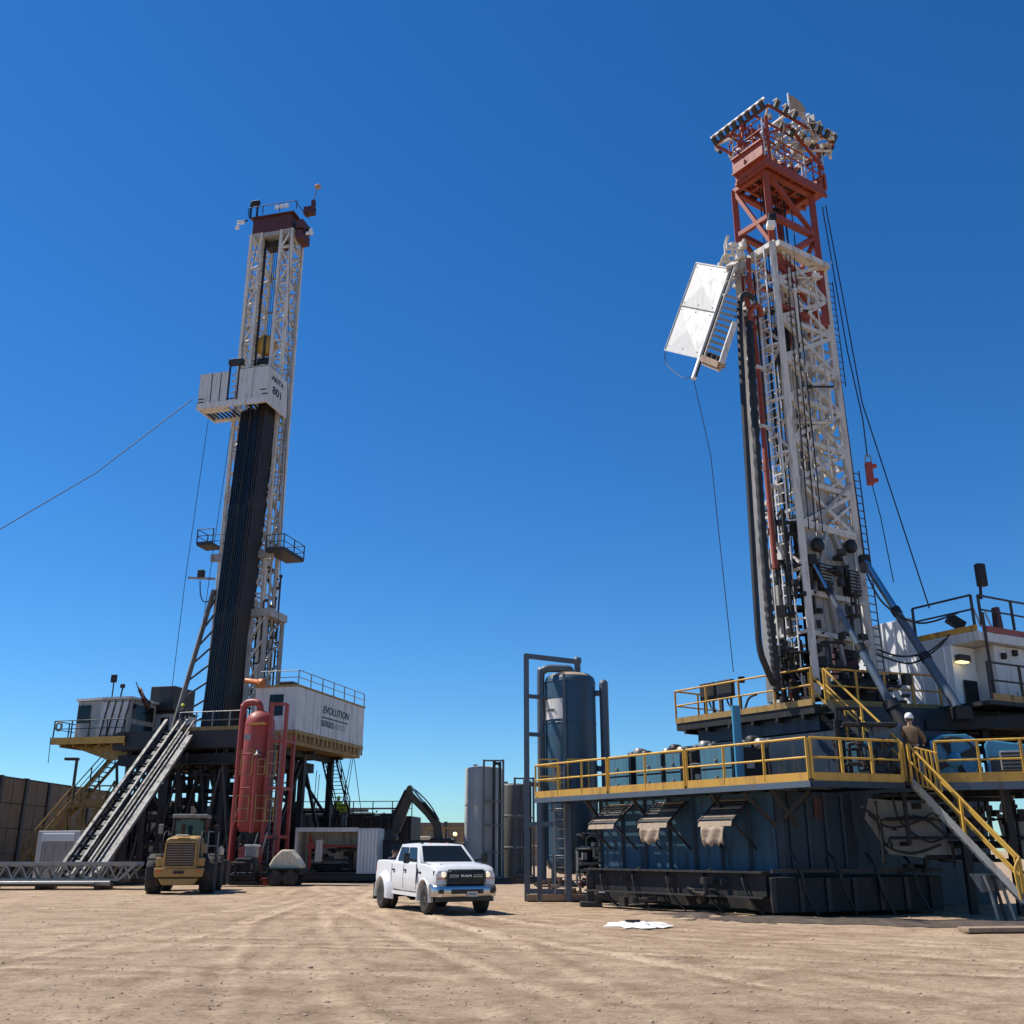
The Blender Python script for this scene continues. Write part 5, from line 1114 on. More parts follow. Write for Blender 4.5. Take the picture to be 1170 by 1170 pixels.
clutter(t, S0 + nin * .3 + UP * .2 + ab * .6, S1 + nin * .6 + UP * 1.1, 16, 'steel_dark', 171, .03, .07)
for k in range(5):
    p_ = S0.lerp(S1, .1 + .2 * k) + UP * 1.2 + nin * .25; pipe('hose', t, [p_, p_ - nin * .35 - UP * .2, p_ - nin * .32 - UP * .75 + wd * .2, p_ - nin * .1 - UP * 1.15 + wd * .5], .035, 'hose')
for k in range(4):
    p_ = Q0.lerp(Q1, .15 + .22 * k) + UP * 1.25; pipe('hose', t, [p_ + nbc * .3 + UP * .4, p_ - nbc * .1, p_ - nbc * .15 - UP * .6 + WH * .1, p_ - nbc * .2 - UP * 1.2 + WH * .4], .04, 'hose')
MB().box(W1 + WH * 1.35 + UP * 2.85 - nbc * .03, (.28, .02, .55), M.Rotation(math.atan2(WH.y, WH.x), 3, 'Z')).build('warning_plate', 'crown_red', t)
bar('knee_brace', t, W1 + WH * .1 + UP * 2.5 - nbc * .05, W1 - nbc * .9 + WH * .5 + UP * 3.25, .12, .12, 'steel_dark')
bar('knee_brace', t, W1 + UP * 2.3 - nin * .05, W1 - nin * .95 - wd * .4 + UP * 3.25, .1, .1, 'steel_dark')
# --- hatch awnings
for i, (f, w_, lab, drop) in enumerate(((.07, 1.2, 'slatted steel hatch awning at the tank end of the blue wall', 0.), (.38, 1.25, 'slatted hatch awning with a torn hanging tan cloth, middle of the blue wall', .45), (.72, 1.25, 'slatted hatch awning with a square tan cloth near the wall corner', .5))):
    p = W0 + wd * (f * (W1 - W0).length); q_ = p + wd * w_
    setf(); t = thing('hatch_awning', lab, 'awning', (p.x, p.y, 2.2))
    top = UP * 3.12 - nin * .12; low = UP * 2.5 - nin * 1.0
    for k in range(8):
        g = k / 8; a = p + top.lerp(low, g); b = q_ + top.lerp(low, g); dd = (low - top) * .075
        MB().prism([a, b, b + dd, a + dd], UP * .02).build('slat', 'steel_dark' if k % 3 else 'timber', t)
    for e_ in (p, q_): bar('arm', t, e_ + top, e_ + low, .06, .06, 'steel_dark'); bar('prop', t, e_ + UP * 1.75 - nin * .05, e_ + low, .05, .05, 'steel_dark')
    MB().prism([p + low, q_ + low, q_ + low + UP * -.14 - nin * .05, p + low + UP * -.14 - nin * .05], nin * .03).build('lip', 'canvas', t)
    if drop:
        n = 9; vs = []
        for k in range(n + 1):
            u = .12 + .66 * k / n; base = p.lerp(q_, u) + low + UP * -.14 - nin * .06
            for j in range(5):
                sl = (j / 4); rag = drop * (1 + (.12 * math.sin(k * 2.1) if j == 4 else 0)) * (1 if i == 2 else (1 - .15 * abs(k - 4) / 4))
                vs.append(base - UP * rag * sl - nin * (.04 * math.sin(k * 1.3 + j)))
        cb_ = MB().add(vs, [(k * 5 + j, k * 5 + j + 1, k * 5 + 6 + j, k * 5 + 5 + j) for k in range(n) for j in range(4)], True).build('cloth', 'canvas', t)
        cb_.modifiers.new('s', 'SOLIDIFY').thickness = .012
# --- blue boxes on the walkway
setf()
for i, (f, w_, lab) in enumerate(((2.5, 1.25, 'blue steel box cabinet behind the railing, closest to the blue tank'), (4.0, 1.25, 'second blue steel box cabinet along from the blue tank'), (5.35, .75, 'narrow blue cabinet squeezed between two wider blue cabinets'), (6.85, 1.35, 'widest blue steel box cabinet beside the blue upright post'))):
    p = A + ab * f + nin * 1.05; q_ = p + ab * w_
    t = thing('box_cabinet', lab, 'cabinet', (p.x, p.y, DZ), 'blue cabinets on the walkway')
    hgt = 1.16 + .06 * (i % 2)
    MB().prism([p, q_, q_ + UP * hgt, p + UP * hgt], nin * .9).build('body', 'blue_deep', t, .02)
    for (za, zb2) in ((.06, .5), (.56, hgt - .06)):
        MB().prism([p + ab * .06 + UP * za, q_ - ab * .06 + UP * za, q_ - ab * .06 + UP * zb2, p + ab * .06 + UP * zb2], nin * -.025).build('door_panel', 'cabinet_blue', t, .008)
    for k in range(2): MB().box(p + ab * (w_ * .5) + UP * (.3 + .5 * k) - nin * .04, (.1, .06, .05), M.Rotation(math.atan2(ab.y, ab.x), 3, 'Z')).build('latch', 'steel', t)
for i, f in enumerate((3.65, 5.3, 6.6, 8.5)):
    p = A + ab * f + nin * 1.6 + UP * 1.2; setf(); t = thing('blower_unit', ('dark blower drum and hoses on top of the first blue cabinets', 'dark blower drum above the narrow blue cabinet', 'silver pipe cluster on the widest blue cabinet', 'dark hose bundle beside the blue upright post')[i], 'machine', (p.x, p.y, DZ))
    for k in range(3):
        r_ = M.Rotation(rad(90), 3, 'Y'); MB().lathe([(.02, -.2), (.15, -.18), (.17, -.1), (.17, .1), (.15, .18), (.02, .2)], 16, p + ab * (k * .32 - .3) + UP * (.1 * (k % 2)), M.Rotation(math.atan2(nin.y, nin.x), 3, 'Z') @ r_).build('drum', 'steel' if (k + i) % 2 else 'steel_dark', t)
    MB().lohi((p.x - .5, p.y - .3, p.z - 1.2), (p.x + .4, p.y + .4, p.z - .1)).build('mount', 'steel_black', t)
    pipe('hose', t, [p + ab * -.6 + UP * -.9, p + ab * -.5 + UP * -.2, p + UP * .05, p + ab * .5 + UP * -.3, p + ab * .6 - UP * 1.0], .05, 'hose')
    clutter(t, p - V((.5, .4, .9)), p + V((.5, .4, .15)), 10, 'steel', 30 + i, .02, .05)
p = A + ab * 8.55 + nin * .9
bp_ = MB().bar(V((0, 0, 0)), V((0, 0, 2.3)), .24, .18); o = bp_.build('support_post', 'blue_bright', None, .02, frame=M.Translation(p)); tag(o, 'bright blue upright steel post between walkway and upper floor', 'post')
# --- dark engine house behind
setf(); t = thing('engine_house', 'dark blue machinery housing between lower walkway and upper floor', 'housing', (8.6, 31.5, DZ))
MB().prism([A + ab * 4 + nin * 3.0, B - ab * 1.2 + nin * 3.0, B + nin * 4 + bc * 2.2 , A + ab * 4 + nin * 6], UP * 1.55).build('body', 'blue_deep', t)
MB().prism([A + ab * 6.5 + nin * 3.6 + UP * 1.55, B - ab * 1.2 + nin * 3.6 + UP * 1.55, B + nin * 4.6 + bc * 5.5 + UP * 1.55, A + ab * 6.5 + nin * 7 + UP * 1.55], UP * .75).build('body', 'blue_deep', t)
pp = B + nin * 1.6 + bc * .9
MB().prism([pp, pp + bc * 1.0, pp + bc * 1.0 + UP * 1.15, pp + UP * 1.15], nbc * 1.2).build('cabinet', 'blue', t, .03)
MB().box(pp + UP * 1.35 + bc * .6, (1.3, .06, .5), M.Rotation(math.atan2(bc.y, bc.x), 3, 'Z')).build('hood_plate', 'steel_blue', t)
clutter(t, B + nin * 1.2 + bc * .8 - V((.3, .3, 0)), B + nin * 1.2 + bc * 1.6 + V((.2, .6, 1.2)), 26, 'steel_dark', 41, .02, .05, boxes=.2, bs=.4)
clutter(t, B + nin * 1.4 + bc * .2 - V((.3, 0, 0)), B + nin * 1.6 + bc * 1.4 + V((.2, .6, 2.0)), 14, 'steel_black', 42, .03, .07, boxes=.3, bs=.5)

# --- upper rig floor
UZ = 5.9
UL, UC, UR = V((5.67, 35.2, UZ)), V((9.04, 30.4, UZ)), V((13.5, 31.9, UZ))
u1 = (UC - UL).normalized(); un = V((-u1.y, u1.x, 0)); un = un if un.x > 0 else -un
u2 = (UR - UC).normalized(); un2 = V((-u2.y, u2.x, 0)); un2 = un2 if un2.y > 0 else -un2
setf(); t = thing('upper_rig_floor', 'upper rig floor platform with dull yellow railings below the white mast', 'platform', (9, 31, UZ - .3))
MB().prism([UL - UP * .3, UC - UP * .3, UR - UP * .3, UR + un2 * 5 - UP * .3, UL + un * 5.5 - UP * .3], UP * .27).build('deck', 'steel_black', t)
MB().prism([UL + u1 * .7 + un * .3 - UP * .32, UC - u1 * .1 + un * .3 - UP * .32, UC + un * 3.5 - UP * .32, UL + u1 * .7 + un * 3.5 - UP * .32], UP * -.45).build('deck_frame', 'blue_deep', t)
for k in range(6): bar('joist', t, UL + u1 * (.4 + k * 1.0) - UP * .36, UL + u1 * (.4 + k * 1.0) + un * 4 - UP * .36, .1, .14, 'steel_black')
railing(t, [UL + un * 2.2, UL, UC], 1.05, 1.35, 'amber', .032, .13, 'yellow_dull')
railing(t, [UC + u2 * .55, UC + u2 * 1.6, UR], 1.05, 1.1, 'amber', .032, .13, 'yellow_dull')
for i, f in enumerate((1.35, 2.15)):
    p = UL + u1 * f + un * .25
    setf(); c_ = thing('control_box', ('black control box on legs at the railing, farther from the mast', 'black control box on legs at the railing, closer to the mast')[i], 'control box', (p.x, p.y, UZ))
    MB().box(p + UP * .88, (.18, .66, .62), M.Rotation(math.atan2(un.y, un.x), 3, 'Z')).build('body', 'steel_black', c_, .03)
    for s in (-.2, .2): bar('leg', c_, p + u1 * s, p + u1 * s + UP * .6, .07, .07, 'steel_dark')
    pipe('cable', c_, [p + UP * .6, p + UP * .35 + u1 * .1, p + u1 * .25 + UP * .3, p + u1 * .3 + UP * .02], .03, 'hose')
setf(); p = UL + u1 * 2.9 + un * .2
t = thing('operator_lever', 'small dark lever stand beside the black control boxes', 'lever', (p.x, p.y, UZ))
pipe('lever', t, [p, p + u1 * .25 + UP * .45, p + u1 * .6 + UP * .55], .035, 'steel_dark'); bar('stand', t, p - u1 * .1, p - u1 * .1 + UP * .6, .08, .08, 'steel_dark'); MB().box(p + UP * 1.1, (.2, .15, .2)).build('lamp', 'steel_black', t, .02)
t = thing('floor_machinery', 'dark drawworks machinery crowded on the upper floor under the mast', 'machinery', (10.4, 32, UZ))
clutter(t, UC + u2 * .2 + un2 * .5 + UP * .1 - V((.6, 0, 0)), UC + u2 * 1.6 + un2 * 2.0 + UP * 2.2, 60, 'steel_black', 51, .03, .1, boxes=.45)
clutter(t, UC + u2 * 1.8 + un2 * .5, UC + u2 * 4.0 + un2 * 1.4 + UP * 1.2, 46, 'steel_dark', 52, .03, .09, boxes=.5)
MB().lathe([(.42, 0), (.44, .1), (.44, 1.7), (.3, 1.9)], 18, UC + u2 * 2.75 + un2 * 2.0 + UP * .9).build('drum', 'crown_red', t)
MB().lohi((10.2, 31.8, UZ), (11.9, 33.2, UZ + .95)).build('winch_house', 'steel_black', t, .05)
for k in range(5): bar('valve_pipe', t, UC - u1 * (.4 + k * .28) + un * .5 + UP * .05, UC - u1 * (.4 + k * .28) + un * .5 + UP * (.8 + .15 * (k % 2)), .07, .07, ('vessel_red', 'steel', 'steel_black')[k % 3])

# --- mast
N0 = at(934, 795, 31.3); N1 = at(882, 277, 31.8)
def leg(dx, dy): return N0 + dx, N1 + dy
oL, oR = -E1 * 1.85, E2 * 2.95
A4 = [N0, N0 + oR, N0 + oR + oL, N0 + oL]; B4 = [N1, N1 + oR * .96, N1 + (oR + oL) * .96, N1 + oL * .92]
setf(); t = thing('telescopic_mast', 'white lattice telescopic mast with orange red upper section and floodlit crown', 'mast', (N0.x, N0.y, UZ))
lattice(t, A4, B4, 7, .22, .14, 'mast_white', faces=((0, 1),), style='x', girt=.17, first=.34)
lattice(t, A4, B4, 8, .2, .09, 'mast_white', faces=((3, 0),), style='z', girt=.1, legs=False)
lattice(t, A4, B4, 8, .2, .10, 'mast_white', faces=((1, 2), (2, 3)), style='z', girt=.11, legs=False)
def mp(i, j, u, f): return A4[i].lerp(B4[i], f).lerp(A4[j].lerp(B4[j], f), u)
fn = E1 * .02
def fplate(name, i, j, u0, u1_, f0, f1, mt, off=.06, th=.03):
    n = E1 if (i, j) == (0, 1) else -E2
    return MB().prism([mp(i, j, u0, f0) + n * off, mp(i, j, u1_, f0) + n * off, mp(i, j, u1_, f1) + n * off, mp(i, j, u0, f1) + n * off], -n * th).build(name, mt, t, .01)
for k in range(4): fplate('skin_panel', 0, 1, .06 + .225 * k, .06 + .225 * (k + 1) - .012, .10 if k else .02, .345 - .02 * (k % 2), 'mast_grey', -.05)
for k in range(3): fplate('skin_panel', 0, 1, .12 + .27 * k, .12 + .27 * (k + 1) - .012, .36, .455 - .015 * k, 'mast_grey', -.08)
for f in (.12, .2, .345): bar('girt', t, mp(0, 1, 0, f) + E1 * .04, mp(0, 1, 1, f) + E1 * .04, .12, .16, 'mast_white')
for u0, f0, u1_, f1 in ((.1, .2, .42, .335), (.9, .2, .55, .335), (.15, .02, .3, .12), (.52, .02, .36, .2), (.98, .46, .3, .36), (.1, .46, .0, .36)): bar('brace', t, mp(0, 1, u0, f0) + E1 * .05, mp(0, 1, u1_, f1) + E1 * .05, .12, .12, 'mast_grey')
for u, f in ((.2, .30), (.8, .315)):
    MB().lathe([(.06, -.12), (.22, -.1), (.25, 0), (.22, .1), (.06, .12)], 22, mp(0, 1, u, f) + E1 * .16, M.Rotation(math.atan2(E1.y, E1.x), 3, 'Z') @ M.Rotation(rad(90), 3, 'Y')).build('sheave', 'steel_black', t)
for u in (.12, .62):
    c = mp(0, 1, u + .12, .235) + E1 * .14; MB().box(c, (.6, .3, .85), M.Rotation(math.atan2(E2.y, E2.x), 3, 'Z')).build('winch', 'steel_black', t, .04)
    for k in range(7): bar('winch_line', t, c + E1 * .17 - E2 * .28 + UP * (-.35 + k * .11), c + E1 * .17 + E2 * .28 + UP * (-.35 + k * .11), .05, .05, 'steel')
bar('top_beam', t, B4[0] + E1 * .12 - UP * .15, B4[1] + E1 * .12 - UP * .15, .42, .22, 'mast_white'); bar('top_beam', t, B4[3] - UP * .15, B4[0] - UP * .15, .36, .2, 'mast_white')
bar('top_beam', t, B4[1] - UP * .15, B4[2] - UP * .15, .3, .2, 'mast_white')
for k in range(9): rod('drill_line', t, mp(0, 1, .2 + .07 * k, .3) - E1 * .9, mp(0, 1, .25 + .06 * k, 1.2) - E1 * .9, .02, 'wire')
for k in range(3): rod('drill_line', t, mp(0, 1, .1 + .12 * k, .33) + E1 * .1, mp(0, 1, .2 + .08 * k, .98) + E1 * .12, .02, 'wire')
for u, mt_, r_ in ((.3, 'mast_white', .05), (.45, 'steel_dark', .06), (.72, 'mast_white', .06), (.82, 'mast_white', .07), (.9, 'mast_grey', .05)): rod('inner_rail', t, mp(0, 1, u, .34) - E1 * 1.1, mp(0, 1, u, .96) - E1 * 1.1, r_, mt_)
clutter(t, N0 + V((-.6, .2, .6)), N0 + V((1.8, 1.8, 5.0)), 40, 'steel_dark', 61, .03, .08, boxes=.3)
clutter(t, N0.lerp(N1, .36) + V((-.5, .5, 0)), N0.lerp(N1, .95) + V((1.8, 1.9, 0)), 60, 'mast_white', 62, .03, .06, boxes=.25)
clutter(t, N0.lerp(N1, .36) + V((-.3, .4, 0)), N0.lerp(N1, .9) + V((1.8, 1.9, 0)), 10, 'steel_dark', 63, .03, .06, boxes=.3)
MB().box(mp(0, 1, .35, .78) - E1 * .8, (.5, .5, 1.5)).build('travelling_block', 'steel_black', t, .06)
for k in range(9):
    f = .36 + .07 * k; bar('brace', t, mp(0, 1, .55, f) + E1 * .02, mp(0, 1, .95, f + .05) + E1 * .02, .09, .09, 'mast_white'); bar('brace', t, mp(1, 2, .1, f), mp(1, 2, .9, f + .06), .1, .1, 'mast_white')
    bar('girt', t, mp(0, 1, .5, f + .03) - E1 * .5, mp(0, 1, 1, f + .03) - E1 * .5, .1, .1, 'mast_white')
for u in (.66, .9): bar('inner_leg', t, mp(0, 1, u, .34) - E1 * .4, mp(0, 1, u, .97) - E1 * .4, .13, .13, 'mast_white')
clutter(t, N0 + V((-.9, .0, .3)), N0 + V((.4, 1.4, 6.5)), 44, 'steel_black', 161, .03, .07, boxes=.35)
clutter(t, N0 + E1 * .25 + V((0, 0, .2)), N0 + E2 * 2.4 + V((0, 0, 4.2)), 22, 'steel_dark', 162, .02, .06, boxes=.45)
# ladders
def ladder(p, q, wv, n, mt, r=.025):
    p, q, wv = V(p), V(q), V(wv)
    rod('ladder_rail', t, p, q, r, mt); rod('ladder_rail', t, p + wv, q + wv, r, mt)
    for k in range(n): rod('rung', t, p.lerp(q, (k + .5) / n), p.lerp(q, (k + .5) / n) + wv, r * .8, mt)
ladder(mp(3, 0, .58, .02) - E2 * .22, mp(3, 0, .62, .99) - E2 * .22, E1 * .42, 46, 'white_clean', .028)
for f in (.15, .35, .5, .62, .75, .9): bar('ladder_clip', t, mp(3, 0, .7, f) - E2 * .22, mp(3, 0, 1.0, f), .06, .06, 'white_clean')
ladder(mp(0, 1, 1, .06) + E2 * .22, mp(0, 1, 1, .5) + E2 * .22, E2 * .4, 26, 'steel_dark', .024)
ladder(mp(0, 1, 1, .70) + E2 * .15, mp(0, 1, 1, .97) + E2 * .15, E2 * .35, 16, 'steel_dark', .02)
rod('cable_run', t, mp(0, 1, 1, .3) + E2 * .12, mp(0, 1, 1, .98) + E2 * .1, .06, 'mast_grey'); rod('cable_run', t, mp(0, 1, 1, .3) + E2 * .28, mp(0, 1, 1, .8) + E2 * .18, .05, 'steel_dark')
for k in range(4): rod('pipe', t, mp(3, 0, .15 + .15 * k, .05) - E2 * .06, mp(3, 0, .2 + .13 * k, .95) - E2 * .06, .035, ('mast_grey', 'mast_white', 'steel_dark')[k % 3])
for f in (.06, .12, .18, .26): fplate('side_plate', 3, 0, .05, .62, f, f + .05, 'mast_grey', -.04)
MB().box(mp(3, 0, .55, .285) - E2 * .3, (.1, .45, .62), M.Rotation(math.atan2(E2.y, E2.x), 3, 'Z')).build('junction_box', 'white_old', t, .02)
# red upper section
C4 = [p.lerp(V((sum(q.x for q in B4) / 4, sum(q.y for q in B4) / 4, p.z)), .07) for p in B4]
ax = (N1 - N0).normalized(); lenU = (26.1 - N1.z) / ax.z
Lo = [p - ax * 2.6 for p in C4]; Hi = [p + ax * lenU for p in C4]
lattice(t, Lo, Hi, 3, .22, .14, 'red', faces=((0, 1), (1, 2), (2, 3)), style='z', girt=.2)
lattice(t, C4, Hi, 1, .2, .14, 'red', faces=((3, 0),), style='z', girt=.18, legs=False)
bar('girt', t, C4[3].lerp(Hi[3], .38), C4[0].lerp(Hi[0], .38), .16, .18, 'red'); 
for u in (.2, .35, .5, .65, .8): rod('drill_line', t, C4[0].lerp(C4[1], u) - E1 * .6, Hi[0].lerp(Hi[1], u) - E1 * .6, .022, 'wire')
MB().box(C4[0] - E2 * .15 + E1 * .2 + UP * .95, (.3, .3, .3)).build('lamp', 'steel_black', t, .06)
MB().box(C4[0] - E2 * .25 + E1 * .2 + UP * .6, (.3, .3, .25)).build('bracket', 'white_clean', t, .04)
# crown platform
k0 = Hi[0] + E1 * .28 - E2 * .28; wE1, wE2 = 1.5, 3.5
def cp(a, b, z): return V((k0 - E1 * a + E2 * b).to_tuple()[:2] + (z,))
z0 = 26.2
cr = MB().prism([cp(0, 0, z0), cp(0, wE2, z0), cp(wE1, wE2, z0), cp(wE1, 0, z0)], UP * .28).build('crown', 'red', t)
for b_ in (0, wE2): MB().prism([cp(0, b_, z0 + .29), cp(wE1, b_, z0 + .29), cp(wE1, b_, z0 + 1.0), cp(0, b_, z0 + 1.0)], E2 * (.12 if b_ else -.12)).build('side_beam', 'red', cr)
for z in (.28, .95): bar('flange', cr, cp(-.02, -.08, z0 + z), cp(wE1, -.08, z0 + z), .24, .07, 'red')
for k in range(4):
    for j in range(3): MB().prism([cp(.25 + .62 * j, .3 + .7 * k, z0 - .01), cp(.25 + .62 * j, .75 + .7 * k, z0 - .01), cp(.65 + .62 * j, .75 + .7 * k, z0 - .01), cp(.65 + .62 * j, .3 + .7 * k, z0 - .01)], UP * -.012).build('grate_opening', 'steel_black', cr)
for k in range(5): bar('cross_beam', cr, cp(0, .1 + .72 * k, z0 - .06), cp(wE1, .1 + .72 * k, z0 - .06), .1, .12, 'red')
for a_ in (0., 1.05, wE1): bar('cross_beam', cr, cp(a_, 0, z0 - .07), cp(a_, wE2, z0 - .07), .1, .12, 'red')
for k in range(4):
    MB().lathe([(.12, -.07), (.42, -.07), (.44, 0), (.42, .07), (.12, .07)], 22, cp(.8, .6 + .55 * k, z0 + .75), M.Rotation(math.atan2(E2.y, E2.x), 3, 'Z') @ M.Rotation(rad(90), 3, 'Y')).build('sheave', 'red', cr)
for (a0, b0, a1, b1) in ((0, wE2 * .0, 0, wE2), (wE1, 0, wE1, wE2), (0, 0, wE1, 0), (0, wE2, wE1, wE2)):
    p, q = cp(a0, b0, z0 + 1.0), cp(a1, b1, z0 + 1.0)
    if (a0, a1) == (0, 0): p.z = q.z = z0 + .3
    for h2 in (.55, 1.05): rod('rail', cr, p + UP * h2, q + UP * h2, .03, 'red')
    for k in range(4): bar('post', cr, p.lerp(q, k / 3), p.lerp(q, k / 3) + UP * 1.05, .05, .05, 'red' if k % 2 else 'white_old')
# light frame above
zl = 28.6; lc = [cp(-.35, .05, zl), cp(-.35, wE2 + .4, zl), cp(wE1 + .95, wE2 + .4, zl), cp(wE1 + .95, .05, zl)]
for i in range(4): bar('light_frame', cr, lc[i], lc[(i + 1) % 4], .09, .09, 'red'); bar('frame_post', cr, cp(*((.1, .4), (.1, wE2 - .1), (wE1 - .1, wE2 - .1), (wE1 - .1, .4))[i], z0 + .3), cp(*((.1, .4), (.1, wE2 - .1), (wE1 - .1, wE2 - .1), (wE1 - .1, .4))[i], zl + .02), .11, .11, 'red'); bar('outrigger', cr, cp(*((.1, .4), (.1, wE2 - .1), (wE1 - .1, wE2 - .1), (wE1 - .1, .4))[i], zl - .04), lc[i], .08, .08, 'white_old')
for f in (.25, .5, .75): bar('light_frame', cr, lc[0].lerp(lc[1], f), lc[3].lerp(lc[2], f), .07, .07, 'white_old'); bar('light_frame', cr, lc[0].lerp(lc[3], f), lc[1].lerp(lc[2], f), .07, .07, 'red')
bar('brace', cr, cp(0, 0, z0 + 1.2), cp(0, 1.6, zl), .09, .09, 'red'); bar('brace', cr, cp(0, wE2, z0 + 1.2), cp(0, 1.6, zl), .09, .09, 'red')
def floods(p, q, n, outn):
    for k in range(n):
        c = p.lerp(q, (k + .5) / n) + outn * .18 + UP * .0
        rot = outn.to_track_quat('Z', 'Y').to_matrix() @ M.Rotation(rad(38), 3, 'X')
        fl_ = MB().box(c, (.19, .32, .12), rot).build('flood_light', 'steel_dark', cr, .02)
        bar('flood_top', cr, c + UP * .22 - outn * .1, c + UP * .2 + outn * .1, .16, .03, 'white_old')
floods(lc[0], lc[3], 8, -E2); floods(lc[0].lerp(lc[1], .0), lc[0].lerp(lc[1], .4), 3, E1); floods(lc[0].lerp(lc[1], .55), lc[1], 4, E1); floods(lc[0].lerp(lc[1], .2) - E1 * .5 - UP * .3, lc[1] - E1 * .5 - UP * .3, 5, E1); floods(lc[1], lc[2], 5, E2); floods(lc[3], lc[2], 5, -E1)
bar('frame_edge', cr, lc[0] + UP * .24 - E2 * .2, lc[3] + UP * .24 - E2 * .2, .06, .08, 'white_clean')
# gin pole cage and dish
g0 = cp(.2, 2.2, zl + .2)
for a_, b_ in ((0, 0), (.9, 0), (0, 1.3), (.9, 1.3)): bar('cage_post', cr, g0 - E1 * a_ + E2 * b_ - UP * .6, g0 - E1 * a_ + E2 * b_ + UP * .95, .08, .08, 'white_clean')
for a0, b0, a1, b1 in ((0, 0, 0, 1.3), (0, 0, .9, 0), (.9, 0, .9, 1.3), (0, 1.3, .9, 1.3)): bar('cage_rail', cr, g0 - E1 * a0 + E2 * b0 + UP * .95, g0 - E1 * a1 + E2 * b1 + UP * .95, .07, .07, 'mast_grey' if b0 != b1 else 'white_clean'); bar('cage_rail', cr, g0 - E1 * a0 + E2 * b0 + UP * .4, g0 - E1 * a1 + E2 * b1 + UP * .4, .06, .06, 'mast_grey')
clutter(cr, cp(.2, .5, zl - .5), cp(.8, wE2, zl + .3), 40, 'mast_grey', 164, .02, .05, boxes=.5, bs=.5)
clutter(cr, g0 - V((.3, .1, .8)), g0 + V((1.6, 1.0, .5)), 26, 'mast_white', 64, .02, .05, boxes=.5)
clutter(cr, cp(wE1 * .9, -.2, z0 + 1.0) - V((.3, .3, 0)), cp(wE1 * .3, .5, z0 + 2.3) + V((.2, .2, 0)), 22, 'red', 65, .02, .05, boxes=.4)
dish = MB().prism([V((0, 0, 0)), V((.02, 0, 1.25)), V((.35, 0, 1.2)), V((.75, 0, .95)), V((1.0, 0, .55)), V((.95, 0, .25)), V((.6, 0, .05))], V((0, .12, 0)))
do_ = dish.build('sheave_guard', 'canvas', cr, .02, frame=M.Translation(g0 + UP * .75 - E2 * .15) @ M.Rotation(rad(18), 4, 'Z') @ M.Scale(.75, 4))
bar('guard_edge', cr, g0 + UP * .7 - E2 * .17, g0 + UP * 1.72 - E2 * .17, .05, .08, 'white_clean')
MB().lathe([(.02, -.03), (.11, -.03), (.11, .03), (.02, .03)], 14, g0 + UP * 1.0 + V((.75, .35, 0)), M.Rotation(rad(90), 3, 'X')).build('guard_pin', 'white_clean', cr)

# racking board with its wind wall, folded out on the left of the mast
nrm = V((-.74, -.52, .30)).normalized(); P2 = at(833.5, 306.7, 31.6)
def onp(px, py, off=0.):
    d = (at(px, py, 30) - V((0, 0, EYE))); o_ = V((0, 0, EYE)); k = (P2 + nrm * off - o_).dot(nrm) / d.dot(nrm); return o_ + d * k
w1, w2, w3, w4 = onp(796, 300.5), onp(833.5, 306.7), onp(798.6, 409), onp(760, 400)
t2 = thing('racking_board', 'folded racking board with bright white wind wall hanging left of the mast', 'racking board', w3)
mid1, mid2 = w1.lerp(w4, .5), w2.lerp(w3, .5)
for i, q4 in enumerate((((w1, w2, mid2, mid1)), ((mid1, mid2, w3, w4)))):
    a, b, c, d = q4; g = 0.008
    ctr_ = (a + b + c + d) / 4 + nrm * .11
    pb_ = MB(); q4 = [p.lerp(ctr_, g) for p in (a, b, c, d)]
    bk = [p - nrm * .05 for p in q4]
    pb_.add(q4 + [ctr_] + bk, [(0, 1, 4), (1, 2, 4), (2, 3, 4), (3, 0, 4), (8, 7, 6, 5), (0, 5, 6, 1), (1, 6, 7, 2), (2, 7, 8, 3), (3, 8, 5, 0)]); pb_.build('wind_panel', 'wind_white', t2)
for k in range(1):
    for q_a, q_b in ((w1, w2), (w4, w3)): bar('panel_rim', t2, q_a + nrm * .02, q_b + nrm * .02, .05, .05, 'white_old')
bar('panel_rim', t2, w1 + nrm * .02, w4 + nrm * .02, .05, .05, 'white_old') ; bar('panel_rim', t2, mid1 + nrm * .03, mid2 + nrm * .03, .04, .03, 'mast_grey')
for u_ in (.08, .5, .92):
    for v_ in (.05, .46, .54, .95): MB().box(w1.lerp(w2, u_).lerp(w4.lerp(w3, u_), v_) + nrm * .03, (.03, .03, .03)).build('bolt', 'mast_grey', t2)
ed = (w3 - w2).normalized(); ac = (w2 - w1).normalized()
for off in (.06, .2, .34): bar('edge_tube', t2, w2 + ac * off - ed * (.1), w3 + ac * off + ed * (.15 if off != .2 else .75), .07, .07, ('white_old', 'steel_dark', 'mast_white')[int(off * 7) % 3])
rod('pivot_tube', t2, w3 + ac * .1, w3 + ac * .1 + ed * .85, .09, 'white_clean')
fd = (onp(850, 402) - onp(822, 392)).normalized()
for k in range(12):
    a = w2.lerp(w3, .30 + .062 * k) + ac * .4; bar('finger', t2, a, a + fd * 1.05, .05, .09, 'steel_black')
b0_ = w3 + ac * .35 - ed * .05; b1_ = w2.lerp(w3, .35) + ac * .4
bar('outer_beam', t2, b0_, b0_ + fd * 1.25, .3, .2, 'timber'); bar('outer_beam', t2, b0_ + ed * .12, b0_ + fd * 1.25 + ed * .12, .07, .24, 'canvas')
bar('side_beam', t2, b0_ + fd * 1.2, w2.lerp(w3, .55) + ac * .4 + fd * 1.15, .2, .18, 'mast_white')
for k in range(3): MB().box(b0_ + fd * (.3 + .35 * k) - ed * .12, (.2, .2, .25)).build('latch_block', 'steel_black', t2, .03)
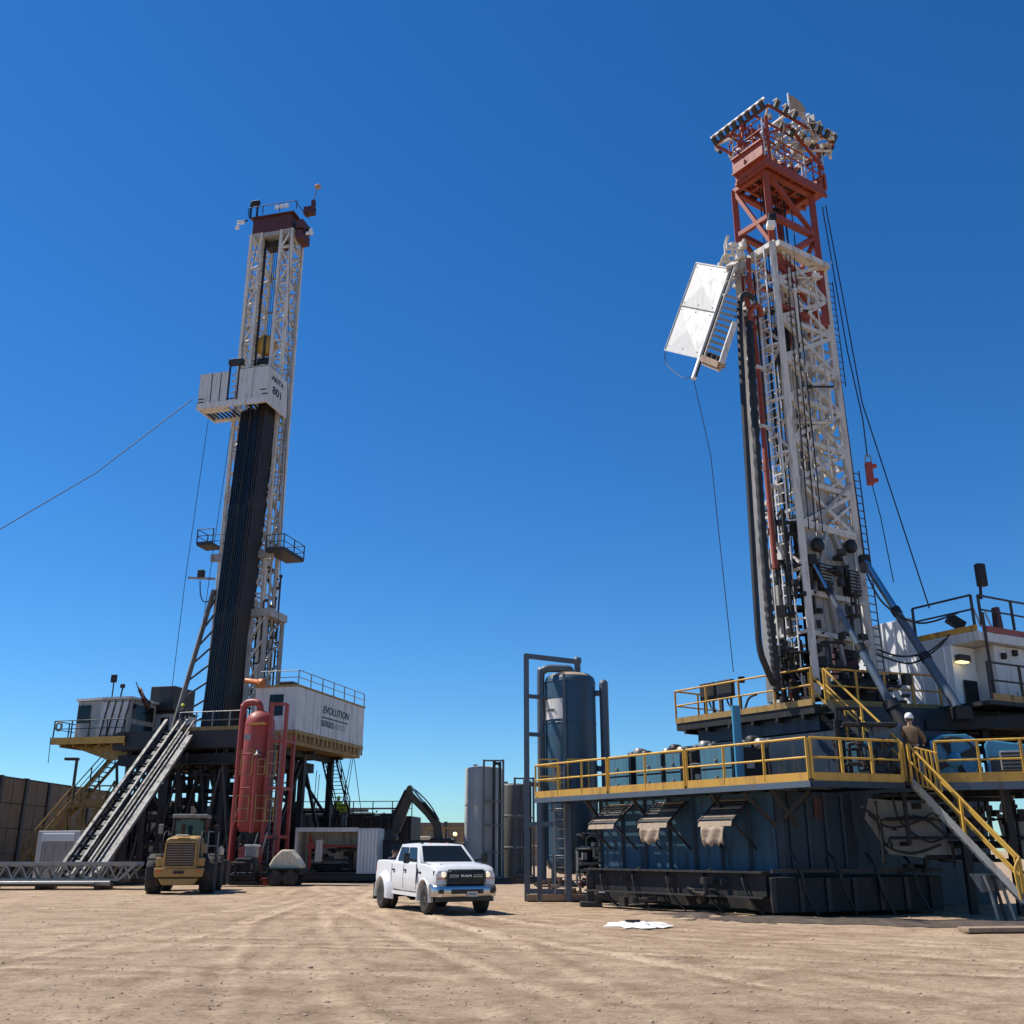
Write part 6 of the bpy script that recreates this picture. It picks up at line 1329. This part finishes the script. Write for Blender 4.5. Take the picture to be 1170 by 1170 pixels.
for (pa, pb_, w_) in ((w2 + ac * .1, B4[3] + UP * .0, .34), (w2 + ac * .25 + ed * .6, B4[3] - UP * .6, .16), (w2 + ac * .3 + ed * 1.2, B4[3] + UP * -.2, .12)): bar('hinge_arm', t2, pa, pb_, w_, w_ * .8, 'mast_white')
clutter(t2, w2.lerp(B4[3], .35) - V((.2, .2, .4)), w2.lerp(B4[3], .95) + V((.2, .3, .5)), 20, 'mast_white', 66, .03, .07, boxes=.4)
lp = [w4 - UP * .05, w4 - UP * .55 + ac * .05, w4.lerp(w3, .5) - UP * .95, w3 + ed * .7]
cable('slack_rope', curve_pts(lp, 8), .016, 'slack dark rope loop below the white wind wall', 'rope')
cable('tag_line', [w3 + ed * .75, at(812, 520, 31.2), at(838, 768, 31)], .013, 'thin dark tag line hanging from the wind wall to the control boxes', 'line')

# hoses, standpipe
setf()
cable('mud_hose', curve_pts([at(862, 342, 31.0), at(852, 336, 30.9), at(845, 350, 30.8), at(848, 430, 30.6), at(856, 560, 30.5), at(864, 690, 30.4), at(868, 740, 30.4), at(876, 764, 30.5), at(884, 782, 30.8)], 8), .10, 'smooth black mud hose looping down the left side of the white mast', 'hose', 'hose')
hp = curve_pts([at(856, 362, 31.6), at(860, 440, 31.5), at(868, 560, 31.3), at(877, 680, 31.2), at(884, 745, 31.1), at(888, 790, 31.2)], 20)
rr_ = [.13 + .02 * math.sin(k * 2.2) + R.uniform(-.012, .012) for k in range(len(hp))]
mb = MB().path([p - hp[-1] for p in hp], rr_, 9); tag(mb.build('wrapped_hose', 'hose', None, frame=M.Translation(hp[-1])), 'lumpy wrapped black hose bundle beside the smooth mud hose', 'hose')
sp_ = [at(855, 296, 32.1), at(858, 345, 32.0), at(866, 420, 31.9), at(876, 540, 31.7), at(886, 650, 31.5)]
t = thing('standpipe', 'orange red standpipe with gooseneck clamped to the white mast side', 'pipe', sp_[-1])
pipe('riser', t, sp_, .09, 'red', 5, 12)
pipe('gooseneck', t, [at(858, 375, 31.6), at(857, 358, 31.5), at(862, 350, 31.5), at(868, 352, 31.6), at(870, 362, 31.7)], .10, 'red', 5, 12)
pipe('gooseneck', t, [at(856, 352, 31.4), at(853, 338, 31.3), at(857, 330, 31.4), at(860, 336, 31.6)], .10, 'red', 5, 12)
rod('white_sleeve', t, at(856, 332, 31.55), at(857.5, 362, 31.55), .1, 'white_clean')
for f, py_ in ((0, 420), (1, 488), (2, 555), (3, 622)):
    q_ = at(868 + (py_ - 420) * .095, py_, 31.8); bar('clamp', t, q_ - E2 * .2, q_ + E2 * .35, .1, .12, 'white_old')

# wires on the right
wt = cp(wE1 * .2, wE2 + .3, 26)
cable('guy_line', [wt, at(965, 350, 33), at(985, 460, 32.5), at(1062, 695, 31.5)], .022, 'dark guy line from the crown down to the white building roof', 'line')
cable('tugger_line', [wt + V((-.1, .1, 0)), at(968, 400, 33), at(986, 480, 32), at(991, 522, 32)], .022, 'dark winch line from the crown holding the red hook weight', 'line')
cable('tail_line', [at(996, 552, 32), at(1006, 590, 31.8), at(1021, 665, 31.5)], .016, 'thin line trailing below the red hook weight', 'line')
hk = at(994, 541, 32); setf(hk); t = thing('hook_weight', 'small red hook weight hanging on a line right of the mast', 'hook')
MB().lohi((-.13, -.1, -.42), (.1, .1, .4)).build('weight', 'vessel_red', t, .04); MB().box((.17, 0, .27), (.16, .12, .14)).build('lug', 'vessel_red', t, .02); MB().box((.17, 0, -.25), (.16, .12, .14)).build('lug', 'vessel_red', t, .02)
pipe('shackle', t, [(-.1, 0, .4), (-.1, 0, .6), (0, 0, .68), (.08, 0, .6), (.08, 0, .4)], .025, 'steel')

# hydraulic raising rams
setf()
def ram(label, stages, Ya, Yb):
    n = len(stages); pts = [at(px, py, Ya + (Yb - Ya) * (py - stages[0][1]) / (stages[-1][1] - stages[0][1])) for px, py, r in stages]
    a, b = pts[0], pts[-1]; L_ = (b - a); t = thing('raising_ram', label, 'ram', b)
    fs = [(p - a).dot(L_) / L_.dot(L_) for p in pts]
    for i in range(n - 1):
        p, q_ = a + L_ * fs[i], a + L_ * fs[i + 1]; r = stages[i][2]
        rod('stage', t, p, q_, r, ('chrome', 'steel_blue', 'steel_blue', 'steel_black')[min(i, 3)] if n > 3 else ('steel_blue', 'steel_blue', 'steel_black')[min(i, 2)])
        if i: rod('gland', t, p - L_.normalized() * .12, p + L_.normalized() * .12, r * 1.2, 'steel_black')
    MB().box(a, (.3, .3, .35)).build('clevis', 'steel_black', t, .04); MB().box(b, (.5, .5, .4)).build('pivot_foot', 'steel_black', t, .05)
ram('silver telescopic ram slanting from the mast over the stair landing', [(927, 640, .06), (950, 677, .09), (984, 742, .125), (1024, 806, .2), (1050, 862, .2)], 31.6, 28.9)
ram('dark blue telescopic ram slanting from the mast toward the white building', [(987, 640, .12), (1024, 700, .135), (1058, 752, .15), (1098, 815, .15)], 32.6, 30.0)

# --- upper stairs and main stairs
setf()
t = thing('landing_stairs', 'yellow railed stairs from the upper floor down to the lower walkway', 'stairs', (10.9, 28.6, DZ))
stairs(t, at(944, 802, 30.2), at(1036, 893, 28.4), nbc * .75, 11, 'steel_dark', 'yellow', .034, 1.0)
t = thing('main_stairs', 'long yellow railed steel stairs descending from the walkway to the dirt', 'stairs', (12.2, 26.3, 0))
m0, m1 = at(1042, 893, 28.2), at(1172, 1030, 26.2)
stairs(t, m0, m1, V((.28, .8, 0)), 15, 'steel', 'yellow', .036, 1.0, 'steel', .26)
pipe('rail_end', t, [m1 + UP * 1.0, m1 + UP * .7 - V((.15, 0, 0)), m1 + UP * .05 - V((.1, 0, 0))], .034, 'yellow', 4)
setf(); gp = at(1050, 900, 28.35)
t = thing('safety_gate', 'leaning yellow barred safety gate at the stair head', 'gate', gp)
ga, gb = at(1050, 898, 28.3), at(1076, 905, 28.0)
for k in range(6): p = ga.lerp(gb, k / 5); bar('bar', t, p, p + UP * 1.02 + V((-.05, 0, 0)), .045, .045, 'yellow')
for z in (.02, 1.02): rod('rail', t, ga + UP * z, gb + UP * z, .03, 'yellow')
MB().box(ga.lerp(gb, .25) + UP * .5 - V((0, .04, 0)), (.16, .03, .35)).build('sign_plate', 'steel_blue', t, .01)

# --- fan platform, right
D0 = at(1068, 893, 28.8); D1 = at(1185, 891, 27.9); D1.z = D0.z
dd_ = (D1 - D0).normalized(); dn_ = V((-dd_.y, dd_.x, 0)); dn_ = dn_ if dn_.y > 0 else -dn_
t = thing('fan_platform', 'right platform with yellow railing before the blue fan housing', 'platform', (D0.x, D0.y, D0.z))
for k in range(9): bar('grating_bar', t, D0 + dn_ * (.06 + k * .125) - UP * .02, D1 + dd_ * .8 + dn_ * (.06 + k * .125) - UP * .02, .07, .04, 'steel')
bar('edge_beam', t, D0 - UP * .14, D1 + dd_ * .8 - UP * .14, .12, .2, 'steel_blue')
railing(t, [D0 + dd_ * .12, D1 + dd_ * .8], 1.08, 1.2, 'yellow', .034, .22, 'amber')
for k in range(3): bar('column', t, D0 + dd_ * (.6 + k * 1.2) + dn_ * 1.0 - UP * .2, D0 + dd_ * (.6 + k * 1.2) + dn_ * 1.0 - UP * (D0.z - .05), .2, .2, 'steel_black')
f0 = D0 + dn_ * 1.2 + dd_ * .02
t = thing('fan_housing', 'blue steel cooling fan housing with dark round fan and louvre box', 'cooler', f0)
MB().prism([f0, f0 + dd_ * 1.3, f0 + dd_ * 1.3 + UP * 1.2, f0 + dd_ * 1.0 + UP * 1.38, f0 + dd_ * .3 + UP * 1.38, f0 + UP * 1.2], dn_ * .8).build('panel', 'blue_bright', t, .03)
rz_ = math.atan2(dn_.y, dn_.x); rotf = M.Rotation(rz_, 3, 'Z') @ M.Rotation(rad(90), 3, 'Y'); fc_ = f0 + dd_ * .62 + UP * .66
MB().lathe([(.02, -.08), (.2, -.06), (.22, .02)], 20, fc_ - dn_ * .03, rotf).build('hub', 'blue_bright', t)
for k in range(4):
    a0 = rad(20 + 90 * k); pts = [fc_ - dn_ * .06 + (dd_ * math.cos(a) + UP * math.sin(a)) * r_ for a, r_ in ((a0, .2), (a0 - .25, .58), (a0 + .22, .6), (a0 + .5, .2))]
    MB().prism(pts, dn_ * -.015).build('blade', 'steel_black', t)
MB().path([fc_ - dn_ * .04 + (dd_ * math.cos(k * .2618) + UP * math.sin(k * .2618)) * .64 for k in range(25)], .035, 6).build('shroud', 'blue_deep', t)
e0 = f0 + dd_ * 1.45
MB().prism([e0, e0 + dd_ * 1.6, e0 + dd_ * 1.6 + UP * .95, e0 + dd_ * .1 + UP * 1.2, e0 + UP * 1.05], dn_ * 1.0).build('engine_cover', 'blue_bright', t, .04)
MB().prism([e0 + dd_ * .1 + UP * .08, e0 + dd_ * 1.45 + UP * .08, e0 + dd_ * 1.45 + UP * .72, e0 + dd_ * .1 + UP * .72], dn_ * -.02).build('dark_panel', 'blue_deep', t)
MB().prism([e0 + dd_ * .35 + UP * .32, e0 + dd_ * .95 + UP * .32, e0 + dd_ * .95 + UP * .86, e0 + dd_ * .35 + UP * .86], dn_ * -.16).build('louvre_box', 'steel', t, .03)
for k in range(5): bar('louvre', t, e0 + dd_ * .38 + UP * (.38 + .1 * k) - dn_ * .18, e0 + dd_ * .92 + UP * (.38 + .1 * k) - dn_ * .18, .03, .05, 'steel_dark')
bar('post', t, e0 + dd_ * 1.75 - dn_ * .1, e0 + dd_ * 1.75 - dn_ * .1 + UP * 2.0, .3, .2, 'blue_bright')
# dark under-structure on the right, tarps and cables
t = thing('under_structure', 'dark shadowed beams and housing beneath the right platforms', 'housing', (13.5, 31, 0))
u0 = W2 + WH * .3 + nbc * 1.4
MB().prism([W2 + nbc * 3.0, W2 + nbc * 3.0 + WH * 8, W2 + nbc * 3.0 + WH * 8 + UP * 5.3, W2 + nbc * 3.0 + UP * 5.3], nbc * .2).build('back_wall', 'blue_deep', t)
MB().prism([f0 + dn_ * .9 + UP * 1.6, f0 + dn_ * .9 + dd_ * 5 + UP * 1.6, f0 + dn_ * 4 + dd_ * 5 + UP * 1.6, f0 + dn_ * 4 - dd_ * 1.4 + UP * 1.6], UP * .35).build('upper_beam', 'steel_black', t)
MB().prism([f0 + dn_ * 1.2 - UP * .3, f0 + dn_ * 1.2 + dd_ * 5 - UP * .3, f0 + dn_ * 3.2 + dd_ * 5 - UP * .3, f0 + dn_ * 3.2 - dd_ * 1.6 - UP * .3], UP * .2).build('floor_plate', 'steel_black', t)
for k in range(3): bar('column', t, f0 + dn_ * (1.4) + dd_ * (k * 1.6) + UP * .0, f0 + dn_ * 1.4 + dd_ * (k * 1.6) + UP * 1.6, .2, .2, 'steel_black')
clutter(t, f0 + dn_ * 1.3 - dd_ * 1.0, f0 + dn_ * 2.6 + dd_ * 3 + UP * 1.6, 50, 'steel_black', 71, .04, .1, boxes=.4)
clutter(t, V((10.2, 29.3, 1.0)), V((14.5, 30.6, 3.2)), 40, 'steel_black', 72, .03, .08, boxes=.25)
for i, (pts, lab) in enumerate((([(992, 912), (1060, 918), (1100, 985), (1016, 976), (988, 935)], 'pale grey tarp sheet hung in the shade under the walkway end'), ([(1138, 930), (1185, 932), (1185, 990), (1150, 972)], 'pale grey tank side seen below the stairs and fan platform'))):
    pp_ = [at(x, y, 29.9 + i * .3) for x, y in pts]; base = pp_[2].copy()
    o = MB().prism([p - base for p in pp_], V((.05, .12, 0))).build(('tarp_sheet', 'grey_tank')[i], 'tarp', None, .01, frame=M.Translation(base)); tag(o, lab, ('tarp', 'tank')[i])
for i, pts in enumerate(([(992, 930), (1015, 945), (1045, 940), (1070, 925)], [(1000, 915), (1008, 960), (1040, 975), (1075, 965)], [(1020, 912), (1030, 940), (1062, 962), (1090, 950)], [(985, 922), (1010, 936), (1052, 934), (1085, 958)])):
    cable('hanging_cable', curve_pts([at(x, y, 29.6) for x, y in pts], 6), .03 + .01 * (i % 2), ('thick dark cable sagging highest across the pale tarp', 'thin dark cable looping lowest across the pale tarp', 'dark cable dipping deepest beside the stair stringer', 'dark cable crossing the pale tarp toward the stair foot')[i], 'cable', 'hose', group='cables drooping under the walkway')
for i, (px, py, r_, h2) in enumerate(((1146, 922, .12, .3),)):
    q_ = at(px, py, 29.4); o = MB().lathe([(r_, -h2 / 2), (r_ * .7, .05), (.02, h2 / 2)], 14).build('cone_cap', 'white_old', None, frame=M.Translation(q_)); tag(o, 'small white cone cap on the grey tank below the fan platform', 'cone')
cp_ = at(1125, 1010, 27.4); setf(cp_); t = thing('cable_tray', 'grey perforated cable tray leaning with hoses beside the stair foot', 'tray')
MB().prism([(-.35, 0, .25), (.45, .1, .25), (.6, .1, -.15), (-.1, 0, -.2)], (0, .04, 0)).build('tray', 'steel', t)
for k in range(3): pipe('hose', t, [(.0 + .18 * k, -.05, .2), (.1 + .18 * k, -.1, -.3), (.15 + .22 * k, -.15, -.95)], .045, ('steel', 'hose', 'steel')[k])

# --- white building at right
setf(); K = at(1119, 717, 31.0); zr = K.z
t = thing('white_building', 'white rig cabin building with roof railing, shaded porch and lit lamp', 'building', (K.x, K.y, UZ))
b1, b2 = V((.5, -.866, 0)), V((.866, .5, 0))
def kb(a, b, z): return V((K.x - b1.x * a + b2.x * b, K.y - b1.y * a + b2.y * b, z))
zf = UZ - .2
MB().prism([kb(.95, -.25, zf), kb(.95, 5, zf), kb(6.5, 5, zf), kb(6.5, -.25, zf)], UP * (zr - .42 - zf)).build('wall', 'white_clean', t)
for k in range(12): bar('wall_rib', t, kb(1.2 + k * .45, -.27, zf), kb(1.2 + k * .45, -.27, zr - .45), .05, .06, 'white_clean')
MB().prism([kb(-.02, -.1, zr - .4), kb(-.02, 5.2, zr - .4), kb(6.6, 5.2, zr - .4), kb(6.6, -.1, zr - .4)], UP * .28).build('roof', 'white', t)
MB().prism([kb(0, -.14, zr - .11), kb(2.3, -.14, zr - .11), kb(2.3, -.14, zr + .09), kb(0, -.14, zr + .09)], b2 * .05).build('roof_edge', 'amber', t)
MB().prism([kb(-.06, .12, zr - .11), kb(-.06, 5.2, zr - .11), kb(-.06, 5.2, zr + .08), kb(-.06, .12, zr + .08)], -b1 * .05).build('roof_edge', 'red', t)
MB().prism([kb(2.4, -.25, zr - .45), kb(6.5, -.25, zr - .45), kb(6.5, -.25, zr + .75), kb(2.4, -.25, zr + .75)], b2 * .3).build('screen_wall', 'white_clean', t)
for k in range(9): bar('wall_rib', t, kb(2.55 + k * .45, -.28, zr - .4), kb(2.55 + k * .45, -.28, zr + .72), .05, .05, 'white_clean')
MB().prism([kb(.25, .9, zf), kb(.25, 5, zf), kb(.94, 5, zf), kb(.94, .9, zf)], UP * (zr - .42 - zf)).build('porch_wall', 'white', t)
MB().prism([kb(.9, .1, zr - 1.5), kb(.9, .75, zr - 1.5), kb(.9, .75, zr - 2.6), kb(.9, .1, zr - 2.6)], b1 * .02).build('door_window', 'glass', t)
MB().box(kb(.8, .1, zr - .85), (.5, .22, .24), M.Rotation(rad(30), 3, 'Z')).build('wall_lamp', 'steel_dark', t, .03)
MB().box(kb(.74, -.05, zr - .98), (.42, .2, .05), M.Rotation(rad(30), 3, 'Z')).build('lamp_tube', 'lamp_lit', t)
for k, (b_, z_) in enumerate(((1.3, .75), (1.9, .6))): MB().box(kb(.2, b_, zr - z_), (.16, .16, .2)).build('bracket', 'steel_black', t, .03)
MB().box(kb(.22, 2.0, zr - 2.0), (.45, .02, .3), M.Rotation(rad(30), 3, 'Z')).build('sign_plate', 'white_old', t)
railing(t, [kb(2.3, -.1, zr + .1), kb(.08, -.1, zr + .1)], .95, 2.5, 'steel_dark', .035, 0)
railing(t, [kb(-.02, .12, zr + .1), kb(-.02, 5, zr + .1)], .95, 1.5, 'steel_dark', .035, 0)
bar('corner_pipe', t, kb(-.05, .18, zf - .4), kb(-.05, .18, zr + .5), .07, .07, 'steel_dark')
MB().box(kb(-.02, .45, zr + 1.75), (.3, .22, .75), M.Rotation(rad(15), 3, 'Z')).build('flood_light', 'steel_black', t, .04); bar('flood_pole', t, kb(0, .3, zr + .95), kb(-.02, .35, zr + 1.5), .07, .07, 'steel_black')
MB().box(kb(1.1, .4, zr + .42), (.55, .35, .3), M.Rotation(.6, 3, 'Y')).build('roof_box', 'steel_black', t, .04)
for k in range(3): bar('strut', t, kb(.15 + .1 * k, .3 + .7 * k, zr + .1), kb(.45 + .1 * k, .5 + .7 * k, zr + .75), .05, .05, 'white_old')
MB().prism([kb(.3, 1.4, zr + .05), kb(.3, 1.7, zr + .05), kb(.3, 1.62, zr + .9), kb(.3, 1.48, zr + .9)], -b1 * .2).build('roof_vent', 'crown_red', t)
rail_p = [kb(-.9, -1.2, UZ), kb(-.9, .3, UZ), kb(-.9, 3.5, UZ)]
MB().prism([kb(-.95, -1.3, UZ - .15), kb(-.95, 5, UZ - .15), kb(.9, 5, UZ - .15), kb(.9, -1.3, UZ - .15)], UP * .12).build('porch_floor', 'steel_black', t)
railing(t, rail_p, 1.1, 1.2, 'steel_dark', .033, .18, 'yellow_dull')
for i, pts in enumerate(([(990, 655), (1010, 690), (1050, 712), (1095, 700)], [(1002, 742), (1030, 750), (1060, 745), (1080, 730)], [(1002, 748), (1040, 758), (1070, 742), (1085, 725)])):
    cable('power_cable', curve_pts([at(x, y, 31.3) for x, y in pts], 6), .03, ('black power cable sagging from the mast to the roof of the white building', 'upper of two black cables sagging low against the white building', 'lower of two black cables sagging low against the white building')[i], 'cable', 'hose', group='power cables to the white building')
# --- workers
wp = at(1046, 880, 28.7)
person('person', (wp.x, wp.y, DZ + .02), rad(160), 'worker in brown jacket and white hard hat at the stair head, seen from behind', 'brown_cloth', 'dark_cloth', 'white_clean', None, 1)
setL(); q0 = toL(at(384, 921, 68.3)); p0_ = at(386.5, 921, 67.2); p1_ = at(394, 923, 67.0)
person('person', (p0_.x, p0_.y, p0_.z - 1.25), rad(10), 'worker in yellow hi-vis shirt halfway down the steep stairs', 'hivis', 'dark_cloth', 'hivis', 'hivis', 0)
person('person', (p1_.x, p1_.y, p1_.z - 1.25), rad(-20), 'worker with white hat and hi-vis shoulders beside the steep stairs', 'hivis', 'tarp', 'white_clean', None, 0)
person('person', (-4.1, 37.2, 0), rad(200), 'person in dark work clothes standing behind the pickup bed', 'dark_cloth', 'dark_cloth', None, None, 1)
fp = at(205, 809, 62); fq = at(219, 802, 63)
setL(); la = toL((-20.6, 62.6, 0)); 
person('person', (-20.7, 63.9, FZ), rad(20), 'worker in dark clothes and yellow helmet on the rig floor at the ramp head', 'dark_cloth', 'dark_cloth', 'hivis', None, 0)

# --- left mast lines
setf()
cable('far_guy_line', [at(220, 456, 62), at(110, 540, 62), at(-60, 640, 62)], .03, 'long guy line running left from the white racking board', 'line')
for i, (pts, lab) in enumerate((([(238, 480), (222, 590), (212, 660)], 'thin line hanging from the racking board past the mast camera'), ([(212, 660), (196, 790)], 'thin line hanging below the mast camera to the cabin'), ([(264, 490), (245, 620), (228, 740)], 'thin line close along the left mast edge'), ([(331, 270), (328, 480), (322, 600), (316, 770)], 'thin line running down the right mast edge'), ([(293, 280), (282, 350), (276, 415)], 'thin line beside the upper left mast leg'), ([(58, 842), (55, 872)], 'short thin line hanging below the grey cabin platform'))):
    cable('hanging_line', [at(x, y, 62.5) for x, y in pts], .022, lab, 'line')

# --- ground bits
sp = atz(730, 1058, 0); setf((sp.x, sp.y, 0)); q = random.Random(9)
rg = []; n = 26
for rr2, z in ((1, .0), (.9, .035), (.7, .06), (.45, .08), (.2, .10)):
    rg.append([V((.68 * rr2 * math.cos(6.2832 * k / n) * (1 + .22 * math.sin(k * 1.9) + .12 * math.sin(k * 3.7)), 1.0 * rr2 * math.sin(6.2832 * k / n) * (1 + .25 * math.sin(k * 2.3)), z * .7 + .02 + .015 * math.sin(k * 2.9 + rr2 * 7))) for k in range(n)])
o = MB().rings(rg, True).build('white_spill', 'powder', None); tag(o, 'bright white powder spill on the dirt before the blue house', 'powder')
s_ = MB().box((-.15, -.1, .12), (.35, .12, .05), M.Rotation(.2, 3, 'Z')).build('scrap_piece', 'steel_black', None, .01); tag(s_, 'small dark scrap lying on the white powder spill', 'scrap')
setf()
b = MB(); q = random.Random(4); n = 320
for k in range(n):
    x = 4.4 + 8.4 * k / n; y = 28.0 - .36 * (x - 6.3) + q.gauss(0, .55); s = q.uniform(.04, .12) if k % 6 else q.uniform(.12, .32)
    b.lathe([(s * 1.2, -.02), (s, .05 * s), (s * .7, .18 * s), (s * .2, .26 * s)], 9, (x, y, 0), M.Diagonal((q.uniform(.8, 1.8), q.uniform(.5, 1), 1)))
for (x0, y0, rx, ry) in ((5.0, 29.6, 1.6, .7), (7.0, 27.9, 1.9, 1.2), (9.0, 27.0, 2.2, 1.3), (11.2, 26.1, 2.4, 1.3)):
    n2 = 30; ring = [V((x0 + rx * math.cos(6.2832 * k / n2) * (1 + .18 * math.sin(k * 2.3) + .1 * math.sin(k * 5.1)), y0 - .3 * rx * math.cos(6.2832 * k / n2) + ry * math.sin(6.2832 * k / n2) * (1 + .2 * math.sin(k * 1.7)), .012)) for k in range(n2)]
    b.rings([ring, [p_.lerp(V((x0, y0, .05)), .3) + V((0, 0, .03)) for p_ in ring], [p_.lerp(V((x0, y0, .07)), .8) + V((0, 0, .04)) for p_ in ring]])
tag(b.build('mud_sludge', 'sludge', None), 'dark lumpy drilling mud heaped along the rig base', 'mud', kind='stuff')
p = atz(1110, 1068, 0); setf((p.x, p.y, 0), rad(8))
for i, (x, y, L2, lab) in enumerate(((.4, .3, 3.6, 'long pale timber mat board lying before the stairs'),)):
    o = MB().lohi((-.4, -.22, 0), (L2, .22, .1)).build('timber_mat', 'timber', None, .02, frame=F @ M.Translation((x, y, .03))); tag(o, lab, 'board')
p = atz(395, 1007, 0)
for i in range(3):
    setf((p.x - 2.5 + .4 * i, p.y - .9 * i, 0), rad(-3)); o = MB().tube((0, 0, .1), (4.6, 0, .1), .07).build('ground_pipe', ('galv', 'crown_red', 'steel')[i], None)
    tag(o, ('pale pipe on the dirt before the open container', 'reddish pipe on the dirt before the open container', 'grey pipe on the dirt, nearest the pickup bed')[i], 'pipe')
p = atz(575, 1000, 0); setf((p.x, 58, 0)); o = MB().lohi((-2.2, -.1, 0), (3.2, .1, .22)).build('kerb_beam', 'steel_dark', None); tag(o, 'long dark beam lying on the dirt before the grey tanks', 'beam')
